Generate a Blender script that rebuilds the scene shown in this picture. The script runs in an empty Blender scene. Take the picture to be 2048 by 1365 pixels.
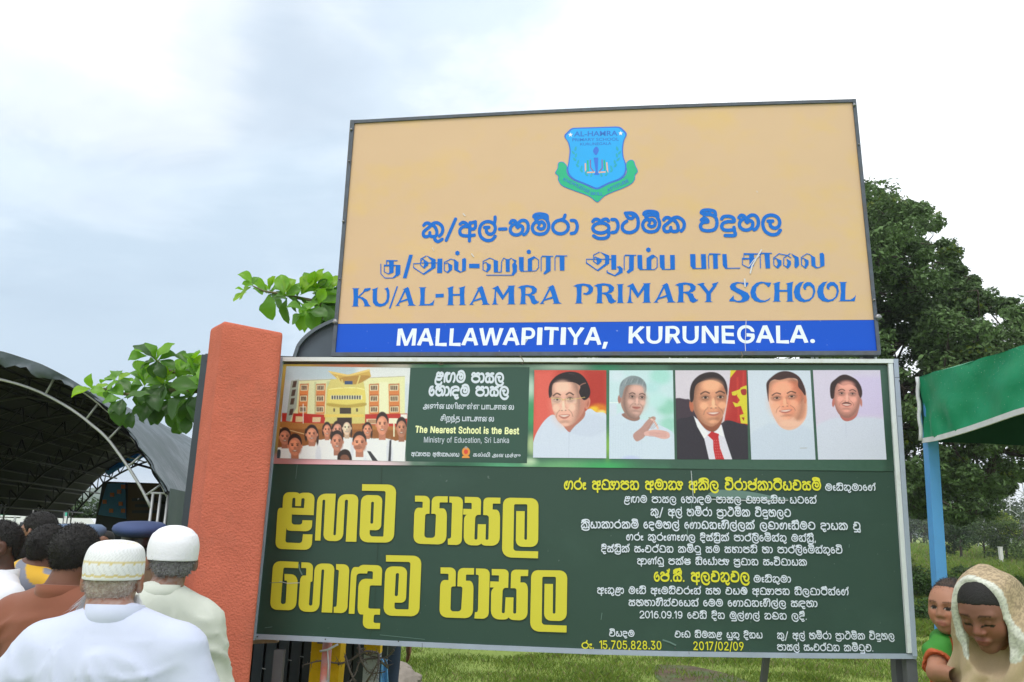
import bpy, bmesh, math, random
import numpy as np
from mathutils import Vector, Matrix, noise as mnoise

S = bpy.context.scene
COL = S.collection
rad = math.radians
# ------------------------------------------------------------------ camera
F_PX, PITCH, ROLL = 1665.0, 0.2360, 0.0300
EYE = np.array([0.0, 0.0, 1.6])
_fw = np.array([0, math.cos(PITCH), math.sin(PITCH)])
_up0 = np.array([0, -math.sin(PITCH), math.cos(PITCH)])
_rt0 = np.array([1.0, 0, 0])
_rt = _rt0 * math.cos(ROLL) + _up0 * math.sin(ROLL)
_up = -_rt0 * math.sin(ROLL) + _up0 * math.cos(ROLL)
cam_d = bpy.data.cameras.new('camera')
cam = bpy.data.objects.new('camera', cam_d)
COL.objects.link(cam)
cam_d.sensor_width = 36.0
cam_d.lens = 36.0 * F_PX / 2048.0
cam_d.clip_end = 6000
cam_d.clip_start = 0.05
Mc = Matrix(((_rt[0], _up[0], -_fw[0], EYE[0]), (_rt[1], _up[1], -_fw[1], EYE[1]),
             (_rt[2], _up[2], -_fw[2], EYE[2]), (0, 0, 0, 1)))
cam.matrix_world = Mc
S.camera = cam
# ------------------------------------------------------------------ sky and sun
SUN_EL, SUN_AZ = rad(58), rad(200)      # azimuth clockwise from +Y: behind the camera, slightly left
world = bpy.data.worlds.new('World')
S.world = world
world.use_nodes = True
nt = world.node_tree
nt.nodes.clear()
N, Lk = nt.nodes.new, nt.links.new
out = N('ShaderNodeOutputWorld')
bg = N('ShaderNodeBackground')
bg.inputs['Strength'].default_value = 0.1
sky = N('ShaderNodeTexSky')
sky.sky_type = 'NISHITA'
sky.sun_disc = False
sky.sun_elevation = SUN_EL
sky.sun_rotation = SUN_AZ
sky.air_density = 1.0
tc = N('ShaderNodeTexCoord')
sep = N('ShaderNodeSeparateXYZ')
Lk(tc.outputs['Generated'], sep.inputs[0])

def wmath(op, a, b=None, c=None, clamp=False):
    n = N('ShaderNodeMath')
    n.operation = op
    n.use_clamp = clamp
    for i, v in enumerate((a, b, c)):
        if v is None:
            continue
        if isinstance(v, (int, float)):
            n.inputs[i].default_value = v
        else:
            Lk(v, n.inputs[i])
    return n.outputs[0]

zz = wmath('ADD', wmath('MAXIMUM', sep.outputs['Z'], 0.0), 0.22)
cu = wmath('DIVIDE', sep.outputs['X'], zz)
cv = wmath('DIVIDE', sep.outputs['Y'], zz)
cmb = N('ShaderNodeCombineXYZ')
Lk(cu, cmb.inputs[0])
Lk(cv, cmb.inputs[1])

def wnoise(scale, detail, rough, loc=(0, 0, 0), rot=0, sc=(1, 1, 1)):
    mp = N('ShaderNodeMapping')
    mp.inputs['Location'].default_value = loc
    mp.inputs['Rotation'].default_value = (0, 0, rot)
    mp.inputs['Scale'].default_value = sc
    Lk(cmb.outputs[0], mp.inputs[0])
    n = N('ShaderNodeTexNoise')
    n.inputs['Scale'].default_value = scale
    n.inputs['Detail'].default_value = detail
    n.inputs['Roughness'].default_value = rough
    n.inputs['Distortion'].default_value = 0.4
    Lk(mp.outputs[0], n.inputs['Vector'])
    return n.outputs['Fac']

def wramp(v, stops):
    r = N('ShaderNodeValToRGB')
    Lk(v, r.inputs[0])
    el = r.color_ramp.elements
    el[0].position, el[0].color = stops[0]
    el[1].position, el[1].color = stops[-1]
    for p_, c_ in stops[1:-1]:
        e = el.new(p_)
        e.color = c_
    r.color_ramp.interpolation = 'EASE'
    return r.outputs[0]

def g4(v):
    return (v, v, v, 1)

big = wnoise(0.55, 5, 0.55, (3.1, 1.7, 0), 0.5, (1.0, 1.5, 1))
fine = wnoise(1.9, 7, 0.58, (7.3, 2.2, 0), 0.6, (1.0, 1.7, 1))

def wdot(vec):
    n = N('ShaderNodeVectorMath')
    n.operation = 'DOT_PRODUCT'
    Lk(tc.outputs['Generated'], n.inputs[0])
    n.inputs[1].default_value = vec
    return n.outputs['Value']

def wdir(px, py):
    d = _fw + _rt * (px - 1024) / F_PX - _up * (py - 682.5) / F_PX
    return tuple(d / np.linalg.norm(d))

def wblob(px, py, ang, soft):
    d = wdot(wdir(px, py))
    mr = N('ShaderNodeMapRange')
    mr.interpolation_type = 'SMOOTHSTEP'
    mr.inputs['From Min'].default_value = math.cos(rad(ang + soft))
    mr.inputs['From Max'].default_value = math.cos(rad(max(ang - soft, 0)))
    Lk(d, mr.inputs['Value'])
    return mr.outputs[0]

# thicker grey-blue cloud bank to the left, thin bright overcast elsewhere
bank = wmath('MAXIMUM', wblob(120, 560, 10, 14), wmath('MULTIPLY', wblob(430, 400, 8, 14), 0.8))
bank = wmath('MAXIMUM', bank, wmath('MULTIPLY', wblob(760, 100, 9, 14), 0.5))
bank = wmath('MAXIMUM', bank, wmath('MULTIPLY', wblob(-500, 300, 20, 14), 0.6))
bright = wmath('MULTIPLY', wblob(0, 110, 5, 12), 0.22)
dens = wmath('ADD', wmath('MULTIPLY', bank, 0.50), wmath('ADD', wmath('MULTIPLY', big, 0.55), wmath('MULTIPLY', fine, 0.42)))
dens = wmath('SUBTRACT', dens, bright)
shade = wramp(dens, [(0.47, (12.8, 13.1, 13.4, 1)), (0.62, (9.7, 10.5, 11.2, 1)), (0.74, (7.3, 8.5, 9.7, 1)), (0.90, (5.5, 6.9, 8.3, 1))])
# a little open blue shows where the cloud is thinnest
thin = wramp(big, [(0.30, g4(0.25)), (0.45, g4(0.0))])
mix = N('ShaderNodeMix')
mix.data_type = 'RGBA'
Lk(thin, mix.inputs['Factor'])
Lk(shade, mix.inputs[6])
Lk(sky.outputs[0], mix.inputs[7])
Lk(mix.outputs[2], bg.inputs['Color'])
Lk(bg.outputs[0], out.inputs['Surface'])

sun_d = bpy.data.lights.new('sun', 'SUN')
sun_d.energy = 1.5
sun_d.angle = rad(22)
sun_d.color = (1.0, 0.965, 0.91)
sun = bpy.data.objects.new('sun', sun_d)
COL.objects.link(sun)
sdir = Vector((math.sin(SUN_AZ) * math.cos(SUN_EL), math.cos(SUN_AZ) * math.cos(SUN_EL), math.sin(SUN_EL)))
sun.rotation_euler = sdir.to_track_quat('Z', 'Y').to_euler()
S.view_settings.view_transform = 'Standard'
S.view_settings.look = 'None'
S.view_settings.exposure = 0.19
S.view_settings.gamma = 1.0
S.view_settings.use_curve_mapping = False

# ------------------------------------------------------------------ helpers
def ray(px, py):
    px = np.asarray(px, float)
    py = np.asarray(py, float)
    return _fw + _rt * ((px - 1024) / F_PX)[..., None] - _up * ((py - 682.5) / F_PX)[..., None]

def at(px, py, Y):
    """point on the sight line of a photograph pixel at ground distance Y"""
    d = ray(px, py)
    return EYE + d * (Y / d[..., 1:2] if d.ndim > 1 else Y / d[1])

def lin(c):
    c = np.asarray(c, float) / 255.0
    return np.where(c <= 0.04045, c / 12.92, ((c + 0.055) / 1.055) ** 2.4)

def tag(o, label=None, cat=None, group=None, kind=None):
    if label:
        o['label'] = label
    if cat:
        o['category'] = cat
    if group:
        o['group'] = group
    if kind:
        o['kind'] = kind
    return o

def thing(name, label, cat, loc=(0, 0, 0), group=None):
    o = bpy.data.objects.new(name, None)
    COL.objects.link(o)
    o.location = [float(v) for v in loc]
    o.empty_display_size = 0.2
    return tag(o, label, cat, group)

def wloc(p):
    l = Vector((0, 0, 0))
    while p is not None:
        l += p.location
        p = p.parent
    return l

def obj(name, V, Fc, mat=None, parent=None, smooth=False, cols=None, mats=None, midx=None):
    V = np.asarray(V, float).reshape(-1, 3)
    if parent is not None:
        V = V - np.array(wloc(parent))
    me = bpy.data.meshes.new(name)
    if isinstance(Fc, np.ndarray):
        n, k = Fc.shape
        me.vertices.add(len(V))
        me.vertices.foreach_set('co', V.ravel().astype(np.float32))
        me.loops.add(n * k)
        me.loops.foreach_set('vertex_index', Fc.ravel().astype(np.int32))
        me.polygons.add(n)
        me.polygons.foreach_set('loop_start', np.arange(0, n * k, k, dtype=np.int32))
        me.update(calc_edges=True)
        me.validate()
    else:
        me.from_pydata([tuple(v) for v in V], [], Fc)
        me.update()
    if mats:
        for m_ in mats:
            me.materials.append(m_)
        if midx is not None:
            me.polygons.foreach_set('material_index', np.asarray(midx, np.int32))
    elif mat is not None:
        me.materials.append(mat)
    if smooth:
        me.polygons.foreach_set('use_smooth', np.ones(len(me.polygons), bool))
    if cols is not None:
        a = me.color_attributes.new('Col', 'FLOAT_COLOR', 'POINT')
        c = np.ones((len(V), 4), np.float32)
        c[:, :3] = cols
        a.data.foreach_set('color', c.ravel())
    o = bpy.data.objects.new(name, me)
    COL.objects.link(o)
    if parent is not None:
        o.parent = parent
    return o

class MB:
    def __init__(s):
        s.v, s.f, s.c = [], [], []
        s.col = None

    def add(s, V, Fc, col=None):
        b = len(s.v)
        s.v.extend([tuple(map(float, v)) for v in V])
        s.f.extend([tuple(int(i) + b for i in f) for f in Fc])
        if col is not None:
            s.col = True
            s.c.extend([tuple(col)] * len(V) if np.ndim(col) == 1 else [tuple(c) for c in col])
        return s

    def hexa(s, P, col=None):   # 8 points: bottom 4 ccw, top 4 ccw
        return s.add(P, [(0, 3, 2, 1), (4, 5, 6, 7), (0, 1, 5, 4), (1, 2, 6, 5), (2, 3, 7, 6), (3, 0, 4, 7)], col)

    def box(s, c, d, rz=0.0, col=None, ax=None):
        c = np.array(c, float)
        if ax is None:
            ex = np.array([math.cos(rz), math.sin(rz), 0])
            ey = np.array([-math.sin(rz), math.cos(rz), 0])
            ez = np.array([0, 0, 1.0])
        else:
            ex, ey, ez = [np.array(a, float) for a in ax]
        P = []
        for sz in (-.5, .5):
            for sx, sy in ((-.5, -.5), (.5, -.5), (.5, .5), (-.5, .5)):
                P.append(c + ex * sx * d[0] + ey * sy * d[1] + ez * sz * d[2])
        return s.hexa(P, col)

    def bar(s, a, b, w, h=None, up=(0, 0, 1), col=None):
        a = np.array(a, float)
        b = np.array(b, float)
        h = h or w
        t = b - a
        L = np.linalg.norm(t)
        t = t / L
        u = np.array(up, float)
        if abs(t @ u) > .98:
            u = np.array([0, 1.0, 0])
        x = np.cross(t, u)
        x /= np.linalg.norm(x)
        u = np.cross(x, t)
        return s.box((a + b) / 2, (w, L, h), ax=(x, t, u), col=col)

    def tube(s, pts, r, seg=8, col=None, cap=True):
        pts = [np.array(p, float) for p in pts]
        n = len(pts)
        rr = r if hasattr(r, '__len__') else [r] * n
        V = []
        prev = None
        for i, p in enumerate(pts):
            t = pts[min(i + 1, n - 1)] - pts[max(i - 1, 0)]
            t = t / (np.linalg.norm(t) + 1e-9)
            if prev is None:
                u = np.array([0, 0, 1.0]) if abs(t[2]) < .9 else np.array([1.0, 0, 0])
            else:
                u = prev
            x = np.cross(t, u)
            x /= (np.linalg.norm(x) + 1e-9)
            u = np.cross(x, t)
            prev = u
            for k in range(seg):
                a = 2 * math.pi * k / seg
                V.append(p + (x * math.cos(a) + u * math.sin(a)) * rr[i])
        Fc = []
        for i in range(n - 1):
            for k in range(seg):
                k2 = (k + 1) % seg
                Fc.append((i * seg + k, i * seg + k2, (i + 1) * seg + k2, (i + 1) * seg + k))
        if cap:
            Fc.append(tuple(range(seg))[::-1])
            Fc.append(tuple((n - 1) * seg + k for k in range(seg)))
        return s.add(V, Fc, col)

    def build(s, name, mat=None, parent=None, smooth=False):
        return obj(name, s.v, s.f, mat, parent, smooth, cols=(np.array(s.c) if s.col else None))

# ------------------------------------------------------------------ materials
def mat(name, col=(.5, .5, .5), rough=.6, var=0.0, vscale=8.0, bump=0.0, bscale=60.0, metal=0.0, spec=0.5,
        vcol=False, transl=0.0, tcol=None, col2=None, stain=0.0, stcol=(.1, .08, .06), stscale=3.0, coat=0.0, sheen=0.0, bdist=.01):
    m = bpy.data.materials.new(name)
    m.use_nodes = True
    t = m.node_tree
    b = t.nodes['Principled BSDF']
    b.inputs['Roughness'].default_value = rough
    b.inputs['Metallic'].default_value = metal
    b.inputs['Specular IOR Level'].default_value = spec
    if coat:
        b.inputs['Coat Weight'].default_value = coat
    if sheen:
        b.inputs['Sheen Weight'].default_value = sheen
    co = t.nodes.new('ShaderNodeTexCoord')
    col = tuple(col)[:3] + (1,)
    if vcol:
        a = t.nodes.new('ShaderNodeVertexColor')
        a.layer_name = 'Col'
        cur = a.outputs[0]
    else:
        a = t.nodes.new('ShaderNodeRGB')
        a.outputs[0].default_value = col
        cur = a.outputs[0]

    def nz(scale, detail=5, rgh=.6):
        n = t.nodes.new('ShaderNodeTexNoise')
        n.inputs['Scale'].default_value = scale
        n.inputs['Detail'].default_value = detail
        n.inputs['Roughness'].default_value = rgh
        t.links.new(co.outputs['Object'], n.inputs['Vector'])
        return n.outputs['Fac']

    def mixc(fac, A, B):
        x = t.nodes.new('ShaderNodeMix')
        x.data_type = 'RGBA'
        t.links.new(fac, x.inputs['Factor'])
        for i, q in ((6, A), (7, B)):
            if isinstance(q, tuple):
                x.inputs[i].default_value = q
            else:
                t.links.new(q, x.inputs[i])
        return x.outputs[2]

    def rng(v, a0, a1, b0=0.0, b1=1.0):
        r = t.nodes.new('ShaderNodeMapRange')
        r.inputs['From Min'].default_value = a0
        r.inputs['From Max'].default_value = a1
        r.inputs['To Min'].default_value = b0
        r.inputs['To Max'].default_value = b1
        t.links.new(v, r.inputs['Value'])
        return r.outputs[0]
    if var:
        n = nz(vscale)
        h = t.nodes.new('ShaderNodeHueSaturation')
        t.links.new(cur, h.inputs['Color'])
        t.links.new(rng(n, .25, .75, 1 - var, 1 + var), h.inputs['Value'])
        cur = h.outputs[0]
    if col2 is not None:
        n = nz(vscale * .6, 6, .65)
        cur = mixc(rng(n, .42, .62), cur, tuple(col2)[:3] + (1,))
    if stain:
        n = nz(stscale, 8, .7)
        cur = mixc(rng(n, .52, .75, 0, stain), cur, tuple(stcol) + (1,))
        r2 = rng(n, .45, .7, rough, min(rough + .3, 1))
        t.links.new(r2, b.inputs['Roughness'])
    t.links.new(cur, b.inputs['Base Color'])
    if bump:
        bp = t.nodes.new('ShaderNodeBump')
        bp.inputs['Strength'].default_value = bump
        bp.inputs['Distance'].default_value = bdist
        t.links.new(nz(bscale, 6, .6), bp.inputs['Height'])
        t.links.new(bp.outputs[0], b.inputs['Normal'])
    if transl:
        tr = t.nodes.new('ShaderNodeBsdfTranslucent')
        if tcol is not None:
            tr.inputs[0].default_value = tuple(tcol) + (1,)
        else:
            t.links.new(cur, tr.inputs[0])
        ms = t.nodes.new('ShaderNodeMixShader')
        ms.inputs[0].default_value = transl
        t.links.new(b.outputs[0], ms.inputs[1])
        t.links.new(tr.outputs[0], ms.inputs[2])
        t.links.new(ms.outputs[0], t.nodes['Material Output'].inputs['Surface'])
    return m

def catmull(pts, n=6, closed=False):
    P = np.array(pts, float)
    if len(P) < 3 and not closed:
        return P
    if closed:
        Q = np.vstack([P[-1], P, P[0], P[1]])
    else:
        Q = np.vstack([2 * P[0] - P[1], P, 2 * P[-1] - P[-2]])
    o = []
    t = np.linspace(0, 1, n, endpoint=False)[:, None]
    for i in range(len(Q) - 3):
        a, b, c, d = Q[i:i + 4]
        o.append(.5 * (2 * b + (c - a) * t + (2 * a - 5 * b + 4 * c - d) * t ** 2 + (3 * b - a - 3 * c + d) * t ** 3))
    o = np.vstack(o)
    return o if closed else np.vstack([o, P[-1]])
# ================================================================== ground, hills, trees
rng = np.random.RandomState(11)

def ground_z(x, y):
    x = np.asarray(x, float)
    y = np.asarray(y, float)
    r = np.clip((y - 34) / 1.0, 0, None)
    z = 0.022 * r * np.clip((y - 34) / 60, 0, 1) * np.clip((x + 40) / 60, 0, 1)
    return np.clip(z, 0, 14)

m_ground = bpy.data.materials.new('rough_grass_ground')
m_ground.use_nodes = True
t = m_ground.node_tree
b = t.nodes['Principled BSDF']
b.inputs['Roughness'].default_value = .9
b.inputs['Specular IOR Level'].default_value = .2
co = t.nodes.new('ShaderNodeTexCoord')

def gn(scale, det=8, r=.65, sc=(1, 1, 1)):
    mp = t.nodes.new('ShaderNodeMapping')
    mp.inputs['Scale'].default_value = sc
    t.links.new(co.outputs['Object'], mp.inputs[0])
    n = t.nodes.new('ShaderNodeTexNoise')
    n.inputs['Scale'].default_value = scale
    n.inputs['Detail'].default_value = det
    n.inputs['Roughness'].default_value = r
    t.links.new(mp.outputs[0], n.inputs['Vector'])
    return n.outputs['Fac']

def gramp(v, st):
    r = t.nodes.new('ShaderNodeValToRGB')
    t.links.new(v, r.inputs[0])
    e = r.color_ramp.elements
    e[0].position, e[0].color = st[0][0], st[0][1] + (1,)
    e[1].position, e[1].color = st[-1][0], st[-1][1] + (1,)
    for p_, c_ in st[1:-1]:
        q_ = e.new(p_)
        q_.color = c_ + (1,)
    return r.outputs[0]

ga = gramp(gn(.9, 9), [(.3, (.085, .135, .026)), (.48, (.155, .225, .045)), (.6, (.225, .28, .07)), (.75, (.30, .28, .12))])
gb = gramp(gn(.035, 6), [(.35, (.14, .21, .040)), (.5, (.24, .30, .07)), (.66, (.33, .33, .12))])
mxn = t.nodes.new('ShaderNodeMix')
mxn.data_type = 'RGBA'
mxn.inputs['Factor'].default_value = .45
t.links.new(ga, mxn.inputs[6])
t.links.new(gb, mxn.inputs[7])
t.links.new(mxn.outputs[2], b.inputs['Base Color'])
bp = t.nodes.new('ShaderNodeBump')
bp.inputs['Strength'].default_value = .6
bp.inputs['Distance'].default_value = .1
t.links.new(gn(6, 8), bp.inputs['Height'])
t.links.new(bp.outputs[0], b.inputs['Normal'])

ys = np.concatenate([[-60, -20, 0], np.linspace(6, 60, 28), np.linspace(66, 300, 40), [400, 600, 900, 1400, 2200]])
xs = np.concatenate([[-1600, -800, -400, -200], np.linspace(-100, 160, 53), [250, 400, 800, 1600]])
gx, gy = np.meshgrid(xs, ys)
gz = ground_z(gx, gy)
near = (gy > 12) & (gy < 400)
gz = gz + near * .10 * np.array([mnoise.noise(Vector((a * .12, b_ * .12, 0))) for a, b_ in zip(gx.ravel(), gy.ravel())]).reshape(gx.shape)
gi = np.arange(len(ys) - 1)[:, None] * len(xs) + np.arange(len(xs) - 1)[None]
gf = np.stack([gi, gi + 1, gi + len(xs) + 1, gi + len(xs)], -1).reshape(-1, 4)
tag(obj('ground', np.stack([gx, gy, gz], -1), gf, m_ground, smooth=True), kind='structure')

# bare earth patch below the board
m_dirt = mat('bare_reddish_earth', (.085, .052, .032), .95, var=.4, vscale=4, bump=.8, bscale=9, col2=(.06, .095, .026), bdist=.05)
pc_ = at(1440, 1345, 9.9)
pts = []
rr_ = np.random.RandomState(4)
for k in range(40):
    a = 2 * math.pi * k / 40
    r = 1 + .28 * mnoise.noise(Vector((math.cos(a) * 1.7, math.sin(a) * 1.7, 5)))
    pts.append((pc_[0] + 0.62 * r * math.cos(a), 10.2 + 1.9 * r * math.sin(a), .012))
obj('bare_earth', [(pc_[0], 10.2, .02)] + pts, [(0, 1 + k, 1 + (k + 1) % 40) for k in range(40)], m_dirt)['kind'] = 'structure'

# far hills
m_hill = mat('wooded_hill', (.040, .075, .030), .95, var=.35, vscale=.02, bump=.6, bscale=.08, bdist=3)
hv, hf = [], []
nx_, ny_ = 90, 6
for j in range(ny_ + 1):
    for i in range(nx_ + 1):
        x = -900 + 2200 * i / nx_
        v = j / ny_
        y = 900 + 260 * v
        h = 34 + 26 * mnoise.noise(Vector((x * .0021, 3.1, 0))) + 12 * mnoise.noise(Vector((x * .009, 1.1, 2))) + 2.5 * mnoise.noise(Vector((x * .05, j * .4, 2)))
        h += 26 * math.exp(-((x - 560) / 170) ** 2)
        hv.append((x, y, -2 + (h + 16) * math.sin(v * math.pi * .5) * (1 if j else 0)))
for j in range(ny_):
    for i in range(nx_):
        a = j * (nx_ + 1) + i
        hf.append((a, a + 1, a + nx_ + 2, a + nx_ + 1))
tag(obj('hills', hv, hf, m_hill, smooth=True), kind='structure')

# ---- foliage as leaf-sized faces
def leaf_cloud(centers, radii, flat, n, size, base, var, seed, yellow=0.0, ycol=(.20, .26, .03), up=.55):
    """n faces per centre; returns verts, quads, colours"""
    r = np.random.RandomState(seed)
    C_ = np.repeat(np.asarray(centers, float), n, 0)
    Rr = np.repeat(np.asarray(radii, float), n)
    m = len(C_)
    d = r.normal(size=(m, 3))
    d /= np.linalg.norm(d, axis=1)[:, None]
    rad_ = r.uniform(.35, 1.0, m) ** .5
    lump = 1 + .22 * np.sin(d[:, 0] * 5 + C_[:, 0] * 3) * np.cos(d[:, 1] * 4 + C_[:, 2] * 2)
    P = C_ + d * (rad_ * Rr * lump)[:, None] * np.array([1, 1, flat])
    nrm = r.normal(size=(m, 3)) * (1 - up) + np.array([0, 0, up]) + d * .35
    nrm /= np.linalg.norm(nrm, axis=1)[:, None]
    a = r.normal(size=(m, 3))
    a = np.cross(nrm, a)
    a /= np.linalg.norm(a, axis=1)[:, None] + 1e-9
    b_ = np.cross(nrm, a)
    s = (size * r.uniform(.6, 1.35, m))[:, None]
    w = s * r.uniform(.35, .6, m)[:, None]
    V = np.stack([P - a * s, P - b_ * w + a * s * .15, P + a * s, P + b_ * w + a * s * .15], 1)
    V[:, 0] -= nrm * s * .15
    V[:, 2] -= nrm * s * .15
    cl = np.asarray(base) * (1 + var * r.uniform(-1, 1, m))[:, None]
    tone = np.repeat(r.uniform(.7, 1.25, len(centers)), n)
    cl = cl * tone[:, None]
    if yellow:
        yc = np.repeat(r.uniform(size=len(centers)) < yellow, n) & (r.uniform(size=m) < .65) & (d[:, 2] > -.1)
        cl[yc] = np.asarray(ycol) * r.uniform(.7, 1.2, yc.sum())[:, None]
    return V.reshape(-1, 3), np.arange(4 * m).reshape(m, 4), np.repeat(cl, 4, 0)

m_leaf = mat('tree_foliage', rough=.6, vcol=True, transl=.28, spec=.25)
m_bark = mat('dark_bark', (.060, .048, .038), .9, var=.3, vscale=3, bump=.5, bscale=12)

def in_poly(px, py, poly):
    ins = False
    n = len(poly)
    for i in range(n):
        a, b_ = poly[i], poly[(i + 1) % n]
        if (a[1] > py) != (b_[1] > py) and px < a[0] + (py - a[1]) * (b_[0] - a[0]) / (b_[1] - a[1]):
            ins = not ins
    return ins

def to_px(P):
    d = np.asarray(P, float) - EYE
    z = d @ _fw
    return 1024 + F_PX * (d @ _rt) / z, 682.5 - F_PX * (d @ _up) / z

# ---- the rain tree on the right
YT = 36.0
sil = [(1050, 520), (1250, 400), (1480, 340), (1640, 345), (1730, 372), (1805, 402), (1880, 432), (1900, 480), (1912, 530), (1950, 560), (2000, 590), (2110, 640),
       (2190, 760), (2160, 860), (2080, 930), (2060, 960), (2010, 980), (1985, 1030), (1930, 1046), (1880, 1030), (1830, 1035), (1800, 1010), (1700, 960), (1500, 900), (1250, 860), (1080, 760)]
cs, rs_ = [], []
rg = np.random.RandomState(21)
tries = 0
while len(cs) < 420 and tries < 60000:
    tries += 1
    px = rg.uniform(1040, 2190)
    py = rg.uniform(345, 1046)
    if not in_poly(px, py, sil):
        continue
    if px < 1690 and rg.uniform() < .8:
        continue
    # holes low in the crown where sky shows
    if 860 < py and rg.uniform() < .25:
        continue
    Y = YT + rg.uniform(-7, 7)
    p = at(px, py, Y)
    r_ = rg.uniform(.85, 1.6)
    edge = min(in_poly(px + dx, py + dy, sil) for dx, dy in ((38, 0), (-38, 0), (0, 30), (0, -34)))
    if not edge:
        r_ *= .62
    if any((p[0] - c[0]) ** 2 + (p[1] - c[1]) ** 2 + 3.2 * (p[2] - c[2]) ** 2 < (1.18 * (r_ + q_) / 2) ** 2 for c, q_ in zip(cs, rs_)):
        continue
    cs.append(p)
    rs_.append(r_)
# sprays hanging off each mass, so that no clump reads as a ball
C2, R2 = [], []
gaps = [(1862, 478, 17), (1872, 505, 13), (1772, 588, 14), (1790, 700, 20), (1822, 735, 18), (1812, 775, 20), (1990, 640, 12), (1835, 905, 20), (1900, 890, 16), (1960, 925, 18), (1820, 850, 16), (2010, 900, 18), (1860, 600, 10)]

def leafy(P):
    x_, y_ = to_px(P)
    return in_poly(x_, y_, sil) and not any((x_ - g_[0]) ** 2 + ((y_ - g_[1]) * 1.3) ** 2 < (g_[2] + 9) ** 2 for g_ in gaps)

sprays = []
for c, r_ in zip(cs, rs_):
    sprays.append(0)
    k = 6
    for _ in range(k):
        dd = rg.normal(size=3) * np.array([1.0, 1.0, .38]) * r_ * .75
        q2 = rg.uniform(.3, .62)
        if leafy(c + dd):
            C2.append(c + dd)
            R2.append(r_ * q2)
            sprays[-1] += 1
t_rain = thing('rain_tree', 'huge spreading dark green tree behind the right side of the boards', 'tree', at(1600, 1100, YT) * np.array([1, 1, 0]))
base = np.array(wloc(t_rain))
base[2] = ground_z(base[0], base[1])
V1, F1, K1 = leaf_cloud(C2, R2, .6, 190, .10, (.112, .185, .068), .5, 5, yellow=.06, ycol=(.17, .23, .035))
cr_o = obj('crown', V1, F1, m_leaf, t_rain, cols=K1)
cr_o['kind'] = 'stuff'
mb = MB()
fork = base + np.array([0.3, 0, 5.0])
mb.tube([base - np.array([0, 0, .3]), base + np.array([0, 0, 1.5]), base + np.array([.2, 0, 3.4]), fork], [.95, .7, .6, .62], 12)
mb.build('trunk', m_bark, t_rain, True)
# limbs: nine main ones, then a twig to every mass from the nearest limb point
mains = []
for (px, py, dY) in ((1180, 560, 2), (1400, 420, -2), (1620, 400, 3), (1790, 470, -3), (1880, 640, 2), (2000, 700, -3), (2120, 740, 3), (1900, 880, -5), (1990, 900, -4), (1840, 960, -6)):
    e_ = at(px, py, YT + dY)
    mid1 = fork * .68 + e_ * .32 + np.array([0, 0, .5])
    mid2 = fork * .3 + e_ * .7 + np.array([0, 0, .9])
    pts = catmull([fork, mid1, mid2, e_], 5)
    n_ = len(pts)
    mb = MB()
    mb.tube(pts, np.linspace(.36, .06, n_), 7)
    mb.build('limb', m_bark, t_rain, True)
    mains += [pts[i] for i in range(3, n_)]
mains = np.array(mains)
mb = MB()
for c, r_, ns_ in zip(cs, rs_, sprays):
    if ns_ < 3:
        continue
    j = np.argmin(((mains - c) ** 2).sum(1))
    a = mains[j]
    m_ = (a + c) / 2 + np.array([0, 0, -.25]) + rg.normal(size=3) * .15
    mb.tube(catmull([a, m_, c], 3), np.linspace(.075, .02, 7), 4, cap=False)
    for _ in range(3):
        e_ = c + rg.normal(size=3) * np.array([1, 1, .45]) * r_ * .5
        if leafy(e_):
            mb.tube([c, e_], [.02, .008], 3, cap=False)
o_ = mb.build('branch', m_bark, t_rain)
o_['kind'] = 'stuff'

# ---- trees and shrubs in the field behind
def tree(name, label, cat, px, py_base, Y, h, w, n, seed, col, trunk=.3, group=None, lsize=None, crown_low=.25, yellow=0.0, ncl=16):
    b0 = at(px, py_base, Y)
    b0[2] = ground_z(b0[0], b0[1])
    t_ = thing(name, label, cat, b0, group)
    r = np.random.RandomState(seed)
    cs_, rr = [], []
    for _ in range(ncl):
        a = r.uniform(0, 2 * math.pi)
        v = r.uniform(0, 1)
        rad_ = (w / 2) * math.sqrt(r.uniform(0, 1)) * (1 - .55 * v ** 2)
        cs_.append(b0 + np.array([rad_ * math.cos(a), rad_ * math.sin(a), h * (crown_low + (1 - crown_low) * v * .88)]))
        rr.append(w * r.uniform(.13, .24))
    V_, F_, K_ = leaf_cloud(cs_, rr, .75, max(8, n // ncl), lsize or h * .03, col, .4, seed + 1, yellow=yellow)
    o = obj('crown', V_, F_, m_leaf, t_, cols=K_)
    o['kind'] = 'stuff'
    mb = MB()
    mb.tube([b0 - np.array([0, 0, .2]), b0 + np.array([w * .02, 0, h * .3]), b0 + np.array([0, 0, h * .6])], [trunk * .5, trunk * .4, trunk * .15], 7)
    for _ in range(4):
        c = cs_[r.randint(len(cs_))]
        mb.tube([b0 + np.array([0, 0, h * .25]), (b0 + c) / 2 + np.array([0, 0, h * .1]), c], [trunk * .2, trunk * .14, trunk * .04], 5)
    mb.build('trunk', m_bark, t_, True)
    return t_

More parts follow.
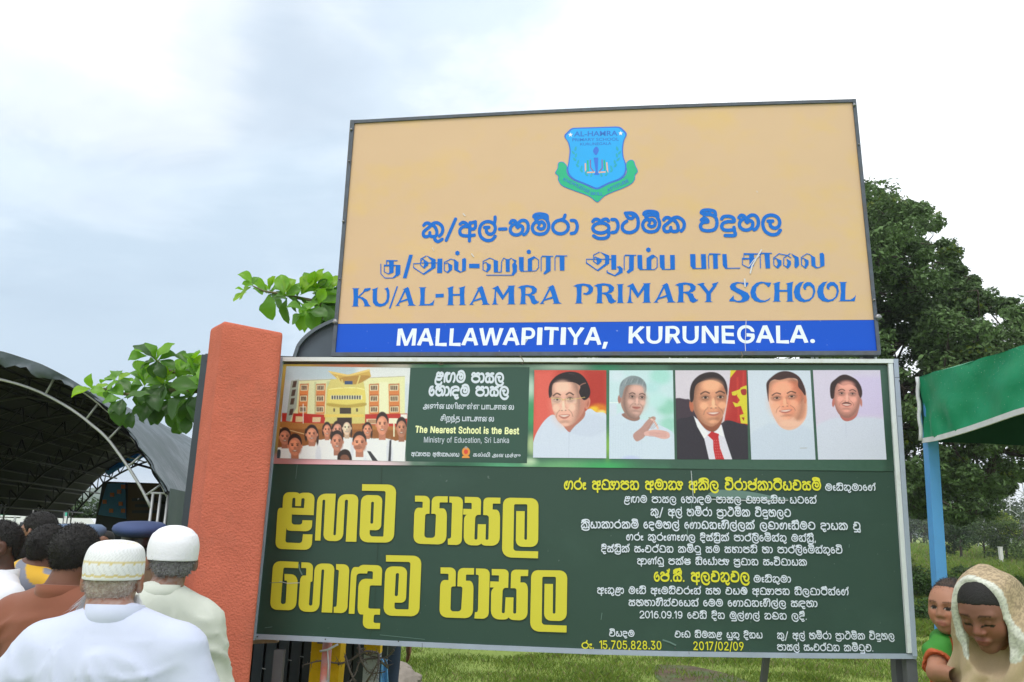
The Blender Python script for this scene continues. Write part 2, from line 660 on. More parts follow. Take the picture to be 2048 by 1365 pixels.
tl = 'trees along the far edge of the field'
far_specs = [(1798, 13, 14), (1822, 11, 12), (1848, 14, 15), (1872, 11, 11), (1898, 15, 15), (1925, 12, 12), (1948, 15, 14), (1975, 12, 12), (2004, 14, 15), (2032, 11, 12), (2058, 14, 15), (2085, 13, 14), (1770, 12, 13), (1745, 13, 14)]
far_lab = ['rounded grey green', 'low dark green', 'tall soft green', 'narrow dull green', 'broad blue green', 'small olive green', 'tall dark green', 'pale dull green', 'broad grey green', 'short dark green', 'wide dull green', 'rounded olive green', 'hazy green', 'hazy dark green']
far_w = ['just right of the sign frame', 'left of the blue post, lowest crown', 'right behind the blue canopy post', 'showing on the right of the blue post', 'under the hanging rain tree limb', 'between two taller far trees',
         'tallest under the canopy hem', 'left of the lattice pylon', 'behind the lattice pylon foot', 'right of the pylon at the field edge', 'at the right picture edge', 'beyond the right picture edge', 'hidden left behind the sign frame', 'furthest left behind the green board']
for i, (px, h, w) in enumerate(far_specs):
    col = [(.050, .085, .030), (.040, .072, .028), (.060, .100, .034), (.046, .080, .036)][i % 4]
    tree('distant_tree', '%s far tree, %s' % (far_lab[i], far_w[i]), 'tree', px, 1090, 205 + 12 * math.sin(i * 2.1), h, w * 1.15, 1500, 300 + i, col, .5, tl, lsize=.40, crown_low=.12)
tree('field_tree', 'dark rounded bushy tree in the field right of the blue post', 'tree', 1921, 1104, 88, 4.2, 4.8, 3600, 41, (.042, .080, .026), .3, None, .13, .22)
tree('field_tree', 'light green open tree on thin stems in the middle of the field', 'tree', 1968, 1106, 92, 5.2, 4.6, 2600, 42, (.085, .135, .038), .2, None, .13, .38, yellow=.2)
tree('field_tree', 'bright green broad tree by the pylon foot', 'tree', 2012, 1108, 90, 5.6, 5.6, 4200, 43, (.075, .125, .034), .3, None, .14, .12, yellow=.15)
tree('field_tree', 'bright green tree cut by the right picture edge', 'tree', 2052, 1112, 86, 6.4, 6, 4200, 44, (.085, .14, .035), .3, None, .14, .1, yellow=.25)

def shrub(label, px, Y, w, h, n, seed, col, lsize=.05):
    b0 = at(px, 1200, Y)
    b0[2] = ground_z(b0[0], b0[1])
    r = np.random.RandomState(seed)
    k = 9
    cs_ = [b0 + np.array([r.uniform(-.5, .5) * w, r.uniform(-.4, .4) * w, h * r.uniform(.15, .7)]) for _ in range(k)]
    V_, F_, K_ = leaf_cloud(cs_, [h * r.uniform(.28, .5) for _ in cs_], .8, n // k, lsize, col, .45, seed, yellow=.12, ycol=(.2, .26, .05))
    t_ = thing('shrub', label, 'shrub', b0, 'weedy shrubs in the field')
    o = obj('foliage', V_, F_, m_leaf, t_, cols=K_)
    o['kind'] = 'stuff'
    mb = MB()
    for c in cs_[:5]:
        mb.tube([b0, (b0 + c) / 2 + np.array([0, 0, .05]), c], [.015, .012, .006], 4)
    mb.build('stem', m_bark, t_)

GR = (.070, .140, .030)
shrub('dark weedy shrub beside the right edge of the green board', 1838, 21, 1.5, .75, 2600, 61, (.045, .095, .026))
shrub('large leafy shrub between the sign frame and the blue post', 1852, 30, 2.6, 1.1, 3200, 62, (.055, .110, .028), .07)
shrub('low bright shrub just right of the blue post', 1908, 26, 1.8, .6, 2400, 63, (.08, .15, .03))
shrub('grey green shrub left of the blue post further back', 1836, 48, 3.4, 1.4, 2600, 64, (.060, .105, .035), .09)
shrub('tuft like shrub above the boy head in the grass', 1925, 36, 2.2, .9, 2400, 65, (.085, .155, .030), .07)
shrub('yellowish low shrub behind the woman scarf', 2000, 40, 3.2, .8, 2600, 66, (.11, .17, .035), .08)
shrub('small dark shrub in the middle of the field', 1965, 52, 2.4, 1.0, 1800, 67, (.055, .10, .03), .09)
shrub('dim green shrub near the right picture edge', 2042, 34, 2.2, .9, 2400, 68, (.07, .13, .03), .07)

# ---- grass
m_grass = mat('grass_blades', rough=.6, vcol=True, transl=.35, spec=.2)

def blades(n, y0, y1, pl_, pr_, hgt, seed, wid, dens_pow=1.0):
    r = np.random.RandomState(seed)
    Y = y0 + (y1 - y0) * r.uniform(0, 1, n) ** dens_pow
    sl0, sl1 = (pl_ - 1024) / F_PX * .98, (pr_ - 1024) / F_PX * 1.02
    X = Y * (sl0 + (sl1 - sl0) * r.uniform(0, 1, n)) * 1.03
    cl = np.array([mnoise.noise(Vector((x * 1.3, y * 1.3, 0))) for x, y in zip(X, Y)])
    cl2 = np.array([mnoise.noise(Vector((x * .35, y * .35, 7))) for x, y in zip(X, Y)])
    dirt = ((X - pc_[0]) / .6) ** 2 + ((Y - 10.2) / 1.9) ** 2
    keep = (dirt > 1) | (r.uniform(size=n) < .3)
    keep &= r.uniform(size=n) < .75 + .5 * cl
    X, Y, cl, cl2 = X[keep], Y[keep], cl[keep], cl2[keep]
    m = len(X)
    H = hgt * (1 + 1.0 * cl + .5 * cl2) * r.uniform(.5, 1.3, m)
    H = np.clip(H, .02, None)
    a = r.uniform(0, 2 * math.pi, m)
    w = wid * r.uniform(.6, 1.3, m) * (Y / y0) ** .7
    ex = np.stack([np.cos(a), np.sin(a), 0 * a], -1) * w[:, None]
    b2 = r.uniform(0, 2 * math.pi, m)
    ln = np.stack([np.cos(b2), np.sin(b2), 0 * a], -1) * (H * r.uniform(.2, .9, m))[:, None]
    Z = ground_z(X, Y)
    P = np.stack([X, Y, Z], -1)
    up = np.stack([0 * a, 0 * a, H], -1)
    V = np.stack([P - ex, P + ex, P + up * .6 + ln * .35 + ex * .7, P + up + ln], 1)
    dry = r.uniform(size=m) < np.clip(.07 + .25 * cl2, 0, 1)
    c = np.array([.120, .200, .034]) * (1 + .35 * cl2[:, None] + .3 * r.uniform(-1, 1, (m, 1)))
    c = c + np.array([.05, .03, 0]) * np.clip(r.normal(.4, .5, (m, 1)), 0, 2)
    c[dry] = np.array([.27, .24, .12]) * r.uniform(.6, 1.1, (dry.sum(), 1))
    return V.reshape(-1, 3), np.arange(4 * m).reshape(m, 4), np.repeat(np.clip(c, .01, .6), 4, 0)

VV, FF, KK, nb = [], [], [], 0
for a_ in ((120000, 8.3, 17, 640, 2100, .055, 1, .0035, 1.2), (60000, 17, 34, 1740, 2100, .13, 2, .006, 1.1), (60000, 34, 90, 1740, 2110, .32, 3, .012, 1.1), (24000, 90, 190, 1740, 2110, .5, 4, .02, 1.0)):
    v, f, k = blades(*a_)
    VV.append(v)
    FF.append(f + nb)
    KK.append(k)
    nb += len(v)
tag(obj('grass', np.vstack(VV), np.vstack(FF), m_grass, cols=np.vstack(KK)), kind='stuff')

# ---- lattice pylon
m_pyl = mat('galvanised_lattice', (.42, .44, .46), .5)
pb = at(2046, 1095, 150)
pb[2] = ground_z(pb[0], pb[1])
t_py = thing('lattice_pylon', 'pale steel lattice power pylon standing in the field at the right edge', 'pylon', pb)
mb = MB()
lv = [(0, 5.2), (5, 4.2), (10, 3.3), (15, 2.5), (20, 1.8), (25, 1.3), (30, 1.0)]
for k, (z0, w0) in enumerate(lv[:-1]):
    z1, w1 = lv[k + 1]
    cA = [pb + np.array([sx * w0, sy * w0, z0]) for sx, sy in ((-1, -1), (1, -1), (1, 1), (-1, 1))]
    cB = [pb + np.array([sx * w1, sy * w1, z1]) for sx, sy in ((-1, -1), (1, -1), (1, 1), (-1, 1))]
    for i in range(4):
        j = (i + 1) % 4
        mb.bar(cA[i], cB[i], .16)
        mb.bar(cA[i], cB[j], .09)
        mb.bar(cA[j], cB[i], .09)
        mb.bar(cB[i], cB[j], .09)
mb.build('lattice_body', m_pyl, t_py)
for zc in (20, 25):
    mb = MB()
    for sy in (-.6, .6):
        mb.bar(pb + np.array([-7, 0, zc]), pb + np.array([0, sy, zc - .8]), .12)
        mb.bar(pb + np.array([7, 0, zc]), pb + np.array([0, sy, zc - .8]), .12)
    mb.bar(pb + np.array([-7, 0, zc]), pb + np.array([7, 0, zc]), .12)
    mb.build('cross_arm', m_pyl, t_py)
# wooden pole and white marker post in the field
b0 = at(2002, 1112, 84)
b0[2] = ground_z(b0[0], b0[1])
m_post = mat('whitewashed_post', (.55, .56, .54), .8, var=.1)
mb = MB()
mb.box(b0 + np.array([0, 0, .75]), (.3, .3, 1.5))
mb.box(b0 + np.array([0, 0, 1.53]), (.36, .36, .08))
tag(mb.build('marker_post', m_post), 'short whitewashed post standing in the field below the pylon', 'post')
# pale stone in the grass
b0 = at(1366, 1359, 9.35)
bm = bmesh.new()
bmesh.ops.create_icosphere(bm, subdivisions=2, radius=.055)
for v in bm.verts:
    v.co *= 1 + .3 * mnoise.noise(v.co * 14)
V_ = [(v.co.x * .8 + b0[0], v.co.y + b0[1], v.co.z * 1.1 + .05) for v in bm.verts]
F_ = [tuple(v.index for v in f.verts) for f in bm.faces]
bm.free()
m_stone = mat('pale_stone', (.50, .47, .44), .9, var=.2, vscale=20)
tag(obj('stone', V_, F_, m_stone), 'small pale stone lying on the bare earth below the board', 'stone')
# outlines of the plain printed letters
FNT_ = {',':'94|1b0K1q1s2O1s1y0K', '.':'94|241G1v1H1n1M1i1U1h1c1i1l1n1t1v1y241z2C1y2K1t2P1l2R1c2P1U2K1M2C1H', '/':'124|3B5a1s0g1P0g2j5a', '0':'226|371F2h1I2L1U231n1q2D1l2X1h2v1g3L1h3l1l491r4T244t2L5C2h5O375S3X5O3t5C4B4t4O4T4U494X3l4Z3L4X2v4U2X4O2D4B1n3u1U3Y1I|371h3P1k3d1t3p283x2S422r443L423p3x4E3p4Z3d4o3P4x37502q4x2c4o2Q4Z2I4E2C3p2B3L2C2r2I2S2Q282c1t2q1k', '1':'150|3W5O3W1I301I304u2z4u1z4B1z4j2t5O', '2':'226|1o1I1o1g3B383O3N3Z3Z3h3l3n3v3r463s4I3r4U3m4f3e4o3V4u3J4y36502s4y2g4u2X4m2P4d2L4R2K4D1p4D1r4Y1z4r2B572S5I2l5P365S3S5P3l5I41574D4t4K4b4N4I4L444H3r4B3d403N3l353R2k2W1m2W1k4R1k4R1I', '3':'226|331F2h1H2M1N251X1r1l1i221e2M2B2M2D2A2J202S1r2d1m2p1i331h3I1i3W1m3h1t3p223v2E3x2S3v2g3q2s3i333V3B3F3G2v3I2Y3I2Y3i3c4u3c4w1r4w1r5O4I5O4I50303X303c3Q3c3m3W443L4H354Q2n4S2S4Q274H1p441a3m1O3R1H', '4':'226|1c291c2Z3H5O3n5O2A2d2A2b4d2b4d29|3Z1I3Z2H3Z2T3Z3r433r431I', '5':'226|351F2j1H2Q1O2A1Y1x1m1p231m2L2H2L2K2A2P202X1s2h1m2s1i351h3J1j3W1o3h1x3p283u2M3w2b3u2r3p353g3G3V3P3I3V333W2q3V2e3S2T3N2K3H1q3K245O4F5O4F4w2V4w2N3j2O3j2X3p2j3u2v3y393z3P3x3f3s3t3l443b4E3O4L3A4Q2t4R2c4P2E4G1u431d3m1Q3S1H', '6':'226|371F2l1H2R1P2B1c1y1t1q2E1o2b1q2u1w3D273a2P423K5O3t5O2V3P2T3P2X3V2d3c2k3h2s3l313o3B3p3X3n3q3f453U4H3E4O2v4Q2Z4O2C4G1s431c3n1P3T1H|371g3L1i3X1n3h1w3p273u2K3w2Z3u2o3p313h3C3X3K3L3P373R2t3P2h3K2X3C2P312K2o2I2Z2K2K2P272X1w2h1n2t1i', '7':'226|241I3u4u3u4w1n4w1n5O4R5O4R4u2c1I', '8':'226|371F2j1H2O1O261Z1t1n1l241i2O1k2d1p2s1w34273F2J3M2W3Q2W3R2F3Z223m1u431r4M1u4f214v2D592T5J2m5Q375S3S5Q3l5J41594D4v4K4f4N4M4K434C3m3z3Z3i3R3i3Q3w3M483F4I344Q2s4V2d4W2O4U244L1n481Z3q1O3V1H|371h3N1i3a1m3l1t3t223z2D402P3z2d3t2o3l2y3Z353M3A373C2s3A2f352T2y2L2o2F2d2E2P2F2D2K222T1t2e1m2r1i|373d3K3e3V3i3e3p3m3x3q483s4K3q4W3m4g3f4o3W4v3K4z37502u4z2j4v2Z4o2S4g2O4W2M4K2O482S3x2Z3p2j3i2u3e', '9':'226|375S3T5P3n5H43544G4n4O4T4Q454O3n4I3T47363q2e2u1I2L1I3j3I3m3I3h3B3c353V2z3M2v3D2s332r2h2u2P31293D1x3S1q3m1o481q4U1y4o2B552R5H2l5P|37502t4y2h4t2X4l2P4a2K4N2J482K3t2P3g2X3V2h3N2t3H373G3L3H3X3N3h3V3p3f3u3s3w473u4M3p4a3i4l3X4t3L4y', 'A':'240|1Q1I2v5O3W5O511I4U1I3c3j3W3z3Q4I3J4g3A593H59384f304H2u3y2p3j1z1I|2B2R2B2t4H2t4H2R', 'B':'228|1m1I1m5O3F5O3d5M3w5F4C554M4r4T4b4V4J4U444P3s4J3i4A3b403V3p3R3p3P423N4E3H4O384X2w4d2g4f2O4d264W1p4L1c441R3j1K3H1I|2I1l3G1l3g1n3x1w47294A2O482b432m3v2w3l333Y383I392I39|2I3b3D3b3Q3c3c3g3m3n3u3v3y46404I3x4Y3o4k3Z4t3E4w2I4w', 'E':'209|1m1I1m5O4I5O4I4w2I4w2I3b4A3b4A382I382I1l4K1l4K1I', 'G':'260|3S1F371G2n1M2V1V2F1h211w1r2E1j2Y1e2w1c3L1e3l1j481r4T214l2F502U5C2m5L365Q3Q5S3k5Q425M4J5F4Y554k4s4v4e524O57464a464V4I4Q4T4I4c4A4j404q3q4u3e4x3R4y354v2m4m2V4Y2I4E2A3p283L2A2r2J2S2V292m1u361l3S1i3n1l441s4J234U2I4b2a4d2v4n2u3Z2u3Z3M593M592u562R4v214f1h4K1R3v1I', 'I':'100|1h5O2T5O2T1I1h1I', 'K':'233|282T28322H3D2Q3P2Y3Z2h3k2q3u30444E5O4u5O3A3W383W|1m1I1m5O2I5O2I3z2I362I2r2I1I|4I1I2o3O383n4u1I', 'L':'196|1m1I1m5O2I5O2I1l4D1l4D1I', 'M':'314|1m1I1m5O2W5O3X2o3c2Z3i2H3o1y3t1g3m1g3r1x3x2H432Z482o585O5s5O5s1I5M1I5M3d5M3v5N4G5N4d5N4z5Q4z5N4n5J4b5B4D543t4y3d431I3b1I2f3d2a3s2S4D2L4a2C4z2F4z2G4e2G4I2H3w2H3d2H1I', 'N':'261|1m1I1m5O2O5O442l482e4D2V4J2L4Q294W1x4d1j4Y1j4X1x4W2A4W2N4W2Z4V2r4V5O525O521I4P1I2v3d2j3x2c492U4N2A4w2G4x2H4O2I3w2I3d2I1I', 'P':'222|1m1I1m5O3C5O3c5M3y5E4F514R4l4Y4R4a464Y3k4R3R4F3A3y2y3c2q3C2n2B2n2B3F3A3F3S3H3h3M3r3U3z3f433s4446434K3z4X3r4h3g4p3S4u3A4w2I4w2I1I', 'R':'224|1m1I1m5O3C5O3d5M3z5E4F524R4n4Y4U4b484Y3m4R3U4F3E3y333d2v3C2t242t243M3B3M3T3N3h3R3s3Z3z3i433u4548434M3z4Y3r4i3h4q3S4u3A4w2I4w2I1I|491I39393j394k1I', 'S':'223|361E2g1G2K1N221X1o1m1f241b2O282O2B2B2I202R1r2d1l2r1i361h3M1i3b1m3n1t3x22432D452Q432b3y2j3q2q3g2w3U313G352m3E2K3O1z3d1m3v1i4I1l4c1t4u27582P5J2k5Q385S3V5Q3q5J47584L4u4T4e4W4L414L3v4c3j4p3S4x364z2r4y2e4u2T4o2K4f2F4V2E4K2G482L3z2U3s2f3m2q3i303f3Q3Y3c3U3o3Q403K4B3D4L344T2t4Y2f4a2P4X264P1o4C1Z3u1N3X1G', 'T':'224|1Y4w1Y5O4e5O4e4w3M4w3M1I2q1I2q4w', 'U':'258|3N1E2v1H2X1Q2D1e1y1w1p2I1m2h1m5O2I5O2I2j2K2S2Q2D2a202o1q341k3N1i3h1k3x1q4B204K2D4Q2S4S2j4S5O4z5O4z2h4w2I4m1w4X1e4E1Q3p1H', 'W':'343|2Y1I1Q5O1x5O2c2s2f2f2i2T2n232q1p2s1c2p1c2r1p2u232x2G302T362s3l5O4M5O512s542f572T5D235G1p5J1c5E1c5H1p5J235M2G5P2T5V2s6A5O6h5O5Z1I4y1I4G3t4C4A484S444l40574757434m3z4T3w4B3r3t391I', 'Y':'236|2w1I2w2y1Q5O225O2q442y3r353e3C3Q3J3936393D3Q3K3e3R3r3Y444N5O4y5O3S2y3S1I', 'a':'194|2a1E2J1F231K1q1T1g1e1Z1t1X2A1Z2P1e2a1l2k1v2r262w2J2z2W322j343B373K393R3B3U3F3W3L3W3M3V3X3R3g3M3o3E3t343w2s3x2f3w2V3t2M3o2F3i2A3c263V1c3e1l3t1v45284E2M4K2c4N2r4O324O3D4M3P4I3b4C3l443t3s3z3d403K401I3W1I3W1i3U1i3Q1b3K1U3C1O321J2p1F|2f1f2v1g381l3I1t3Q233U2D3W2P3W2p3T2n3O2l3H2j3A2i2u2g2i2e2X2c2N2Z2E2V282Q232I2228231z271s2D1m2L1i2U1g', 'c':'198|2y1E2Z1H2E1Q1x1f1k1z1c2M1Z2o1c3G1k3e1x3x2E4C2Z4L2y4O3B4N3O4L3a4G3l4A3u42423t483i4D3W3j3P3h3W3d3d3Z3i3T3n3M3r3F3u373w2y3x2g3u2T3n2I3c2A3N2636242o262V2A2F2I202T1p2g1i2y1f371g3F1i3N1l3T1p3Z1u3e203h273k2F4D27491v431k3v1b3l1T3a1M3O1I3B1F', 'd':'212|2s1E2V1H2C1Q1w1f1j1y1c2M1Z2o1c3G1j3e1w3y2C4C2V4L2s4O384N3K4I3U4C3c453h3y3l3s3n3s3n5O4I5O4I1I3o1I3o1l3l1l3h1f3b1Y3U1Q3K1K381F|2w1f3C1i3Q1o3a1z3i2E3m2V3o2p3m383i3P3a3d3Q3o3C3v2w3x2g3v2S3o2I3d2A3P2638242p262V2A2E2I202T1p2g1i', 'e':'202|301E2a1H2E1Q1x1f1k1y1c2M1Z2n1c3F1k3d1w3x2E4C2Y4L2x4O3C4N3R4J3f4C3s42423p4B3Z4G3F4I2r4I2f1t2f1t3441343n2v3l3D3h3S3Z3f3P3p3C3v2x3x2h3v2T3p2I3f2A3T263F242z242j262P2B292K1w2W1n2k1h301f3B1g3L1i3T1n3b1s3h203l294E21491o401c3o1S3Z1K3J1F', 'f':'127|384M383w1L3w1L4M|1w1I1w4m1y51245D2D5M2O5T2a5Y2o5Z2x5Z355X3B5W3F5U385431562x572r572f552X502S4r2R4f2R1I', 'h':'205|2D372D1I1i1I1i5O2D5O2D3c273c2I3y2W4D2o4L384O3Q4M3g4G3t46423s493a4B3E4B1I3g1I3g3C3d3V3U3k3H3t2z3x2m3v2a3r2R3j2J3Z2E3N', 'i':'83|1i1I1i4M2D4M2D1I|1y4r1q4t1j4x1e541d5C1e5J1j5Q1q5U1y5W265U2D5Q2I5J2J5C2I542D4x264t', 'k':'190|2B2O2B302G303a4M4C4M2m2u2j2u|1i1I1i5O2D5O2D1I|3f1I2U2n2q384I1I', 'l':'94|2Q1H261K1t1S1l1g1i1y1i5O2D5O2D252E1u2G1n2L1j2T1i2a1i2f1j2k1J2b1I2V1H', 'n':'205|2D372D1I1i1I1i4M2C4M2C3c273c2I3y2W4D2o4L384O3Q4M3f4G3s46423s483a4B3E4B1I3g1I3g3C3d3V3U3k3H3t2z3x2m3v2a3r2R3j2J3Z2E3N', 'o':'207|2y1E2Z1H2E1Q1x1f1k1z1c2M1Z2o1c3G1k3e1x3x2E4C2Z4L2y4O3M4L3h4C3z3x4C3e4K3G4N2o4K2M4C1z3z1f3h1Q3M1H|2y1f3F1i3T1p3e203m2F3q2V3s2o3q363m3N3e3c3T3n3F3u2y3x2g3u2T3n2I3c2A3N2636242o262V2A2F2I202T1p2g1i', 'r':'129|1i1I1i4M2C4M2C3s2E3s2L452W4G2k4M314O394O3G4O3G3t393u333v2x3v2l3t2a3p2Q3j2J3a2E3P2D3C2D1I', 's':'182|2l1E2S1F2C1K1y1R1n1b1f1o1a232329291w2I1m2V1h2l1f321h3G1n3P1w3S273Q2G3L2O3C2U302Y2V2f282n1s2y1j3D1f3V1i3k1p3y1z492E4H2U4M2o4O364N3L4I3Y4B3h423p3q3u3d3S3X3N3h3F3q343w2o3y2Y3w2L3q2D3i2A3X2C3N2I3G2S3A2g35392z3V2r3l2g3u2R3y293v1t3o1g3d1U3O1L361G', 't':'113|2w4M2w3w1L3w1L4M|1o562J562J252K1u2O1n2V1i2f1h2n1i2v1j311J2w1I2q1H2k1G2e1G2I1J221T1s1i1o22', 'u':'205|2l1F2T1H2D1N201X1r1l1k231i2P1i4M2D4M2D2S2G282O1t2c1k2u1h371j3J1n3S1u3a243e2H3g2W3g4M4B4M4B1I3h1I3h223m223b1f3N1Q351I', 'y':'194|1g0B1n0b1s0a200Z280a2F0c2L0h2R0p2V102b1H1R4M1y4M2d2Y2i2G2n1z2s1j2x1S2m1S2r1j2v1z302G362Y3l4M4I4M2w0p2q0b2i0Q2a0I2Q0C2E0922071v081o081j0A'}
_D = '0123456789ABCDEFGHIJKLMNOPQRSTUVWXYZabcdefghijklmnopqrstuvwxyz'

def _dec(t_):
    """two base 62 digits to a coordinate, offset by 80"""
    n = [_D.index(t_[i]) * 62 + _D.index(t_[i + 1]) - 80 for i in range(0, len(t_), 2)]
    return list(zip(n[0::2], n[1::2]))

FNT = {k_: (int(v_.split('|')[0]), [_dec(q_) for q_ in v_.split('|')[1:]]) for k_, v_ in FNT_.items()}

def _area(l):
    return sum(a[0] * b_[1] - b_[0] * a[1] for a, b_ in zip(l, l[1:] + l[:1])) / 2

def line_emb(name, parent, pl, bold, text, a, b, hpx, m, off=.002, letters=False, space=130):
    """plain lettering; overlapping contours are filled one by one, bold adds an outline stroke"""
    x = 0
    L3 = []
    for ch in text:
        if ch == ' ':
            x += space
            continue
        ad, loops = FNT[ch]
        sg = [_area(l) for l in loops]
        main = max(sg, key=abs) > 0
        outs = [l for l, s_ in zip(loops, sg) if (s_ > 0) == main]
        holes = [l for l, s_ in zip(loops, sg) if (s_ > 0) != main]
        V, Fc, Z = [], [], []
        z = off
        for o_ in outs:
            xs_ = [p[0] for p in o_]
            ys_ = [p[1] for p in o_]
            hh = [h for h in holes if min(xs_) <= h[0][0] <= max(xs_) and min(ys_) <= h[0][1] <= max(ys_)]
            v, f = fill2d([[(p[0], -p[1]) for p in l] for l in [o_] + hh])
            Fc += [tuple(i + len(V) for i in q_) for q_ in f]
            V += [(p[0] + x, -p[1]) for p in v]
            Z += [z] * len(v)
            z += 2.5e-5
        if bold:
            for l in loops:
                v, f = ribbon(list(l) + [l[0], l[1]], bold, caps=False)
                Fc += [tuple(i + len(V) for i in q_) for q_ in f]
                V += [(p[0] + x, p[1]) for p in v]
                Z += list(np.linspace(z, z + 2e-5, len(v)))
                z += 2.5e-5
        L3.append((np.array(V), Fc, np.array(Z)))
        x += ad + (bold * .35)
    xmin = min(v[:, 0].min() for v, _, _ in L3)
    xmax = max(v[:, 0].max() for v, _, _ in L3)
    if not letters:
        nb, Va, Fa, Za = 0, [], [], []
        for v, f, z in L3:
            Va.append(v)
            Za.append(z)
            Fa += [tuple(i + nb for i in q_) for q_ in f]
            nb += len(v)
        L3 = [(np.vstack(Va), Fa, np.concatenate(Za))]
    for v, f, z in L3:
        v = v - np.array([xmin, -bold / 2])
        o = obj(name, on_line(pl, v, a, b, xmax - xmin, 254 + bold, hpx, z), f, m, parent)
        if not letters:
            o['kind'] = 'stuff'
# ================================================================== flat lettering tools
class Plane:
    def __init__(s, Y, yaw):
        s.n = np.array([math.sin(yaw), -math.cos(yaw), 0.0])
        s.ex = np.array([math.cos(yaw), math.sin(yaw), 0.0])
        s.ez = np.array([0, 0, 1.0])
        s.d = s.n @ np.array([0, Y, 1.6])

    def on(s, px, py, off=0.0):
        d = ray(px, py)
        t = (s.d + off - s.n @ EYE) / (d @ s.n)
        return EYE + d * (t[..., None] if d.ndim > 1 else t)

    def uv(s, P):
        P = np.asarray(P)
        return np.stack([P @ s.ex, P @ s.ez], -1)

UP = Plane(4.74, -0.115)
LP = Plane(4.60, -0.075)

def fill2d(loops):
    """triangulate nested outlines (outer loops and holes) -> verts2d, faces"""
    c = bpy.data.curves.new('tmp', 'CURVE')
    c.dimensions = '2D'
    c.fill_mode = 'BOTH'
    for lp in loops:
        sp = c.splines.new('POLY')
        sp.points.add(len(lp) - 1)
        for i, p in enumerate(lp):
            sp.points[i].co = (p[0] * .01, -p[1] * .01, 0, 1)
        sp.use_cyclic_u = True
    o = bpy.data.objects.new('tmp', c)
    me = o.to_mesh()
    V = np.array([(v.co.x * 100, -v.co.y * 100) for v in me.vertices])
    Fc = [tuple(p.vertices) for p in me.polygons]
    o.to_mesh_clear()
    bpy.data.objects.remove(o)
    bpy.data.curves.remove(c)
    return V, Fc

def rc(pts):
    """outline with rounded corners: (x, y) sharp, (x, y, r) rounded"""
    o = []
    n = len(pts)
    for i, p in enumerate(pts):
        q = np.array(p[:2], float)
        if len(p) < 3 or p[2] <= 0:
            o.append(q)
            continue
        a = np.array(pts[i - 1][:2], float) - q
        b = np.array(pts[(i + 1) % n][:2], float) - q
        la, lb = np.linalg.norm(a), np.linalg.norm(b)
        ra, rb = min(p[2], la * .5), min(p[2], lb * .5)
        a, b = a / la * ra, b / lb * rb
        for t in np.linspace(0, 1, 7):
            o.append((1 - t) ** 2 * (q + a) + 2 * t * (1 - t) * (q + a * .08 + b * .08) + t * t * (q + b))
    return o

def text2d(s, offset=0.0, shear=0.0):
    c = bpy.data.curves.new('tmp', 'FONT')
    c.body = s
    c.size = 1.0
    c.offset = offset
    c.resolution_u = 4
    c.shear = shear
    o = bpy.data.objects.new('tmp', c)
    me = o.to_mesh()
    V = np.array([(v.co.x, v.co.y) for v in me.vertices])
    Fc = [tuple(p.vertices) for p in me.polygons]
    o.to_mesh_clear()
    bpy.data.objects.remove(o)
    bpy.data.curves.remove(c)
    return V, Fc

def ribbon(pts, w, caps=True):
    """2D stroke -> verts, faces"""
    P = np.array(pts, float)
    d = np.linalg.norm(np.diff(P, axis=0), axis=1)
    P = P[np.concatenate([[True], d > 1e-6])]
    n = len(P)
    T = np.zeros_like(P)
    T[1:-1] = P[2:] - P[:-2]
    T[0] = P[1] - P[0]
    T[-1] = P[-1] - P[-2]
    T /= np.linalg.norm(T, axis=1)[:, None] + 1e-9
    Nn = np.stack([-T[:, 1], T[:, 0]], -1)
    # mitre length
    k = np.ones(n)
    for i in range(1, n - 1):
        a = (P[i] - P[i - 1]) / (np.linalg.norm(P[i] - P[i - 1]) + 1e-9)
        k[i] = 1 / max(.45, abs(Nn[i] @ np.array([-a[1], a[0]])))
    V = np.empty((2 * n, 2))
    V[0::2] = P + Nn * (w / 2) * k[:, None]
    V[1::2] = P - Nn * (w / 2) * k[:, None]
    Fc = [(2 * i, 2 * i + 1, 2 * i + 3, 2 * i + 2) for i in range(n - 1)]
    V = list(V)
    if caps:
        for e, sgn in ((0, -1), (n - 1, 1)):
            b = len(V)
            a0 = math.atan2(Nn[e][1], Nn[e][0])
            for q in range(7):
                a = a0 - sgn * math.pi * q / 6
                V.append(P[e] + np.array([math.cos(a), math.sin(a)]) * w / 2)
            Fc.append(tuple(range(b, b + 7)))
    return np.array(V), Fc

# ------------------------------------------------------------------ Sinhala stroke letters
def el(cx, cy, rx, ry, a0=0, a1=360, n=18):
    return [(cx + rx * math.cos(rad(a)), cy + ry * math.sin(rad(a))) for a in np.linspace(a0, a1, n)]

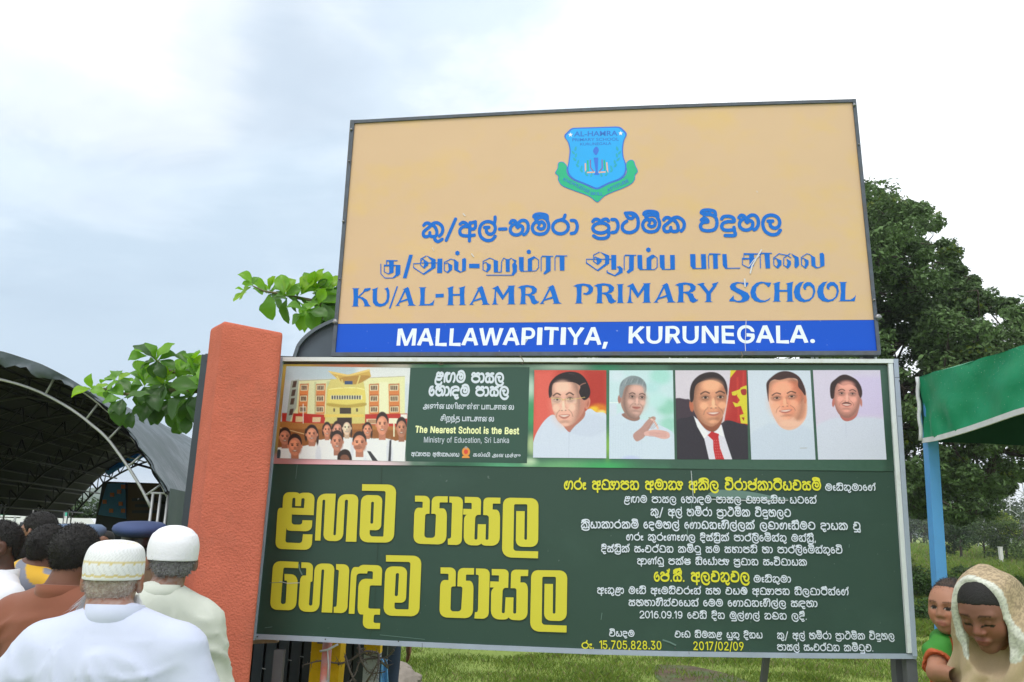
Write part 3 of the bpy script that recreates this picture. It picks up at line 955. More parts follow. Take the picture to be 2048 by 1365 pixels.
HK = [(0.2, 8.4), (1.6, 9.9), (3.8, 10), (5.3, 8.9)]
G = {
    'ක': (15.3, 'r', [HK, [(5.2, 2.9), (5.1, 1.2), (3.6, .1), (1.4, .1), (.2, 1.6), (.6, 3.9), (3.4, 6.2), (6, 8.2)],
                      [(5.2, 1.3), (6.6, .1), (9, 0), (10.4, .9), (10.6, 3.6), (9.6, 6.2), (7.6, 8.2), (5, 8.8)],
                      [(5.8, 8.6), (8, 9.9), (11, 10), (14, 8), (15.2, 5), (14.5, 2), (12.8, .2)]]),
    'ග': (13.3, 'r', [[(5, 9.8), (1.8, 8.4), (.3, 5), (.8, 1.4), (3.2, 0), (5.6, 1), (6.8, 4), (7.8, 8), (10, 9.9), (12.3, 9), (13.2, 6), (12.9, 2.5), (11.5, .1)],
                      [(5, 9.8), (3.6, 7.2), (3.6, 5)]]),
    'ඟ': (16.4, 'r', [[(0, .1), (.1, 5), (1.4, 8.8), (3.8, 10), (6, 9.6)],
                      [(7.6, 9.8), (4.4, 8.4), (3.2, 5), (3.8, 1.4), (6.2, 0), (8.6, 1), (9.9, 4), (10.9, 8), (13.2, 9.9), (15.4, 9), (16.2, 6), (15.9, 2.5), (14.5, .1)]]),
    'ජ': (12.6, 'o', [HK, [(5.3, 8.9), (5.4, 7.4)], el(6.2, 3.6, 6, 3.6), [(12.2, 3.6), (12.4, 6.5), (11.2, 8.6), (9, 8.4), (8.2, 7.2)], [(11.3, 8.4), (12.6, 10.6)]]),
    'ට': (12.2, 'o', [[(1.3, 9), (3.6, 11), (7.6, 11.3), (11, 9), (12.1, 5.2), (10.6, 1.4), (6.4, 0), (2.4, 1), (.2, 3.8), (1.2, 6.4), (4, 7)]]),
    'ඩ': (12.6, 'o', [[(2.2, 9.6), (4.4, 11.6), (8.2, 11.8), (11.5, 9.3), (12.6, 5.2), (11.6, 1.2), (9, 0), (7, 1.4), (6.7, 3.2)],
                      [(6.9, 1.4), (5, 0), (2, .3), (.2, 2.7), (1.2, 5.6), (4.2, 6.4), (5.6, 5.6)], [(4.2, 6.4), (1.2, 7.4), (2.2, 9.6)]]),
    'ණ': (18, 'r', [[(4.6, 9.7), (1.6, 8.4), (.2, 4.8), (1.5, 1), (4.4, 0), (6.6, 1.6), (6.5, 4.4), (4.4, 5.3), (3.3, 3.8)],
                    [(6.6, 2), (7.2, 7.2), (9.5, 9.9), (11.8, 8.4), (12.2, 5), (11.9, .6)], [(12.2, 5), (12.8, 8.2), (15, 9.9), (17.2, 8.4), (17.7, 4), (16.6, .2)]]),
    'ත': (12.4, 'r', [HK, [(5.4, 3), (5.3, 1.2), (3.8, .1), (1.5, .1), (.2, 1.8), (.7, 4), (3.2, 5.6), (4.9, 7.4), (5.3, 8.9)],
                      [(5.3, 1.3), (7, .1), (10, .4), (12, 2.8), (12.3, 6), (10.5, 9), (7.8, 9.9), (5.3, 8.9)]]),
    'ථ': (12.2, 'o', [[(3.6, 8.2), (.8, 6), (.3, 2.7), (2.8, .3), (7, 0), (11, 2.4), (12.1, 7), (11.2, 11.3), (8.2, 13.8), (2.6, 14)],
                      [(2.8, 13.8), (4.4, 11), (6.8, 10), (8.6, 11), (8.2, 13), (6.3, 13.6)]]),
    'ද': (9.8, 'd', [[(.4, 8.2), (2, 9.8), (6, 10), (8.8, 8.7), (9.2, 6.2), (5, 6.2), (1.6, 5.2), (.2, 3), (1.2, .8), (4, 0), (7.8, .2)], [(4.4, .1), (4.1, -2.2), (6, -3.6), (8.8, -2.6)]]),
    'ඳ': (12.6, 'd', [[(0, .1), (.1, 5), (1.2, 8.4), (3.6, 9.6)], [(3.2, 8.6), (4.8, 9.9), (8.8, 10), (11.6, 8.7), (12, 6.2), (7.8, 6.2), (4.4, 5.2), (3, 3), (4, .8), (6.8, 0), (10.6, .2)], [(7.2, .1), (6.9, -2.2), (8.8, -3.6), (11.6, -2.6)]]),
    'ධ': (12.4, 'o', [[(1.4, 9), (3.6, 11.2), (7.8, 11.6), (11.4, 9.2), (12.4, 5), (11.8, 1.4), (10.4, .1), (3, .1), (1, 1), (.3, 3.6), (1.2, 6), (3.6, 6.6), (4.6, 5.4)]]),
    'න': (13, 'r', [HK, [(5.3, 8.9), (4.6, 6.4), (1.4, 5.4), (.3, 2.8), (1.5, .3), (4.5, 0), (5.8, 1.4), (5.7, 4)],
                    [(4.8, 8.6), (7.8, 9.9), (11, 9.3), (12.8, 6), (12.5, 2.4), (11, .2), (8.2, 0), (5.8, 1.4)]]),
    'ප': (12.4, 'o', [HK, [(5.3, 8.9), (5.5, 7.3)], [(12, 8.6), (10.6, 9.9), (8.4, 9.8), (6.9, 8.7), (6.8, 7.3)], el(6.2, 3.6, 6, 3.6)]),
    'බ': (12.4, 'o', [[(5, 6.8), (2, 7.4), (1.4, 9), (3.8, 11.4), (8, 11.7), (11.5, 9), (12.4, 5), (11, 1.2), (6.5, 0), (2, .7), (.3, 3.3), (1.6, 5.2), (4.6, 4.4), (8, 4.4)]]),
    'භ': (13.8, 'r', [[(3.6, 9.6), (1.2, 9.8), (.3, 8.2), (1.8, 7), (4, 7.4)], [(1.8, 6.8), (.3, 4), (1, 1.1), (3.8, 0), (6.8, .7), (8, 3.6), (6.8, 5.4), (4.8, 5)],
                      [(4.4, 6.4), (6, 9), (8.8, 10), (12, 9.2), (13.6, 6), (13.2, 2.4), (11.6, .1)]]),
    'ම': (12.6, 'm', [[(2.6, 11), (6.5, 12.4), (10.6, 11), (12.7, 6), (10.8, 1.4), (6.5, 0), (2, 1.2), (.2, 4.8), (1.6, 8.2), (4.6, 9), (5.4, 7.2)],
                      [(5.2, 8.4), (7.4, 9), (9.4, 7), (8.8, 4.5), (6.4, 3.8), (4.6, 5)]]),
    'ඹ': (13.2, 'o', [[(3, 11), (7, 12.4), (11, 11), (13, 6), (11, 1.2), (6.6, 0), (2, 1), (.2, 4.8), (1.8, 8.6)], [(1.6, 6.4), (6.6, 6.4), (10.4, 6.4)], [(3.4, 9.2), (6.6, 9.4), (6.6, 3.2)], el(8.6, 4.4, 1.8, 1.7), [(9.6, 9.2), (8, 8.6)]]),
    'ය': (12.4, 'o', [[(3.8, 9.5), (1.5, 9.0), (1.4, 7.4), (3.4, 6.4), (.9, 5.2), (.3, 2.4), (2, .1), (4.8, .3), (6, 2), (6, 4.4)], [(6, 2), (7.3, .2), (10.2, .1), (12.2, 2.2), (12.4, 6), (11.8, 9), (10.4, 10)]]),
    'ර': (12, 'o', [el(6, 5, 5.9, 5), [(5.6, 10), (8.2, 11), (9.4, 13.6)]]),
    'ල': (12.6, 'l', [[(12.4, -.8), (9.8, -3.4), (5.4, -3.6), (1.4, -.8), (.2, 4.2), (2, 8.6), (6.4, 10.2), (10.8, 8.6), (12.3, 4.9), (10.8, 1.5), (7.8, .9), (5.6, 2.8), (5.6, 5.6)], [(4, 5.9), (7.4, 5.9)]]),
    'ව': (12.4, 'o', [[(1, 7.8), (2.8, 9), (5, 8.2), (5.6, 6.4), (2.2, 6), (.3, 3.8), (1.4, .8), (6, -.1), (10.5, 1.1), (12.2, 5), (11.4, 9.3), (8, 11.5), (3, 11.5)]]),
    'ශ': (13.3, 'r', [[(4.6, 9.8), (1.6, 8.2), (.3, 5), (.8, 1.4), (3.2, 0), (5.6, 1), (6.8, 4), (7.8, 8), (10, 9.9), (12.3, 9), (13.2, 6), (12.9, 2.5), (11.5, .1)], [(6.6, 3.4), (3, 4.6)]]),
    'ෂ': (12.4, 'o', [HK, [(5.3, 8.9), (5.5, 7.3)], [(12, 8.6), (10.6, 9.9), (8.4, 9.8), (6.9, 8.7), (6.8, 7.3)], el(6.2, 3.6, 6, 3.6), [(.6, 3.6), (11.8, 3.6)]]),
    'ස': (12.4, 'r', [[(.6, 9.4), (3, 10), (5.2, 9.2), (5.4, 7.6), (1.8, 6.6), (.3, 3.8), (.8, 1.1), (3, .1), (5.3, .6), (6.1, 2.4), (6.1, 4.6)],
                      [(12, 9.8), (9.4, 9.8), (7.6, 8.8), (7.6, 7.6), (10.6, 6.6), (12.2, 4), (11.5, 1.1), (9.2, .1), (7, .5), (6.1, 2.4)]]),
    'හ': (14, 'r', [[(.2, 8.8), (1.6, 10.4), (3.8, 10.1), (4.4, 8.4), (2.2, 7.2), (.5, 5), (.7, 2.2), (3, .2), (6.4, 0), (9.2, 1.8), (9.9, 5), (8, 6.6), (6, 5.2)],
                    [(5.2, 6), (6.4, 8.6), (9, 10.4), (12, 10), (13.8, 7.4), (13.8, 3.6), (12.2, .8), (10.6, 0)]]),
    'ළ': (11.6, 'd', [[(11.4, 6.6), (11.4, 9.2), (9, 10.3), (7, 9.4), (4.6, 10.3), (2.4, 9), (2.2, 6.6)], [(2, 6.6), (11.4, 6.6)], [(7, 9.4), (7, 8)],
                      [(2, 6.6), (1.3, 4), (3, 2.6), (7.4, 2.5), (9.4, 4)], [(1.4, 5), (.1, 1), (.9, -2.2), (4.6, -3.5), (8.6, -3), (9.8, -1)]]),
    'අ': (12.4, 'o', [[(.4, 8.8), (2.4, 10), (5, 9.2), (5.9, 7.2)], [(7.8, 6.6), (3, 6.8), (.4, 4.2), (1.2, 1), (4.6, 0), (8.4, 0), (11.6, .4)], [(8, 9.6), (8, -3.8)], [(12.2, 10.2), (8.8, 9.4)], [(12, 10), (12.3, 7), (11.2, 5), (8.6, 5)]]),
    '/': (7, '', [[(0, -3), (6.6, 12.6)]]), '-': (5, '', [[(0, 4.4), (5, 4.4)]]), '.': (1.4, '', [[(.4, .1), (.5, .2)]]), ',': (1.8, '', [[(1, .4), (.3, -2.2)]]),
    '0': (8.4, '', [el(4.2, 6, 4.2, 6)]), '1': (4, '', [[(0, 9.6), (3, 12), (3, 0)]]), '2': (8.4, '', [[(.2, 9.2), (2, 11.6), (5.6, 12), (8, 9.6), (7.4, 6.6), (.2, .1), (8.4, .1)]]),
    '6': (8.4, '', [[(7.2, 11.2), (3.6, 11.4), (.8, 8), (.3, 4)], el(4.2, 3.7, 4, 3.7)]), '9': (8.4, '', [el(4.2, 8.2, 4, 3.7), [(8.1, 8), (7.6, 3.4), (4.6, .2), (1.2, .8)]]),
}
AA = [[(.2, 9.6), (3, 9.2), (4.5, 6.6), (4.5, 3.4), (3, .7), (.2, .1)]]
EE = (7.2, [[(3.2, 5), (4.8, 6.8), (6.9, 5.2), (6.8, 1.8), (4.2, 0), (1.2, 1.2), (.2, 5), (1.8, 9), (5, 10)]])
AE = (4.6, [[(4, 8.6), (1.4, 8.2), (1.2, 6.2), (4.2, 5)], [(1.4, 6), (1.4, 1.4), (2.8, .1), (4.6, .6)]])
AEE = (5.4, [[(4.8, 8.8), (1.4, 8.6), (1.2, 6.8), (4.6, 6), (1.4, 4.4), (1.4, 1.4), (3, .1), (5.2, .6)]])

def sinhala(text):
    """lay the letters out -> list of strokes, total width (x-height = 10)"""
    cl = []
    i = 0
    while i < len(text):
        c = text[i]
        if c == '\u0dca' and i + 2 < len(text) and text[i + 1] == '\u200d' and text[i + 2] in 'රය':
            cl[-1][1].append('RA' if text[i + 2] == 'ර' else 'YA')
            i += 3
            continue
        if c in '\u0dcf\u0dd0\u0dd1\u0dd2\u0dd3\u0dd4\u0dd6\u0dd8\u0dd9\u0dda\u0ddc\u0ddd\u0dca\u0d82':
            cl[-1][1].append(c)
        elif c == 'ආ':
            cl.append(['අ', ['\u0dcf']])
        elif c == 'ඇ':
            cl.append(['අ', ['\u0dd0']])
        elif c != '\u200d':
            cl.append([c, []])
        i += 1
    x = 0.0
    out = []
    gap = 2.9
    wi = [0, 0]

    def put(strokes, dx):
        for s_ in strokes:
            out.append((wi[0], wi[1], [(p[0] + dx, p[1]) for p in s_]))
    for b, sg in cl:
        wi[1] += 1
        if b == ' ':
            x += 8.5
            wi[0] += 1
            continue
        adv, kind, st = G[b]
        st = list(st)
        pre = [q for q in sg if q in '\u0dd9\u0dda\u0ddc\u0ddd']
        if pre:
            put(EE[1], x)
            x += EE[0] + gap
            if pre[0] in '\u0dda\u0ddd':
                sg = sg + ['\u0dca']
            if pre[0] in '\u0ddc\u0ddd':
                sg = sg + ['\u0dcf']
        w = adv
        top = 12 if kind in 'om' and b in 'ටඩධබමඹව' else 10
        for q in sg:
            if q in '\u0dd2\u0dd3' or (q == '\u0dca' and b in 'මවබඩ' or (q == '\u0dca' and b in 'ට')):
                if b in 'මවබඩටධ':
                    st = [[p for p in s_] for s_ in st]
                    put([[(w * .92, top - 1), (w * .86, top + 1.8), (w * .5, top + 2.9), (w * .2, top + 2.5), (w * .1, top + 1), (w * .3, top + .2), (w * .6, top + .3)]], x)
                else:
                    put([[(w * .97, 8.6), (w * 1.0, 11.4), (w * .8, 13.6), (w * .45, 13.9), (w * .15, 12.8), (w * .1, 11.6), (w * .5, 12)]], x)
                if q == '\u0dd3':
                    put([el(x * 0 + w * .8, top + 3.6, 1.3, 1.1)], x)
            elif q == '\u0dca':
                if kind == 'l':
                    put([[(w - 1.2, 8.4), (w - .7, 11), (w - .7, 13.4)]], x)
                elif b in 'ක':
                    put([[(w - 2.4, 9.4), (w - 1.6, 12), (w - .2, 12.6), (w + .2, 14.4)], [(w - 1.6, 12), (w - 3.2, 12.8)]], x)
                else:
                    put([[(w - 1.2, 8.6), (w - .4, 11.4), (w + .4, 12), (w + .9, 13.8)], [(w - .4, 11.6), (w - 2, 12.4)]], x)
            elif q == '\u0dd4':
                if b in 'කතග':
                    put([[(w * .6, .1), (w * .62, -2.4), (w * .78, -3.8), (w * .98, -2.2)]], x)
                elif b == 'ර':
                    put([[(4.6, 7.4), (1.4, 6.9), (1.4, 1.4), (2.8, .1), (4.8, .8)], [(1.5, 5.2), (4, 5.2)]], x + w + 1.4)
                    w += 6.2
                elif b == 'ළ':
                    put([[(w, 7), (w + 2.4, 9.6), (w + 5, 7.8), (w + 5.2, 2.4), (w + 2.6, .1), (w + .4, 1.6)]], x)
                    w += 5.4
                else:
                    if kind == 'd':
                        st = [st[0]]
                    put([[(w * .92, 2), (w * .95, -.6), (w * .95, -3.7), (w * .25, -3.7)]], x)
            elif q == '\u0dd6':
                put([[(w * .95, 2), (w * .95, -3.8), (w * .7, -3.8), (w * .6, -2.2), (w * .45, -3.8), (w * .1, -3.8)]], x)
            elif q == 'RA':
                put([[(w * .97, 1.4), (w * .96, -2), (w * .75, -3.8), (w * .35, -3.8), (w * .06, -2)]], x)
            elif q == 'YA':
                put([[(1, 8.8), (3.2, 9.8), (4.8, 8.4), (2.8, 6.2), (5.6, 4.4), (6.6, 2), (4.8, .1), (1.6, .3), (.6, 2)], [(5.4, 4.6), (8.2, 5.6), (8.8, 7.8), (6.8, 9.6)]], x + w + .6)
                w += 9
            elif q == '\u0dd8':
                put([[(.6, 4.6), (3, 4.8), (3, 2.4), (.8, 2.2), (.8, -1), (2.6, -1.8), (4.4, -.6)]], x + w + 1)
                w += 5
            elif q == '\u0d82':
                put([el(2.4, 2.6, 2.3, 2.3)], x + w + gap * .8)
                w += 5 + gap * .7
        put(st, x)
        x += w + gap
        for q in sg:
            if q == '\u0dcf':
                put(AA, x - gap + 1.9)
                x += 4.6 + gap - .9
            elif q in '\u0dd0\u0dd1':
                a_ = AE if q == '\u0dd0' else AEE
                put(a_[1], x - .6)
                x += a_[0] + gap - .8
    return out, x - gap

def on_line(pl, V, a, b, width, unit_h, hpx, off):
    """2D text units -> plane; a, b photo pixels of the baseline ends; hpx photo height of unit_h units"""
    A, B = pl.on(*a), pl.on(*b)
    mid = ((a[0] + b[0]) / 2, (a[1] + b[1]) / 2)
    H = np.linalg.norm(pl.on(mid[0], mid[1] - hpx) - pl.on(*mid))
    ex = (B - A) / width
    L = np.linalg.norm(B - A)
    exn = (B - A) / L
    ey = np.cross(exn, pl.n)
    ey = ey / np.linalg.norm(ey) * H / unit_h
    if ey[2] < 0:
        ey = -ey
    return A + V[:, :1] * ex + V[:, 1:2] * ey + pl.n * off[:, None]

def line_sinhala(name, parent, pl, text, a, b, hpx, m, pen=2.1, off=.002, per=0):
    st_all, w = sinhala(text)
    o = off
    for key in sorted(set(t_[per] for t_ in st_all)):
        o = _word(name, parent, pl, [t_[2] for t_ in st_all if t_[per] == key], w, a, b, hpx, m, pen, o)

def _word(name, parent, pl, st, w, a, b, hpx, m, pen, o):
    VV, FF, OO = [], [], []
    nb = 0
    for s_ in st:
        pts = catmull(s_, 5) if len(s_) > 2 else s_
        v, f = ribbon(pts, pen)
        z = np.linspace(o, o + 6e-5, len(v))
        o += 1.2e-5
        VV.append(v)
        OO.append(z)
        FF += [tuple(i + nb for i in q) for q in f]
        nb += len(v)
    V = np.vstack(VV)
    obj(name, on_line(pl, V, a, b, w, 10.0, hpx, np.concatenate(OO)), FF, m, parent)
    return o

def line_font(name, parent, pl, text, a, b, hpx, m, offset=0.0, cap=.729, off=.002, dil=0):
    V, Fc = text2d(text, offset)
    x0, x1 = V[:, 0].min(), V[:, 0].max()
    V = V.copy()
    V[:, 0] -= x0
    return tag(obj(name, on_line(pl, V, a, b, x1 - x0, cap, hpx, np.full(len(V), off)), Fc, m, parent), kind='stuff')

def traced(name, parent, pl, loops_list, m, zoom=None, off=.002, thins=(), tw=8.0, split=0):
    """outlines traced from the photograph (zoom = x0, y0, scale) laid on the board plane"""
    x0, y0, s_ = zoom or (0, 0, 1.0)
    VV, FF, OO = [], [], []
    nb = 0
    o = off
    for loops in loops_list:
        v, f = fill2d(loops)
        if not len(v):
            continue
        VV.append(v)
        OO.append(np.full(len(v), o))
        FF += [tuple(i + nb for i in q) for q in f]
        nb += len(v)
        o += 2.5e-5
    for t_ in thins:
        v, f = ribbon(t_, tw, caps=False)
        VV.append(v)
        OO.append(np.linspace(o, o + 2e-5, len(v)))
        FF += [tuple(i + nb for i in q) for q in f]
        nb += len(v)
        o += 2.5e-5
    V = np.vstack(VV)
    W = pl.on(x0 + V[:, 0] / s_, y0 + V[:, 1] / s_) + pl.n * np.concatenate(OO)[:, None]
    if not split:
        return obj(name, W, FF, m, parent)
    # pieces: shapes that come near each other in x belong to one letter
    ids, cur, last = [], 0, -1e9
    spans = []
    k0 = 0
    for v in VV:
        spans.append((v[:, 0].min(), v[:, 0].max(), k0, len(v)))
        k0 += len(v)
    spans.sort()
    groups = []
    for a0, a1, k, n in spans:
        if groups and a0 < groups[-1][0] + split:
            groups[-1][0] = max(groups[-1][0], a1)
            groups[-1][1] |= set(range(k, k + n))
        else:
            groups.append([a1, set(range(k, k + n))])
    for _, ids in groups:
        loc = {i: j for j, i in enumerate(sorted(ids))}
        obj(name, W[sorted(ids)], [tuple(loc[i] for i in f_) for f_ in FF if f_[0] in ids], m, parent)

def panel_px(mb, pl, corners, front, back, nx=1, ny=1, bend=None):
    """slab whose front outline is given by photograph corners TL TR BR BL on the plane"""
    c = [pl.on(*q) for q in corners]
    P = [c[3] + pl.n * front, c[2] + pl.n * front, c[2] + pl.n * back, c[3] + pl.n * back,
         c[0] + pl.n * front, c[1] + pl.n * front, c[1] + pl.n * back, c[0] + pl.n * back]
    return mb.hexa(P)

def pbar(mb, pl, a, b, wpx_a, front, back, side=(0, 1)):
    """frame bar between two photograph pixels, inner edge offset (px) given"""
    sx, sy = side
    a2 = (a[0] + sx * wpx_a, a[1] + sy * wpx_a)
    b2 = (b[0] + sx * wpx_a, b[1] + sy * wpx_a)
    c = [pl.on(*q) for q in (a, b, b2, a2)]
    return mb.hexa([c[0] + pl.n * back, c[1] + pl.n * back, c[2] + pl.n * back, c[3] + pl.n * back,
                    c[0] + pl.n * front, c[1] + pl.n * front, c[2] + pl.n * front, c[3] + pl.n * front])

# ================================================================== upper school name board
def board_mat(name, col, rough, stain_col=None, smap=(.5, .7), samt=.5, sscale=3.0, spec=.5, speck=0.0, speckc=(.6, .6, .6), wave=0.03):
    m = mat(name, col, rough, spec=spec)
    t = m.node_tree
    b = t.nodes['Principled BSDF']
    co = t.nodes['Texture Coordinate']
    base = t.nodes['RGB'].outputs[0]

    def nz(scale, detail=6, rgh=.6, sc=(1, 1, 1)):
        mp = t.nodes.new('ShaderNodeMapping')
        mp.inputs['Scale'].default_value = sc
        t.links.new(co.outputs['Object'], mp.inputs[0])
        n = t.nodes.new('ShaderNodeTexNoise')
        n.inputs['Scale'].default_value = scale
        n.inputs['Detail'].default_value = detail
        n.inputs['Roughness'].default_value = rgh
        t.links.new(mp.outputs[0], n.inputs['Vector'])
        return n.outputs['Fac']

    def mr(v, a, b_, c, d):
        r = t.nodes.new('ShaderNodeMapRange')
        for k, q in zip(('From Min', 'From Max', 'To Min', 'To Max'), (a, b_, c, d)):
            r.inputs[k].default_value = q
        t.links.new(v, r.inputs['Value'])
        return r.outputs[0]

    def mx(f, A, B):
        x = t.nodes.new('ShaderNodeMix')
        x.data_type = 'RGBA'
        t.links.new(f, x.inputs['Factor'])
        t.links.new(A, x.inputs[6])
        x.inputs[7].default_value = tuple(B) + (1,)
        return x.outputs[2]
    cur = base
    if stain_col is not None:
        f = mr(nz(sscale, 6, .6, (1, 1, 1.4)), smap[0], smap[1], 0, samt)
        cur = mx(f, cur, stain_col)
    if speck:
        f = mr(nz(38, 3, .7), .70, .76, 0, speck)
        cur = mx(f, cur, speckc)
    f = mr(nz(1.3, 4, .6), .3, .7, 0.0, .10)
    cur = mx(f, cur, tuple(min(1, c * 1.25 + .02) for c in col[:3]))
    t.links.new(cur, b.inputs['Base Color'])
    t.links.new(mr(nz(5, 5, .7), .3, .7, rough * .85, rough * 1.2), b.inputs['Roughness'])
    bp = t.nodes.new('ShaderNodeBump')
    bp.inputs['Strength'].default_value = wave * 10
    bp.inputs['Distance'].default_value = .02
    t.links.new(nz(2.2, 3, .5), bp.inputs['Height'])
    t.links.new(bp.outputs[0], b.inputs['Normal'])
    return m

K = 1.10

def pc(r, g, b_, k=K):
    return tuple(np.clip(lin((r, g, b_)) * k, 0, .88))

m_tan = board_mat('tan_vinyl', pc(211, 178, 142, .96), .42, pc(220, 184, 104, .96), (.50, .74), .5, 3.2, spec=.4)
m_band = board_mat('blue_vinyl', pc(0, 82, 205, .92), .42, None, spec=.28, speck=.5, speckc=(.5, .6, .7))
m_blue = board_mat('blue_lettering', pc(6, 106, 205, .95), .5, pc(44, 132, 214, 1.), (.5, .75), .4, 1.2, spec=.25)
m_white_l = mat('white_lettering', pc(214, 221, 240, 1.15), .4)
m_frame_dk = mat('weathered_dark_steel', pc(72, 80, 92), .55, var=.25, vscale=20, stain=.7, stcol=(.13, .10, .08), stscale=9)
m_bolt = mat('bolt_steel', (.25, .25, .26), .4, metal=.8)
m_alu = mat('painted_aluminium_channel', pc(150, 160, 178), .45, var=.08, vscale=6, stain=.35, stcol=(.30, .30, .30), stscale=11)
m_alu_w = mat('pale_metal_trim', pc(205, 210, 212), .5, var=.08, vscale=6, stain=.45, stcol=(.32, .27, .20), stscale=12)
m_back = mat('board_backing_steel', (.12, .12, .12), .6)

cU = [(708, 247), (1705, 205), (1755, 702), (668, 703)]
t_up = thing('school_name_board', 'tan and blue metal board with the school name in three languages, above the green board', 'sign',
             UP.on(1210, 707) * np.array([1, 1, 0]))
# the tan sheet bows a little between its frame bars, so it is a grid
nx, ny = 48, 20
uu, vv = np.meshgrid(np.linspace(0, 1, nx + 1), np.linspace(0, 1, ny + 1))

def bil(c, u, v):
    c = np.array(c, float)
    return (c[0] * ((1 - u) * (1 - v))[..., None] + c[1] * (u * (1 - v))[..., None] + c[2] * (u * v)[..., None] + c[3] * ((1 - u) * v)[..., None])

def gridfaces(nx, ny):
    i = np.arange(ny)[:, None] * (nx + 1) + np.arange(nx)[None]
    return np.stack([i, i + nx + 1, i + nx + 2, i + 1], -1).reshape(-1, 4)

# photographic outline: the top edge is slightly arched
q = bil([(708, 247), (1705, 205), (1753, 640), (670, 648)], uu, vv)
bowpx = -5.0 * np.sin(np.pi * uu) * (1 - vv)
W = UP.on(q[..., 0].ravel(), (q[..., 1] + bowpx).ravel())
obj('tan_panel', W, gridfaces(nx, ny), m_tan, t_up)
q = bil([(670, 648.5), (1753, 640.5), (1758, 704), (666, 706)], uu, vv)
obj('blue_band', UP.on(q[..., 0].ravel(), q[..., 1].ravel(), .0015), gridfaces(nx, ny), m_band, t_up)
mb = MB()
bk = [(700, 240), (1700, 198), (1752, 704), (664, 706)]
panel_px(mb, UP, bk, -.004, -.02)
mb.build('backing_sheet', m_back, t_up)
tops = [(704 + (1709 - 704) * t, 242.5 + (200 - 242.5) * t - 5 * math.sin(math.pi * t)) for t in np.linspace(0, 1, 9)]
mb = MB()
for a, b in zip(tops[:-1], tops[1:]):
    pbar(mb, UP, a, b, 6, .010, -.045, (0, 1))
mb.build('frame_bar', m_frame_dk, t_up)['label'] = 'thin dark top frame bar'
mb = MB()
pbar(mb, UP, (703, 242), (664, 710), 7, .012, -.045, (1, 0))
mb.build('frame_bar', m_frame_dk, t_up)
mb = MB()
pbar(mb, UP, (1704, 200), (1754, 708), 7, .012, -.045, (1, 0))
mb.build('frame_bar', m_frame_dk, t_up)
mb = MB()
pbar(mb, UP, (664, 706), (1760, 703), 8, .014, -.045, (0, 1))
mb.build('frame_bar', m_frame_dk, t_up)
# bolts
for (bx_, by_, r_) in ((672, 645, 6), (1755, 636, 6.5), (1707, 213, 3.5), (704, 262, 3), (688, 445, 3), (1746, 602, 2.5), (1716, 292, 2), (700, 325, 2), (681, 560, 2)):
    mb = MB()
    P0 = UP.on(bx_, by_)
    r0 = r_ / F_PX * 4.7
    mb.tube([P0 + UP.n * .010, P0 + UP.n * .019, P0 + UP.n * .024], [r0, r0 * .95, r0 * .45], 10)
    mb.build('bolt', m_bolt, t_up, True)

line_sinhala('sinhala_letter', t_up, UP, 'කු/අල්-හම්රා ප්‍රාථමික විදුහල', (846, 474), (1561, 459), 27.5, m_blue, 2.5, per=1)

Z3, Z4 = (750, 490, 5.251), (1160, 480, 4.096)

def hexa(cx, cy, r):
    return [[(cx + r * math.cos(a), cy + r * math.sin(a)) for a in np.arange(6) * math.pi / 3 + .5]]

thick = [[[(148, 165), (198, 165), (196, 292), (145, 312), (140, 300), (150, 290)]], [[(218, 215), (268, 215), (266, 310), (200, 352), (185, 345), (215, 315)]],
         [[(292, 352), (360, 105), (398, 105), (332, 352)]], [[(500, 140), (560, 185), (560, 215), (522, 250), (508, 235), (518, 200)]],
         [[(540, 113), (638, 155), (638, 240), (515, 318), (506, 302), (590, 240), (590, 165)]], [[(657, 147), (708, 145), (706, 298), (652, 298)]],
         [[(765, 190), (813, 215), (810, 265), (768, 298), (756, 285), (775, 262)]], [[(830, 150), (878, 183), (874, 262), (900, 280), (888, 294), (832, 264)]],
         [[(915, 150), (945, 138), (958, 155), (955, 268), (915, 285)]], hexa(866, 88, 26), [[(988, 200), (1098, 200), (1098, 248), (988, 245)]],
         [[(1168, 185), (1218, 210), (1215, 255), (1180, 290), (1168, 270), (1178, 240)]], [[(1245, 155), (1292, 170), (1292, 288), (1248, 288)]],
         [[(1372, 152), (1415, 150), (1415, 285), (1375, 285)]], [[(1430, 142), (1488, 165), (1478, 195), (1492, 215), (1490, 285), (1455, 325), (1435, 312), (1448, 275), (1440, 210), (1462, 180)]],
         [[(1512, 130), (1562, 130), (1562, 282), (1530, 282), (1514, 260)]], [[(1605, 150), (1665, 122), (1690, 134), (1650, 165), (1650, 275), (1605, 278)]], hexa(1615, 75, 25),
         [[(1795, 124), (1845, 124), (1845, 275), (1780, 315), (1768, 300), (1795, 265)]], [[(1938, 120), (1990, 120), (1990, 272), (1942, 272)]]]
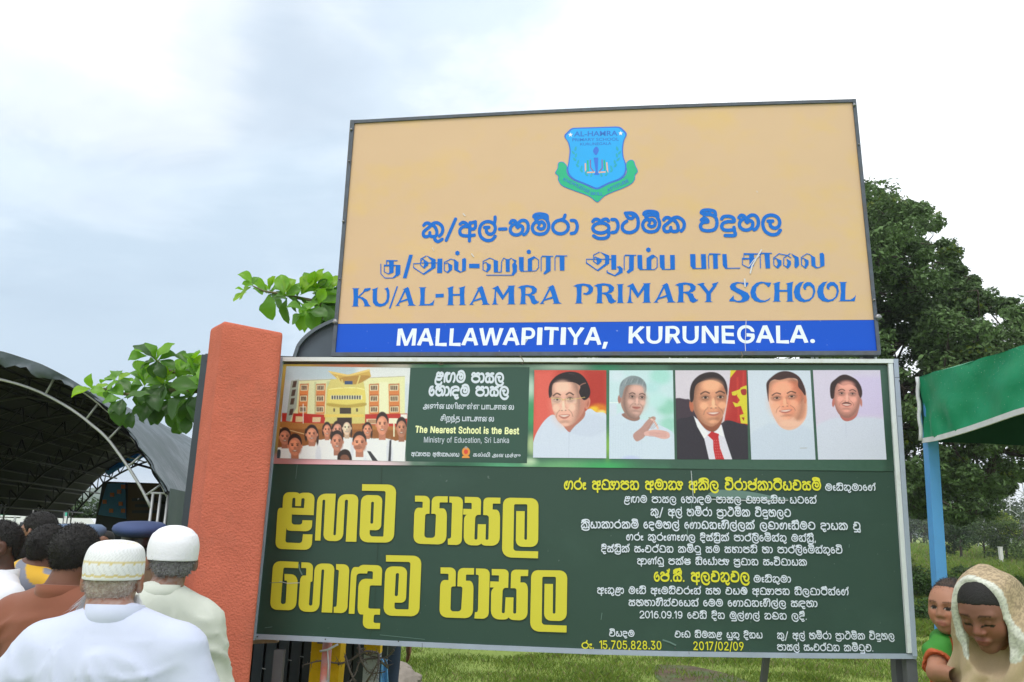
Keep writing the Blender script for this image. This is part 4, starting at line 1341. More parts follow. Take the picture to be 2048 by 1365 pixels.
thin_ = [[(62, 200), (62, 305), (105, 350), (190, 350), (250, 318)], [(122, 218), (122, 170), (238, 168)], [(98, 285), (98, 218), (265, 218)], [(98, 285), (145, 310)],
         [(480, 197), (405, 200), (405, 240), (512, 312)], [(522, 250), (480, 215), (480, 150), (540, 118)], [(480, 178), (505, 145)], [(478, 192), (656, 190)],
         [(768, 296), (728, 270), (728, 185), (800, 150), (840, 165)], [(728, 200), (770, 190)], [(890, 292), (955, 265)],
         [(1180, 288), (1135, 265), (1135, 175), (1205, 140), (1250, 158)], [(1135, 195), (1172, 185)], [(1250, 287), (1325, 287), (1330, 180), (1352, 140), (1380, 155)], [(1412, 152), (1435, 142)], [(1168, 320), (1452, 320)],
         [(1535, 280), (1690, 275), (1718, 240), (1718, 160), (1665, 122)], [(1745, 278), (1745, 140), (1755, 122), (1872, 122)], [(1890, 272), (1890, 140), (1900, 119), (2020, 118)]]
traced('tamil_letter', t_up, UP, thick, m_blue, Z3, thins=thin_, tw=9, split=8)
thick = [[[(130, 140), (178, 158), (178, 178), (148, 207), (138, 192)]], [[(160, 97), (240, 130), (240, 195), (148, 259), (142, 246), (205, 195), (205, 135)]], [[(255, 125), (297, 125), (297, 245), (257, 245)]],
         [[(300, 222), (325, 215), (350, 235), (350, 270), (290, 300), (285, 288), (315, 262), (318, 240)]], [[(402, 130), (442, 130), (440, 250), (395, 278), (380, 262), (402, 240)]],
         [[(470, 125), (508, 125), (512, 232), (515, 247), (490, 247), (472, 230)]], [[(545, 150), (592, 121), (618, 138), (585, 162), (585, 243), (545, 243)]], hexa(560, 83, 21),
         [[(652, 125), (692, 125), (695, 245), (672, 245), (655, 222)]], [[(738, 125), (776, 125), (778, 245), (740, 245)]], [[(902, 118), (945, 118), (948, 238), (925, 238), (905, 215)]],
         [[(990, 118), (1030, 118), (1035, 240), (995, 240)]], [[(1088, 120), (1127, 120), (1130, 238), (1092, 238)]], [[(1165, 118), (1200, 118), (1208, 232), (1215, 238), (1190, 238), (1170, 212)]],
         [[(1385, 119), (1425, 119), (1425, 215), (1388, 236), (1380, 225), (1388, 210)]], [[(1510, 114), (1552, 114), (1558, 235), (1520, 235)]],
         [[(1605, 150), (1650, 170), (1650, 205), (1622, 237), (1608, 225), (1620, 195)]], [[(1690, 155), (1727, 175), (1728, 205), (1705, 237), (1690, 225), (1698, 190)]], [[(1728, 113), (1790, 145), (1795, 208), (1770, 235), (1755, 222), (1758, 155)]],
         [[(1832, 150), (1872, 170), (1872, 205), (1850, 237), (1836, 225), (1845, 190)]], [[(1880, 118), (1925, 145), (1930, 215), (1950, 228), (1935, 238), (1895, 212), (1892, 140)]], [[(1962, 112), (1988, 106), (2000, 125), (2003, 212), (1968, 228)]]]
thin_ = [[(108, 160), (52, 160), (52, 190), (146, 254)], [(148, 204), (112, 178), (112, 125), (160, 101)], [(112, 160), (257, 160)], [(112, 150), (132, 140)], [(222, 250), (222, 268), (290, 297)], [(362, 250), (362, 140), (370, 128), (460, 128)],
         [(490, 245), (610, 245), (632, 225), (632, 150), (600, 125)], [(670, 243), (742, 243)], [(920, 236), (998, 236)], [(1055, 238), (1052, 135), (1060, 118), (1152, 118)], [(1195, 235), (1312, 233)],
         [(1342, 157), (1342, 118), (1480, 117)], [(1388, 234), (1330, 205), (1330, 156), (1450, 155)], [(1478, 235), (1475, 130), (1485, 112), (1572, 112)],
         [(1622, 235), (1588, 208), (1585, 150), (1630, 115), (1700, 130), (1730, 150)], [(1588, 160), (1608, 150)], [(1705, 235), (1668, 208), (1668, 150), (1722, 113)], [(1850, 235), (1815, 208), (1812, 145), (1858, 115), (1885, 122)], [(1815, 158), (1835, 150)], [(1945, 232), (2000, 210)]]
traced('tamil_letter', t_up, UP, thick, m_blue, Z4, thins=thin_, tw=7.5, split=6)

DL = {
    'K': (103, [[(0, 0), (8, 4), (11, 50), (9, 95), (2, 100), (42, 100), (35, 95), (34, 56), (60, 80), (68, 98), (100, 101), (98, 90), (85, 83), (70, 80), (52, 62), (43, 53), (60, 50), (80, 35), (92, 8), (103, 0), (65, 0), (68, 10), (60, 30), (48, 42), (35, 46), (33, 5), (40, 0)]]),
    'U': (98, [[(0, 92), (35, 103), (30, 95), (28, 60), (29, 30), (38, 15), (55, 13), (72, 20), (82, 40), (83, 70), (78, 88), (68, 94), (88, 103), (96, 85), (98, 55), (91, 20), (70, 2), (45, -4), (20, 2), (6, 20), (4, 50), (6, 84)]]),
    '/': (48, [[(0, -14), (9, -14), (49, 107), (41, 107)]]),
    'A': (104, [[(0, 0), (6, 4), (18, 25), (46, 90), (36, 88), (62, 103), (68, 97), (92, 8), (104, 0), (62, 0), (68, 6), (62, 29), (24, 17), (17, 6), (26, 0)], [(28, 27), (60, 40), (50, 76)]]),
    'L': (82, [[(0, 0), (8, 4), (12, 50), (9, 95), (2, 100), (42, 100), (34, 95), (32, 50), (32, 8), (55, 8), (70, 18), (81, 33), (75, 0)]]),
    '-': (43, [[(0, 42), (43, 44), (43, 64), (0, 62)]]),
    'H': (98, [[(0, 0), (7, 4), (10, 50), (8, 91), (0, 92), (28, 103), (36, 102), (32, 92), (32, 61), (66, 61), (66, 91), (58, 93), (94, 104), (90, 92), (88, 50), (90, 5), (98, 0), (60, 0), (67, 5), (67, 51), (32, 51), (32, 5), (40, 0)]]),
    'M': (124, [[(0, 0), (7, 6), (14, 40), (17, 83), (2, 87), (33, 104), (60, 50), (88, 98), (80, 102), (122, 103), (116, 97), (115, 50), (117, 5), (124, 0), (78, 0), (86, 5), (88, 70), (56, 24), (24, 74), (22, 40), (26, 5), (36, 0)]]),
    'R': (114, [[(8, 0), (16, 4), (20, 50), (18, 84), (8, 90), (0, 90), (20, 101), (50, 105), (85, 99), (102, 83), (100, 65), (86, 54), (70, 51), (88, 45), (95, 25), (108, 12), (113, 18), (112, 9), (100, 1), (88, -3), (74, 5), (68, 25), (60, 42), (45, 49), (42, 46), (42, 5), (50, 0)], [(42, 92), (60, 93), (74, 85), (77, 70), (67, 58), (42, 55)]]),
    'P': (100, [[(8, 0), (16, 4), (20, 50), (18, 85), (8, 90), (0, 90), (20, 101), (50, 105), (85, 99), (100, 82), (98, 62), (85, 48), (68, 43), (50, 49), (53, 55), (66, 55), (77, 66), (76, 82), (62, 92), (44, 93), (42, 50), (42, 5), (50, 0)]]),
    'I': (42, [[(0, 0), (7, 4), (10, 50), (8, 94), (0, 98), (42, 100), (34, 95), (33, 50), (35, 5), (42, 0)]]),
    'Y': (105, [[(0, 95), (30, 102), (38, 100), (34, 92), (58, 57), (78, 85), (73, 96), (106, 106), (100, 98), (92, 80), (68, 45), (68, 5), (78, 0), (36, 0), (46, 5), (46, 44), (16, 86), (8, 92)]]),
    'S': (98, [[(0, 3), (0, 10), (20, 34), (22, 14), (38, 5), (55, 8), (62, 20), (55, 34), (30, 50), (8, 64), (2, 80), (10, 95), (35, 104), (60, 100), (88, 100), (92, 97), (82, 78), (74, 77), (72, 88), (55, 96), (38, 95), (29, 85), (36, 73), (60, 61), (88, 46), (98, 26), (90, 8), (68, -2), (45, -4), (22, 2)]]),
    'C': (100, [[(100, 99), (92, 78), (84, 75), (76, 87), (62, 96), (45, 92), (30, 75), (25, 50), (32, 25), (48, 10), (68, 6), (85, 13), (97, 22), (90, 8), (70, -2), (45, -4), (20, 5), (4, 25), (0, 50), (8, 78), (28, 98), (52, 105), (78, 100)]]),
    'O': (108, [[(52, 104), (28, 99), (8, 80), (0, 50), (7, 20), (26, 2), (53, -4), (80, 3), (100, 24), (108, 52), (102, 82), (85, 100), (65, 101), (50, 90), (46, 74), (52, 62), (62, 60), (60, 70), (68, 80), (80, 82), (93, 68), (97, 50), (90, 24), (75, 12), (56, 9), (40, 20), (31, 45), (33, 72), (44, 95)]]),
}

def deco(text, xs, xe, yb, ye, h, pl, parent, m):
    """xs/xe per letter photo px extents; baseline from yb to ye"""
    LL = []
    for ch, (x0, x1) in zip(text, xs):
        w, loops = DL[ch]
        X0, X1 = xs[0][0], xs[-1][1]
        for_l = []
        for lp in loops:
            for_l.append([(x0 + (x1 - x0) * p[0] / w, yb + (ye - yb) * (x0 + (x1 - x0) * p[0] / w - X0) / (X1 - X0) - p[1] * h / 100) for p in lp])
        LL.append(for_l)
    return [traced('english_letter', parent, pl, [l_], m) for l_ in LL]

def z6(a, b):
    return (690 + a / 3.938, 690 + b / 3.938)

def z7(a, b):
    return (1190 + a / 3.864, 1190 + b / 3.864)

deco('KU/AL-HAMRA', [z6(52, 207), z6(212, 352), z6(346, 417), z6(395, 560), z6(577, 707), z6(713, 778), z6(800, 955), z6(975, 1145), z6(1155, 1345), z6(1358, 1530), z6(1530, 1708)], None, 613.6, 607.8, 36.5, UP, t_up, m_blue)
deco('PRIMARY', [z6(1795, 1955), (1187, 1233), z7(165, 225), z7(243, 435), z7(450, 625), z7(615, 798), z7(785, 955)], None, 607.5, 604.5, 38.0, UP, t_up, m_blue)
deco('SCHOOL', [z7(1038, 1197), z7(1200, 1362), z7(1370, 1540), z7(1535, 1703), z7(1715, 1885), z7(1880, 2018)], None, 604.4, 603.0, 38.5, UP, t_up, m_blue)
line_emb('place_letter', t_up, UP, 15, 'MALLAWAPITIYA,', (793, 692.5), (1216, 690.5), 35.5, m_white_l, letters=True)
line_emb('place_letter', t_up, UP, 15, 'KURUNEGALA.', (1257, 688), (1630, 686.5), 35.5, m_white_l, letters=True)

# crest
Z5 = (1100, 245, 8.03)
cr = thing('crest', None, None, (0, 0, 0))
del_loc = UP.on(1192, 325)
cr.parent = t_up
cr.location = Vector(del_loc) - t_up.location
m_cr_b = mat('crest_blue', pc(0, 165, 245, 1.0), .4, var=.05, vscale=6)
m_cr_o = mat('crest_outline_blue', pc(40, 110, 215, 1.0), .4)
m_cr_g = mat('crest_green', pc(0, 176, 128, 1.0), .4, var=.06, vscale=8)
m_cr_g2 = mat('crest_leaf_green', pc(10, 165, 190, 1.0), .4)
m_cr_p = mat('crest_pale_orange', pc(225, 175, 150, 1.0), .4)
m_cr_r = mat('crest_dull_purple', pc(120, 100, 165, 1.0), .4)
m_star = mat('crest_star_white', (.85, .85, .88), .4)
rib_o = [(170, 635), (215, 640), (250, 670), (280, 720), (270, 780), (300, 860), (380, 930), (560, 1000), (750, 1075), (950, 985), (1120, 925), (1200, 860), (1230, 790), (1215, 700), (1240, 635), (1290, 605), (1345, 620), (1375, 700), (1412, 790), (1370, 850), (1362, 920), (1310, 990), (1180, 1060), (950, 1150), (850, 1210), (760, 1288), (660, 1215), (560, 1165), (350, 1090), (190, 1020), (130, 930), (130, 870), (82, 815), (120, 740), (130, 660)]
traced('ribbon_outline', cr, UP, [[catmull(rib_o, 4, True)]], m_cr_o, Z5, off=.0022)
cx_, cy_ = 750, 950

def shrink(lp, d):
    P = catmull(lp, 4, True)
    T = np.roll(P, -1, 0) - np.roll(P, 1, 0)
    T /= np.linalg.norm(T, axis=1)[:, None] + 1e-9
    Nn = np.stack([-T[:, 1], T[:, 0]], -1)
    A = .5 * np.sum(P[:, 0] * np.roll(P[:, 1], -1) - np.roll(P[:, 0], -1) * P[:, 1])
    return P + Nn * d * (1 if A > 0 else -1)

traced('ribbon', cr, UP, [[shrink(rib_o, 9)]], m_cr_g, Z5, off=.0026)
sh = [(345, 92), (1080, 70), (1140, 80), (1245, 185), (1190, 290), (1170, 430), (1180, 560), (1225, 680), (1225, 790), (1195, 870), (1110, 930), (950, 985), (755, 1085), (560, 1000), (380, 930), (300, 860), (270, 780), (300, 620), (318, 450), (290, 320), (215, 220)]
shp = [(p[0], p[1], 40) for p in sh]
traced('shield_outline', cr, UP, [[rc(shp)]], m_cr_o, Z5, off=.0030)
sc_ = [((p[0] - 740) * .955 + 740, (p[1] - 560) * .955 + 560, 40) for p in sh]
traced('shield', cr, UP, [[rc(sc_)]], m_cr_b, Z5, off=.0034)

def cleaf(x, y, a, l, w):
    c, s_ = math.cos(a), math.sin(a)
    return [[(x + c * u * l - s_ * v * w, y + s_ * u * l + c * v * w) for u, v in ((0, 0), (.3, .5), (.7, .4), (1, 0), (.7, -.4), (.3, -.5))]]

LV = []
for sx in (-1, 1):
    for i in range(11):
        t = i / 10
        a = rad(150 + 100 * t) if sx > 0 else 0
        th = rad(95 - 100 * t)
        x = 745 + sx * 345 * math.sin(rad(15 + 78 * t))
        y = 560 + 370 * math.cos(rad(15 + 85 * t)) - 30
        LV.append(cleaf(x, y, math.atan2(-1, sx * .25) + .5 * sx * (1 if i % 2 else -1), 80, 34))
traced('laurel', cr, UP, LV, m_cr_g2, Z5, off=.0038)
traced('torch', cr, UP, [[[(700, 572), (775, 572), (765, 800), (795, 850), (705, 850), (735, 800)]], [catmull([(740, 395), (785, 450), (740, 535), (690, 465)], 4, True)]], m_cr_o, Z5, off=.0038)
traced('open_book', cr, UP, [], m_cr_p, Z5, thins=[[(568, 662), (572, 812), (720, 805)], [(910, 648), (925, 800), (780, 808)]], tw=22, off=.0038)
traced('open_book', cr, UP, [], m_cr_g, Z5, thins=[[(605, 615), (612, 790)], [(872, 612), (880, 775)]], tw=26, off=.0040)
traced('open_book', cr, UP, [], m_cr_r, Z5, thins=[[(648, 605), (652, 730), (700, 795)], [(836, 605), (838, 740), (790, 795)]], tw=18, off=.0042)
for (sx, sy) in ((330, 205), (1135, 182)):
    st = [[(sx + (38 if k % 2 == 0 else 16) * math.sin(k * math.pi / 5), sy - (38 if k % 2 == 0 else 16) * math.cos(k * math.pi / 5)) for k in range(10)]]
    traced('star', cr, UP, [st], m_star, Z5, off=.0038)

def z5(x, y):
    return (1100 + x / 8.03, 245 + y / 8.03)

m_cr_t = mat('crest_lettering_blue', pc(20, 110, 205, 1.0), .4)
line_font('crest_name', cr, UP, 'AL-HAMRA', z5(385, 232), z5(1085, 218), 10.2, m_cr_t, .02, off=.0038)
line_font('crest_name', cr, UP, 'PRIMARY SCHOOL', z5(358, 310), z5(1105, 298), 6.2, m_cr_t, .012, off=.0038)
line_font('crest_name', cr, UP, 'KURUNEGALA', z5(485, 378), z5(985, 366), 5.6, m_cr_t, .012, off=.0038)
line_font('crest_motto', cr, UP, 'KNOWLEDGE', z5(205, 935), z5(620, 1140), 6.5, m_cr_o, .008, off=.0038)
line_font('crest_motto', cr, UP, 'SKILL', z5(650, 1172), z5(850, 1178), 6.5, m_cr_o, .008, off=.0038)
line_font('crest_motto', cr, UP, 'ATTITUDE', z5(930, 1120), z5(1270, 960), 6.5, m_cr_o, .008, off=.0038)
# scratch marks on the sheet
m_scr = mat('scratch_grey', (.62, .62, .66), .7)
for pts, w_ in (([(1523, 500), (1514, 515), (1504, 532), (1500, 548)], 5), ([(1519, 512), (1508, 520), (1497, 535)], 2.5), ([(1489, 558), (1490, 575)], 5), ([(1492, 640), (1490, 690), (1491, 705)], 2), ([(926, 428), (931, 433)], 3), ([(943, 508), (948, 515)], 3), ([(1513, 383), (1515, 386)], 2), ([(865, 496), (868, 503)], 1.6)):
    traced('scratch', t_up, UP, [], m_scr, None, thins=[pts], tw=w_ * .6, off=.0045)
# ================================================================== green project board
class Canvas:
    """a printed picture, painted dab by dab on a fine grid of coloured points (zoom coordinates)"""

    def __init__(s, corners, w, h, base):
        s.w, s.h, s.corners = w, h, corners
        u, v = np.meshgrid(np.linspace(0, 1, w), np.linspace(0, 1, h))
        q = bil(corners, u, v)
        s.X, s.Y = q[..., 0], q[..., 1]
        s.px = abs(corners[1][0] - corners[0][0]) / w
        s.I = np.ones((h, w, 3)) * np.array(base, float)
        s.rs = np.random.RandomState(3)

    def _mask_poly(s, P, blur):
        P = np.asarray(P, float)
        x0, x1 = P[:, 0].min() - 3 * blur - 2, P[:, 0].max() + 3 * blur + 2
        y0, y1 = P[:, 1].min() - 3 * blur - 2, P[:, 1].max() + 3 * blur + 2
        sel = (s.X > x0) & (s.X < x1) & (s.Y > y0) & (s.Y < y1)
        X, Y = s.X[sel], s.Y[sel]
        d = np.full(X.shape, 1e9)
        ins = np.zeros(X.shape, bool)
        n = len(P)
        for i in range(n):
            a, b = P[i], P[(i + 1) % n]
            ex, ey = b - a
            wx, wy = X - a[0], Y - a[1]
            t = np.clip((wx * ex + wy * ey) / (ex * ex + ey * ey + 1e-9), 0, 1)
            d = np.minimum(d, (wx - ex * t) ** 2 + (wy - ey * t) ** 2)
            c = ((a[1] <= Y) != (b[1] <= Y))
            with np.errstate(divide='ignore', invalid='ignore'):
                xi = a[0] + (Y - a[1]) * ex / (ey if abs(ey) > 1e-9 else 1e-9)
            ins ^= c & (X < xi)
        d = np.sqrt(d)
        sd = np.where(ins, d, -d)
        bl = max(blur, s.px * .6)
        m = np.clip(.5 + sd / (2 * bl), 0, 1)
        m = m * m * (3 - 2 * m)
        return sel, m

    def poly(s, P, col, blur=2, a=1.0, smooth=True):
        if smooth and len(P) > 3:
            P = catmull(P, 4, True)
        sel, m = s._mask_poly(P, blur)
        m = (m * a)[:, None]
        s.I[sel] = s.I[sel] * (1 - m) + np.array(col, float) * m
        return s

    def ell(s, cx, cy, rx, ry, col, blur=2, a=1.0, rot=0):
        c, sn = math.cos(rad(rot)), math.sin(rad(rot))
        X, Y = s.X - cx, s.Y - cy
        U, V = (X * c + Y * sn) / rx, (-X * sn + Y * c) / ry
        r = np.sqrt(U * U + V * V)
        bl = max(blur, s.px * .6) / min(rx, ry)
        m = np.clip(.5 + (1 - r) / (2 * bl), 0, 1)
        m = (m * m * (3 - 2 * m) * a)[..., None]
        s.I = s.I * (1 - m) + np.array(col, float) * m
        return s

    def line(s, P, w, col, blur=1, a=1.0):
        P = np.asarray(P, float)
        if len(P) > 2:
            P = catmull(P, 5)
        T = np.gradient(P, axis=0)
        T /= np.linalg.norm(T, axis=1)[:, None] + 1e-9
        Nn = np.stack([-T[:, 1], T[:, 0]], -1) * w / 2
        return s.poly(np.vstack([P + Nn, (P - Nn)[::-1]]), col, blur, a, smooth=False)

    def rect(s, x0, y0, x1, y1, col, blur=1, a=1.0):
        return s.poly([(x0, y0), (x1, y0), (x1, y1), (x0, y1)], col, blur, a, smooth=False)

    def grain(s, amp=3, sc=1):
        s.I += s.rs.normal(0, amp, s.I.shape[:2])[..., None]
        return s

    def build(s, name, parent, pl, zoom, m, off):
        x0, y0, k = zoom
        W = pl.on(x0 + s.X.ravel() / k, y0 + s.Y.ravel() / k) + pl.n * off
        I = np.clip(s.I, 2, 250).reshape(-1, 3)
        cols = np.clip(lin(I) * PK, 0, .85)
        return obj(name, W, gridfaces(s.w - 1, s.h - 1), m, parent, cols=cols)

PK = 1.0
m_print = mat('printed_vinyl', rough=.38, vcol=True, spec=.45)
m_green = board_mat('dark_green_vinyl', pc(46, 73, 63, .92), .42, pc(64, 92, 82, 1.0), (.55, .8), .45, 1.6, spec=.4, speck=.35, speckc=(.35, .4, .4), wave=.02)
m_green2 = mat('green_panel_print', pc(42, 78, 66, .95), .42, var=.05, vscale=5)
m_yel = mat('yellow_print', pc(214, 205, 58, .92), .4, var=.02, vscale=3)
m_yel2 = mat('yellow_heading_print', pc(220, 215, 48, .95), .4)
m_pyel = mat('pale_yellow_print', pc(232, 236, 180, 1.05), .4)
m_wt = mat('white_print', pc(214, 222, 236, .95), .4)
m_dkg = mat('dark_outline_print', pc(38, 56, 40, 1.0), .4)

t_lo = thing('school_project_board', 'large dark green board with yellow Sinhala lettering and five portraits, beside the orange pillar', 'sign',
             LP.on(1170, 1290) * np.array([1, 1, 0]))
cL = [(567, 729), (1779, 731), (1817, 1311), (511, 1273)]
uu, vv = np.meshgrid(np.linspace(0, 1, 61), np.linspace(0, 1, 31))
q = bil(cL, uu, vv)
W = LP.on(q[..., 0].ravel(), (q[..., 1] + 9 * np.sin(np.pi * uu) * vv).ravel())
# slight dents and the buckle near the long crease
W = W + LP.n * (-0.0035 * np.array([mnoise.noise(Vector((p[0] * 1.6, p[2] * 1.6, 3.3))) + .6 for p in W]))[:, None]
obj('green_panel', W, gridfaces(60, 30), m_green, t_lo, smooth=True)
mb = MB()
panel_px(mb, LP, [(566, 718), (1786, 724), (1824, 1300), (512, 1264)], -.012, -.022)
mb.build('backing_sheet', m_back, t_lo)

# blurred header strip
hd = Canvas([(566, 729), (1779, 731), (1793, 943), (546, 928)], 300, 56, (62, 98, 82))
for (cx, cy, rx, ry, c, b) in ((566, 760, 22, 40, (205, 165, 80), 10), (560, 850, 14, 70, (190, 140, 70), 8), (600, 729, 60, 10, (215, 190, 90), 8), (700, 730, 60, 9, (212, 120, 80), 8),
                               (640, 928, 90, 16, (222, 150, 160), 14), (740, 930, 90, 16, (235, 205, 215), 14), (800, 730, 40, 8, (215, 200, 190), 8), (560, 925, 24, 18, (190, 130, 130), 8), (830, 830, 12, 100, (70, 110, 88), 8),
                               (960, 727, 60, 9, (150, 165, 145), 9), (870, 728, 30, 9, (50, 120, 80), 8), (1000, 935, 60, 12, (85, 160, 120), 10), (900, 935, 60, 8, (40, 92, 68), 8),
                               (1062, 780, 8, 30, (180, 205, 190), 6), (1063, 830, 8, 30, (60, 150, 95), 6), (1063, 890, 9, 20, (170, 190, 140), 6), (1060, 925, 14, 8, (205, 220, 190), 6),
                               (1120, 733, 60, 8, (170, 190, 175), 8), (1215, 734, 30, 9, (40, 135, 95), 8), (1300, 733, 60, 7, (90, 135, 115), 8), (1130, 935, 70, 14, (105, 165, 115), 10), (1215, 890, 5, 30, (140, 190, 80), 5),
                               (1215, 935, 50, 12, (60, 165, 95), 12), (1216, 820, 5, 40, (60, 120, 85), 5), (1330, 938, 60, 8, (60, 110, 84), 8)):
    hd.ell(cx, cy, rx, ry, c, b)
hd.rect(1340, 729, 1800, 945, (56, 88, 74), 10, .85)
hd.rect(1770, 725, 1800, 945, (44, 72, 60), 8)
hd.grain(1.0)
hd.build('header_strip', t_lo, LP, (0, 0, 1), m_print, .0015)
# ---- school photograph
ZA = (530, 700, 3.7926)
c = Canvas([(163, 125), (1103, 138), (1060, 848), (90, 822)], 262, 196, (205, 214, 222))
c.rect(80, 120, 700, 230, (178, 196, 206), 40, .8)
c.rect(700, 110, 1110, 260, (222, 224, 226), 40)
c.rect(130, 480, 230, 560, (190, 55, 45), 2)
c.poly([(100, 545), (1100, 560), (1080, 650), (90, 660)], (178, 118, 60), 4, smooth=False)
c.poly([(100, 600), (1080, 610), (1080, 760), (90, 760)], (150, 92, 48), 10, smooth=False)
c.line([(110, 590), (300, 640)], 5, (230, 200, 150), 2)
c.poly([(200, 235), (260, 225), (262, 500), (190, 545), (160, 540)], (168, 178, 168), 1, smooth=False)
for j, y in enumerate((240, 305, 370, 450)):
    c.poly([(216 - j * 8, y), (244 - j * 8, y - 4), (234 - j * 8, y + 45), (206 - j * 8, y + 48)], (84, 68, 60), 1, smooth=False)
c.poly([(258, 232), (520, 222), (520, 500), (225, 545), (190, 545), (215, 480), (240, 440)], (222, 222, 176), 1, smooth=False)
c.poly([(735, 215), (1062, 200), (1062, 490), (1080, 560), (735, 560)], (228, 226, 176), 1, smooth=False)
c.line([(258, 236), (520, 224)], 4, (160, 150, 130), 1)
c.line([(735, 216), (1062, 202)], 4, (170, 160, 140), 1)
for (x0, x1, sk) in ((266, 334, -14), (386, 462, -9), (790, 866, 0), (938, 1020, 4)):
    c.poly([(x0, 262), (x1, 256), (x1 + sk, 488), (x0 + sk, 488)], (214, 128, 72), 1, smooth=False)
    for j in range(3):
        y = 268 + j * 82
        s_ = sk * (j + .4) / 3
        c.poly([(x0 + 8 + s_, y), (x1 - 8 + s_, y - 3), (x1 - 9 + s_, y + 42), (x0 + 7 + s_, y + 44)], (226, 214, 178), 1, smooth=False)
        for k_ in range(4):
            xx = x0 + 14 + s_ + k_ * (x1 - x0 - 26) / 4
            c.rect(xx, y + 5, xx + (x1 - x0) / 8.5, y + 37, (96, 66, 52), 1)
        c.rect(x0 + 6 + s_, y - 9, x1 - 6 + s_, y - 2, (150, 84, 54), 1, .7)
c.rect(375, 245, 390, 500, (190, 196, 150), 4, .7)
c.rect(470, 240, 500, 500, (176, 186, 140), 8, .6)
c.rect(868, 245, 935, 480, (240, 238, 205), 6, .6)
c.poly([(215, 482), (465, 492), (450, 560), (205, 552)], (186, 50, 40), 2, smooth=False)
c.poly([(735, 490), (1080, 484), (1080, 590), (735, 565)], (188, 52, 42), 2, smooth=False)
c.poly([(235, 505), (290, 507), (285, 550), (232, 548)], (226, 196, 150), 1, smooth=False)
c.poly([(362, 512), (425, 512), (420, 550), (360, 550)], (220, 190, 150), 1, smooth=False)
c.rect(770, 525, 850, 565, (230, 215, 180), 1)
c.rect(780, 530, 842, 560, (150, 90, 60), 1, .6)
c.rect(940, 520, 1010, 560, (240, 230, 205), 1)
# central rotunda and winged roof
c.poly([(500, 225), (740, 210), (760, 300), (760, 560), (455, 560), (470, 300)], (214, 200, 120), 2, smooth=False)
c.poly([(478, 330), (482, 300), (540, 290), (700, 288), (755, 300), (760, 420), (690, 440), (540, 436), (480, 420)], (226, 208, 110), 2)
c.line([(484, 302), (560, 292), (690, 290), (757, 302)], 6, (246, 232, 160), 1)
c.rect(500, 346, 738, 378, (232, 226, 190), 2)
for k_ in range(12):
    c.rect(506 + k_ * 19, 348, 518 + k_ * 19, 376, (70, 74, 84), 1)
c.poly([(482, 405), (620, 418), (758, 402), (755, 428), (620, 440), (484, 428)], (168, 140, 60), 5, .7)
c.rect(568, 440, 654, 486, (70, 60, 52), 2)
c.rect(520, 445, 532, 470, (90, 80, 60), 1)
c.rect(692, 445, 706, 470, (90, 80, 60), 1)
c.rect(450, 490, 750, 512, (228, 200, 100), 2)
c.rect(548, 515, 660, 560, (60, 46, 40), 3)
c.poly([(478, 160), (632, 190), (792, 148), (806, 205), (700, 262), (560, 232)], (206, 168, 86), 1, smooth=False)
c.poly([(478, 160), (632, 190), (792, 148), (800, 160), (634, 204), (500, 180)], (232, 200, 120), 1, smooth=False)
c.poly([(560, 225), (640, 200), (800, 200), (700, 262), (600, 252)], (168, 124, 60), 4, .7)
for a_, b_ in (((545, 200), (600, 290)), ((722, 195), (690, 290)), ((585, 225), (590, 290))):
    c.line([a_, b_], 10, (220, 200, 120), 1)
c.rect(605, 238, 665, 264, (60, 80, 120), 2)
c.rect(288, 410, 294, 560, (236, 236, 232), 1)
c.rect(974, 540, 984, 660, (240, 232, 200), 1)
c.rect(1030, 490, 1078, 522, (238, 230, 225), 1)

def kid(c, cx, cy, w, h, hair=(52, 38, 36), skin=(150, 92, 70), girl=False, shirt=(236, 236, 242), sw=None, side=0):
    skin = tuple(min(232, v * 1.25 + 26) for v in skin)
    sw = sw or w * 1.5
    c.poly([(cx - sw, 900), (cx - sw * .98, cy + h * 1.25), (cx - sw * .5, cy + h * .98), (cx, cy + h * .9), (cx + sw * .5, cy + h * .98), (cx + sw * .98, cy + h * 1.25), (cx + sw, 900)], shirt, 3)
    c.ell(cx + sw * .5, cy + h * 1.9, sw * .22, h * .9, (206, 208, 222), 8, .6)
    c.rect(cx - w * .28, cy + h * .5, cx + w * .28, cy + h * 1.02, tuple(v * .85 for v in skin), 3)
    c.ell(cx, cy - h * .13, w * .51, h * .60, hair, 3)
    if girl:
        c.ell(cx - w * .5, cy + h * .1, w * .14, h * .5, hair, 3)
        c.ell(cx + w * .5, cy + h * .3, w * .12, h * .6, hair, 3)
    c.ell(cx, cy + h * .12, w * .46, h * .58, skin, 3)
    c.ell(cx - w * .1 + side * 4, cy + h * .0, w * .28, h * .32, tuple(min(255, v * 1.22) for v in skin), 8, .7)
    for sx in (-1, 1):
        c.line([(cx + sx * w * .1, cy - h * .07), (cx + sx * w * .3, cy - h * .07)], h * .05, tuple(v * .4 for v in skin), 1.5)
        c.ell(cx + sx * w * .19, cy + h * .02, w * .08, h * .045, (40, 26, 22), 1.5)
        c.ell(cx + sx * w * .5, cy + h * .1, w * .06, h * .12, skin, 2)
    c.ell(cx, cy + h * .2, w * .1, h * .09, tuple(v * .8 for v in skin), 3, .8)
    c.ell(cx, cy + h * .38, w * .17, h * .07, tuple(v * .66 for v in skin), 3)
    c.ell(cx, cy + h * .37, w * .13, h * .035, (236, 222, 214), 2.5, .85)
    c.ell(cx + w * .3, cy + h * .2, w * .2, h * .4, tuple(v * .74 for v in skin), 8, .5)

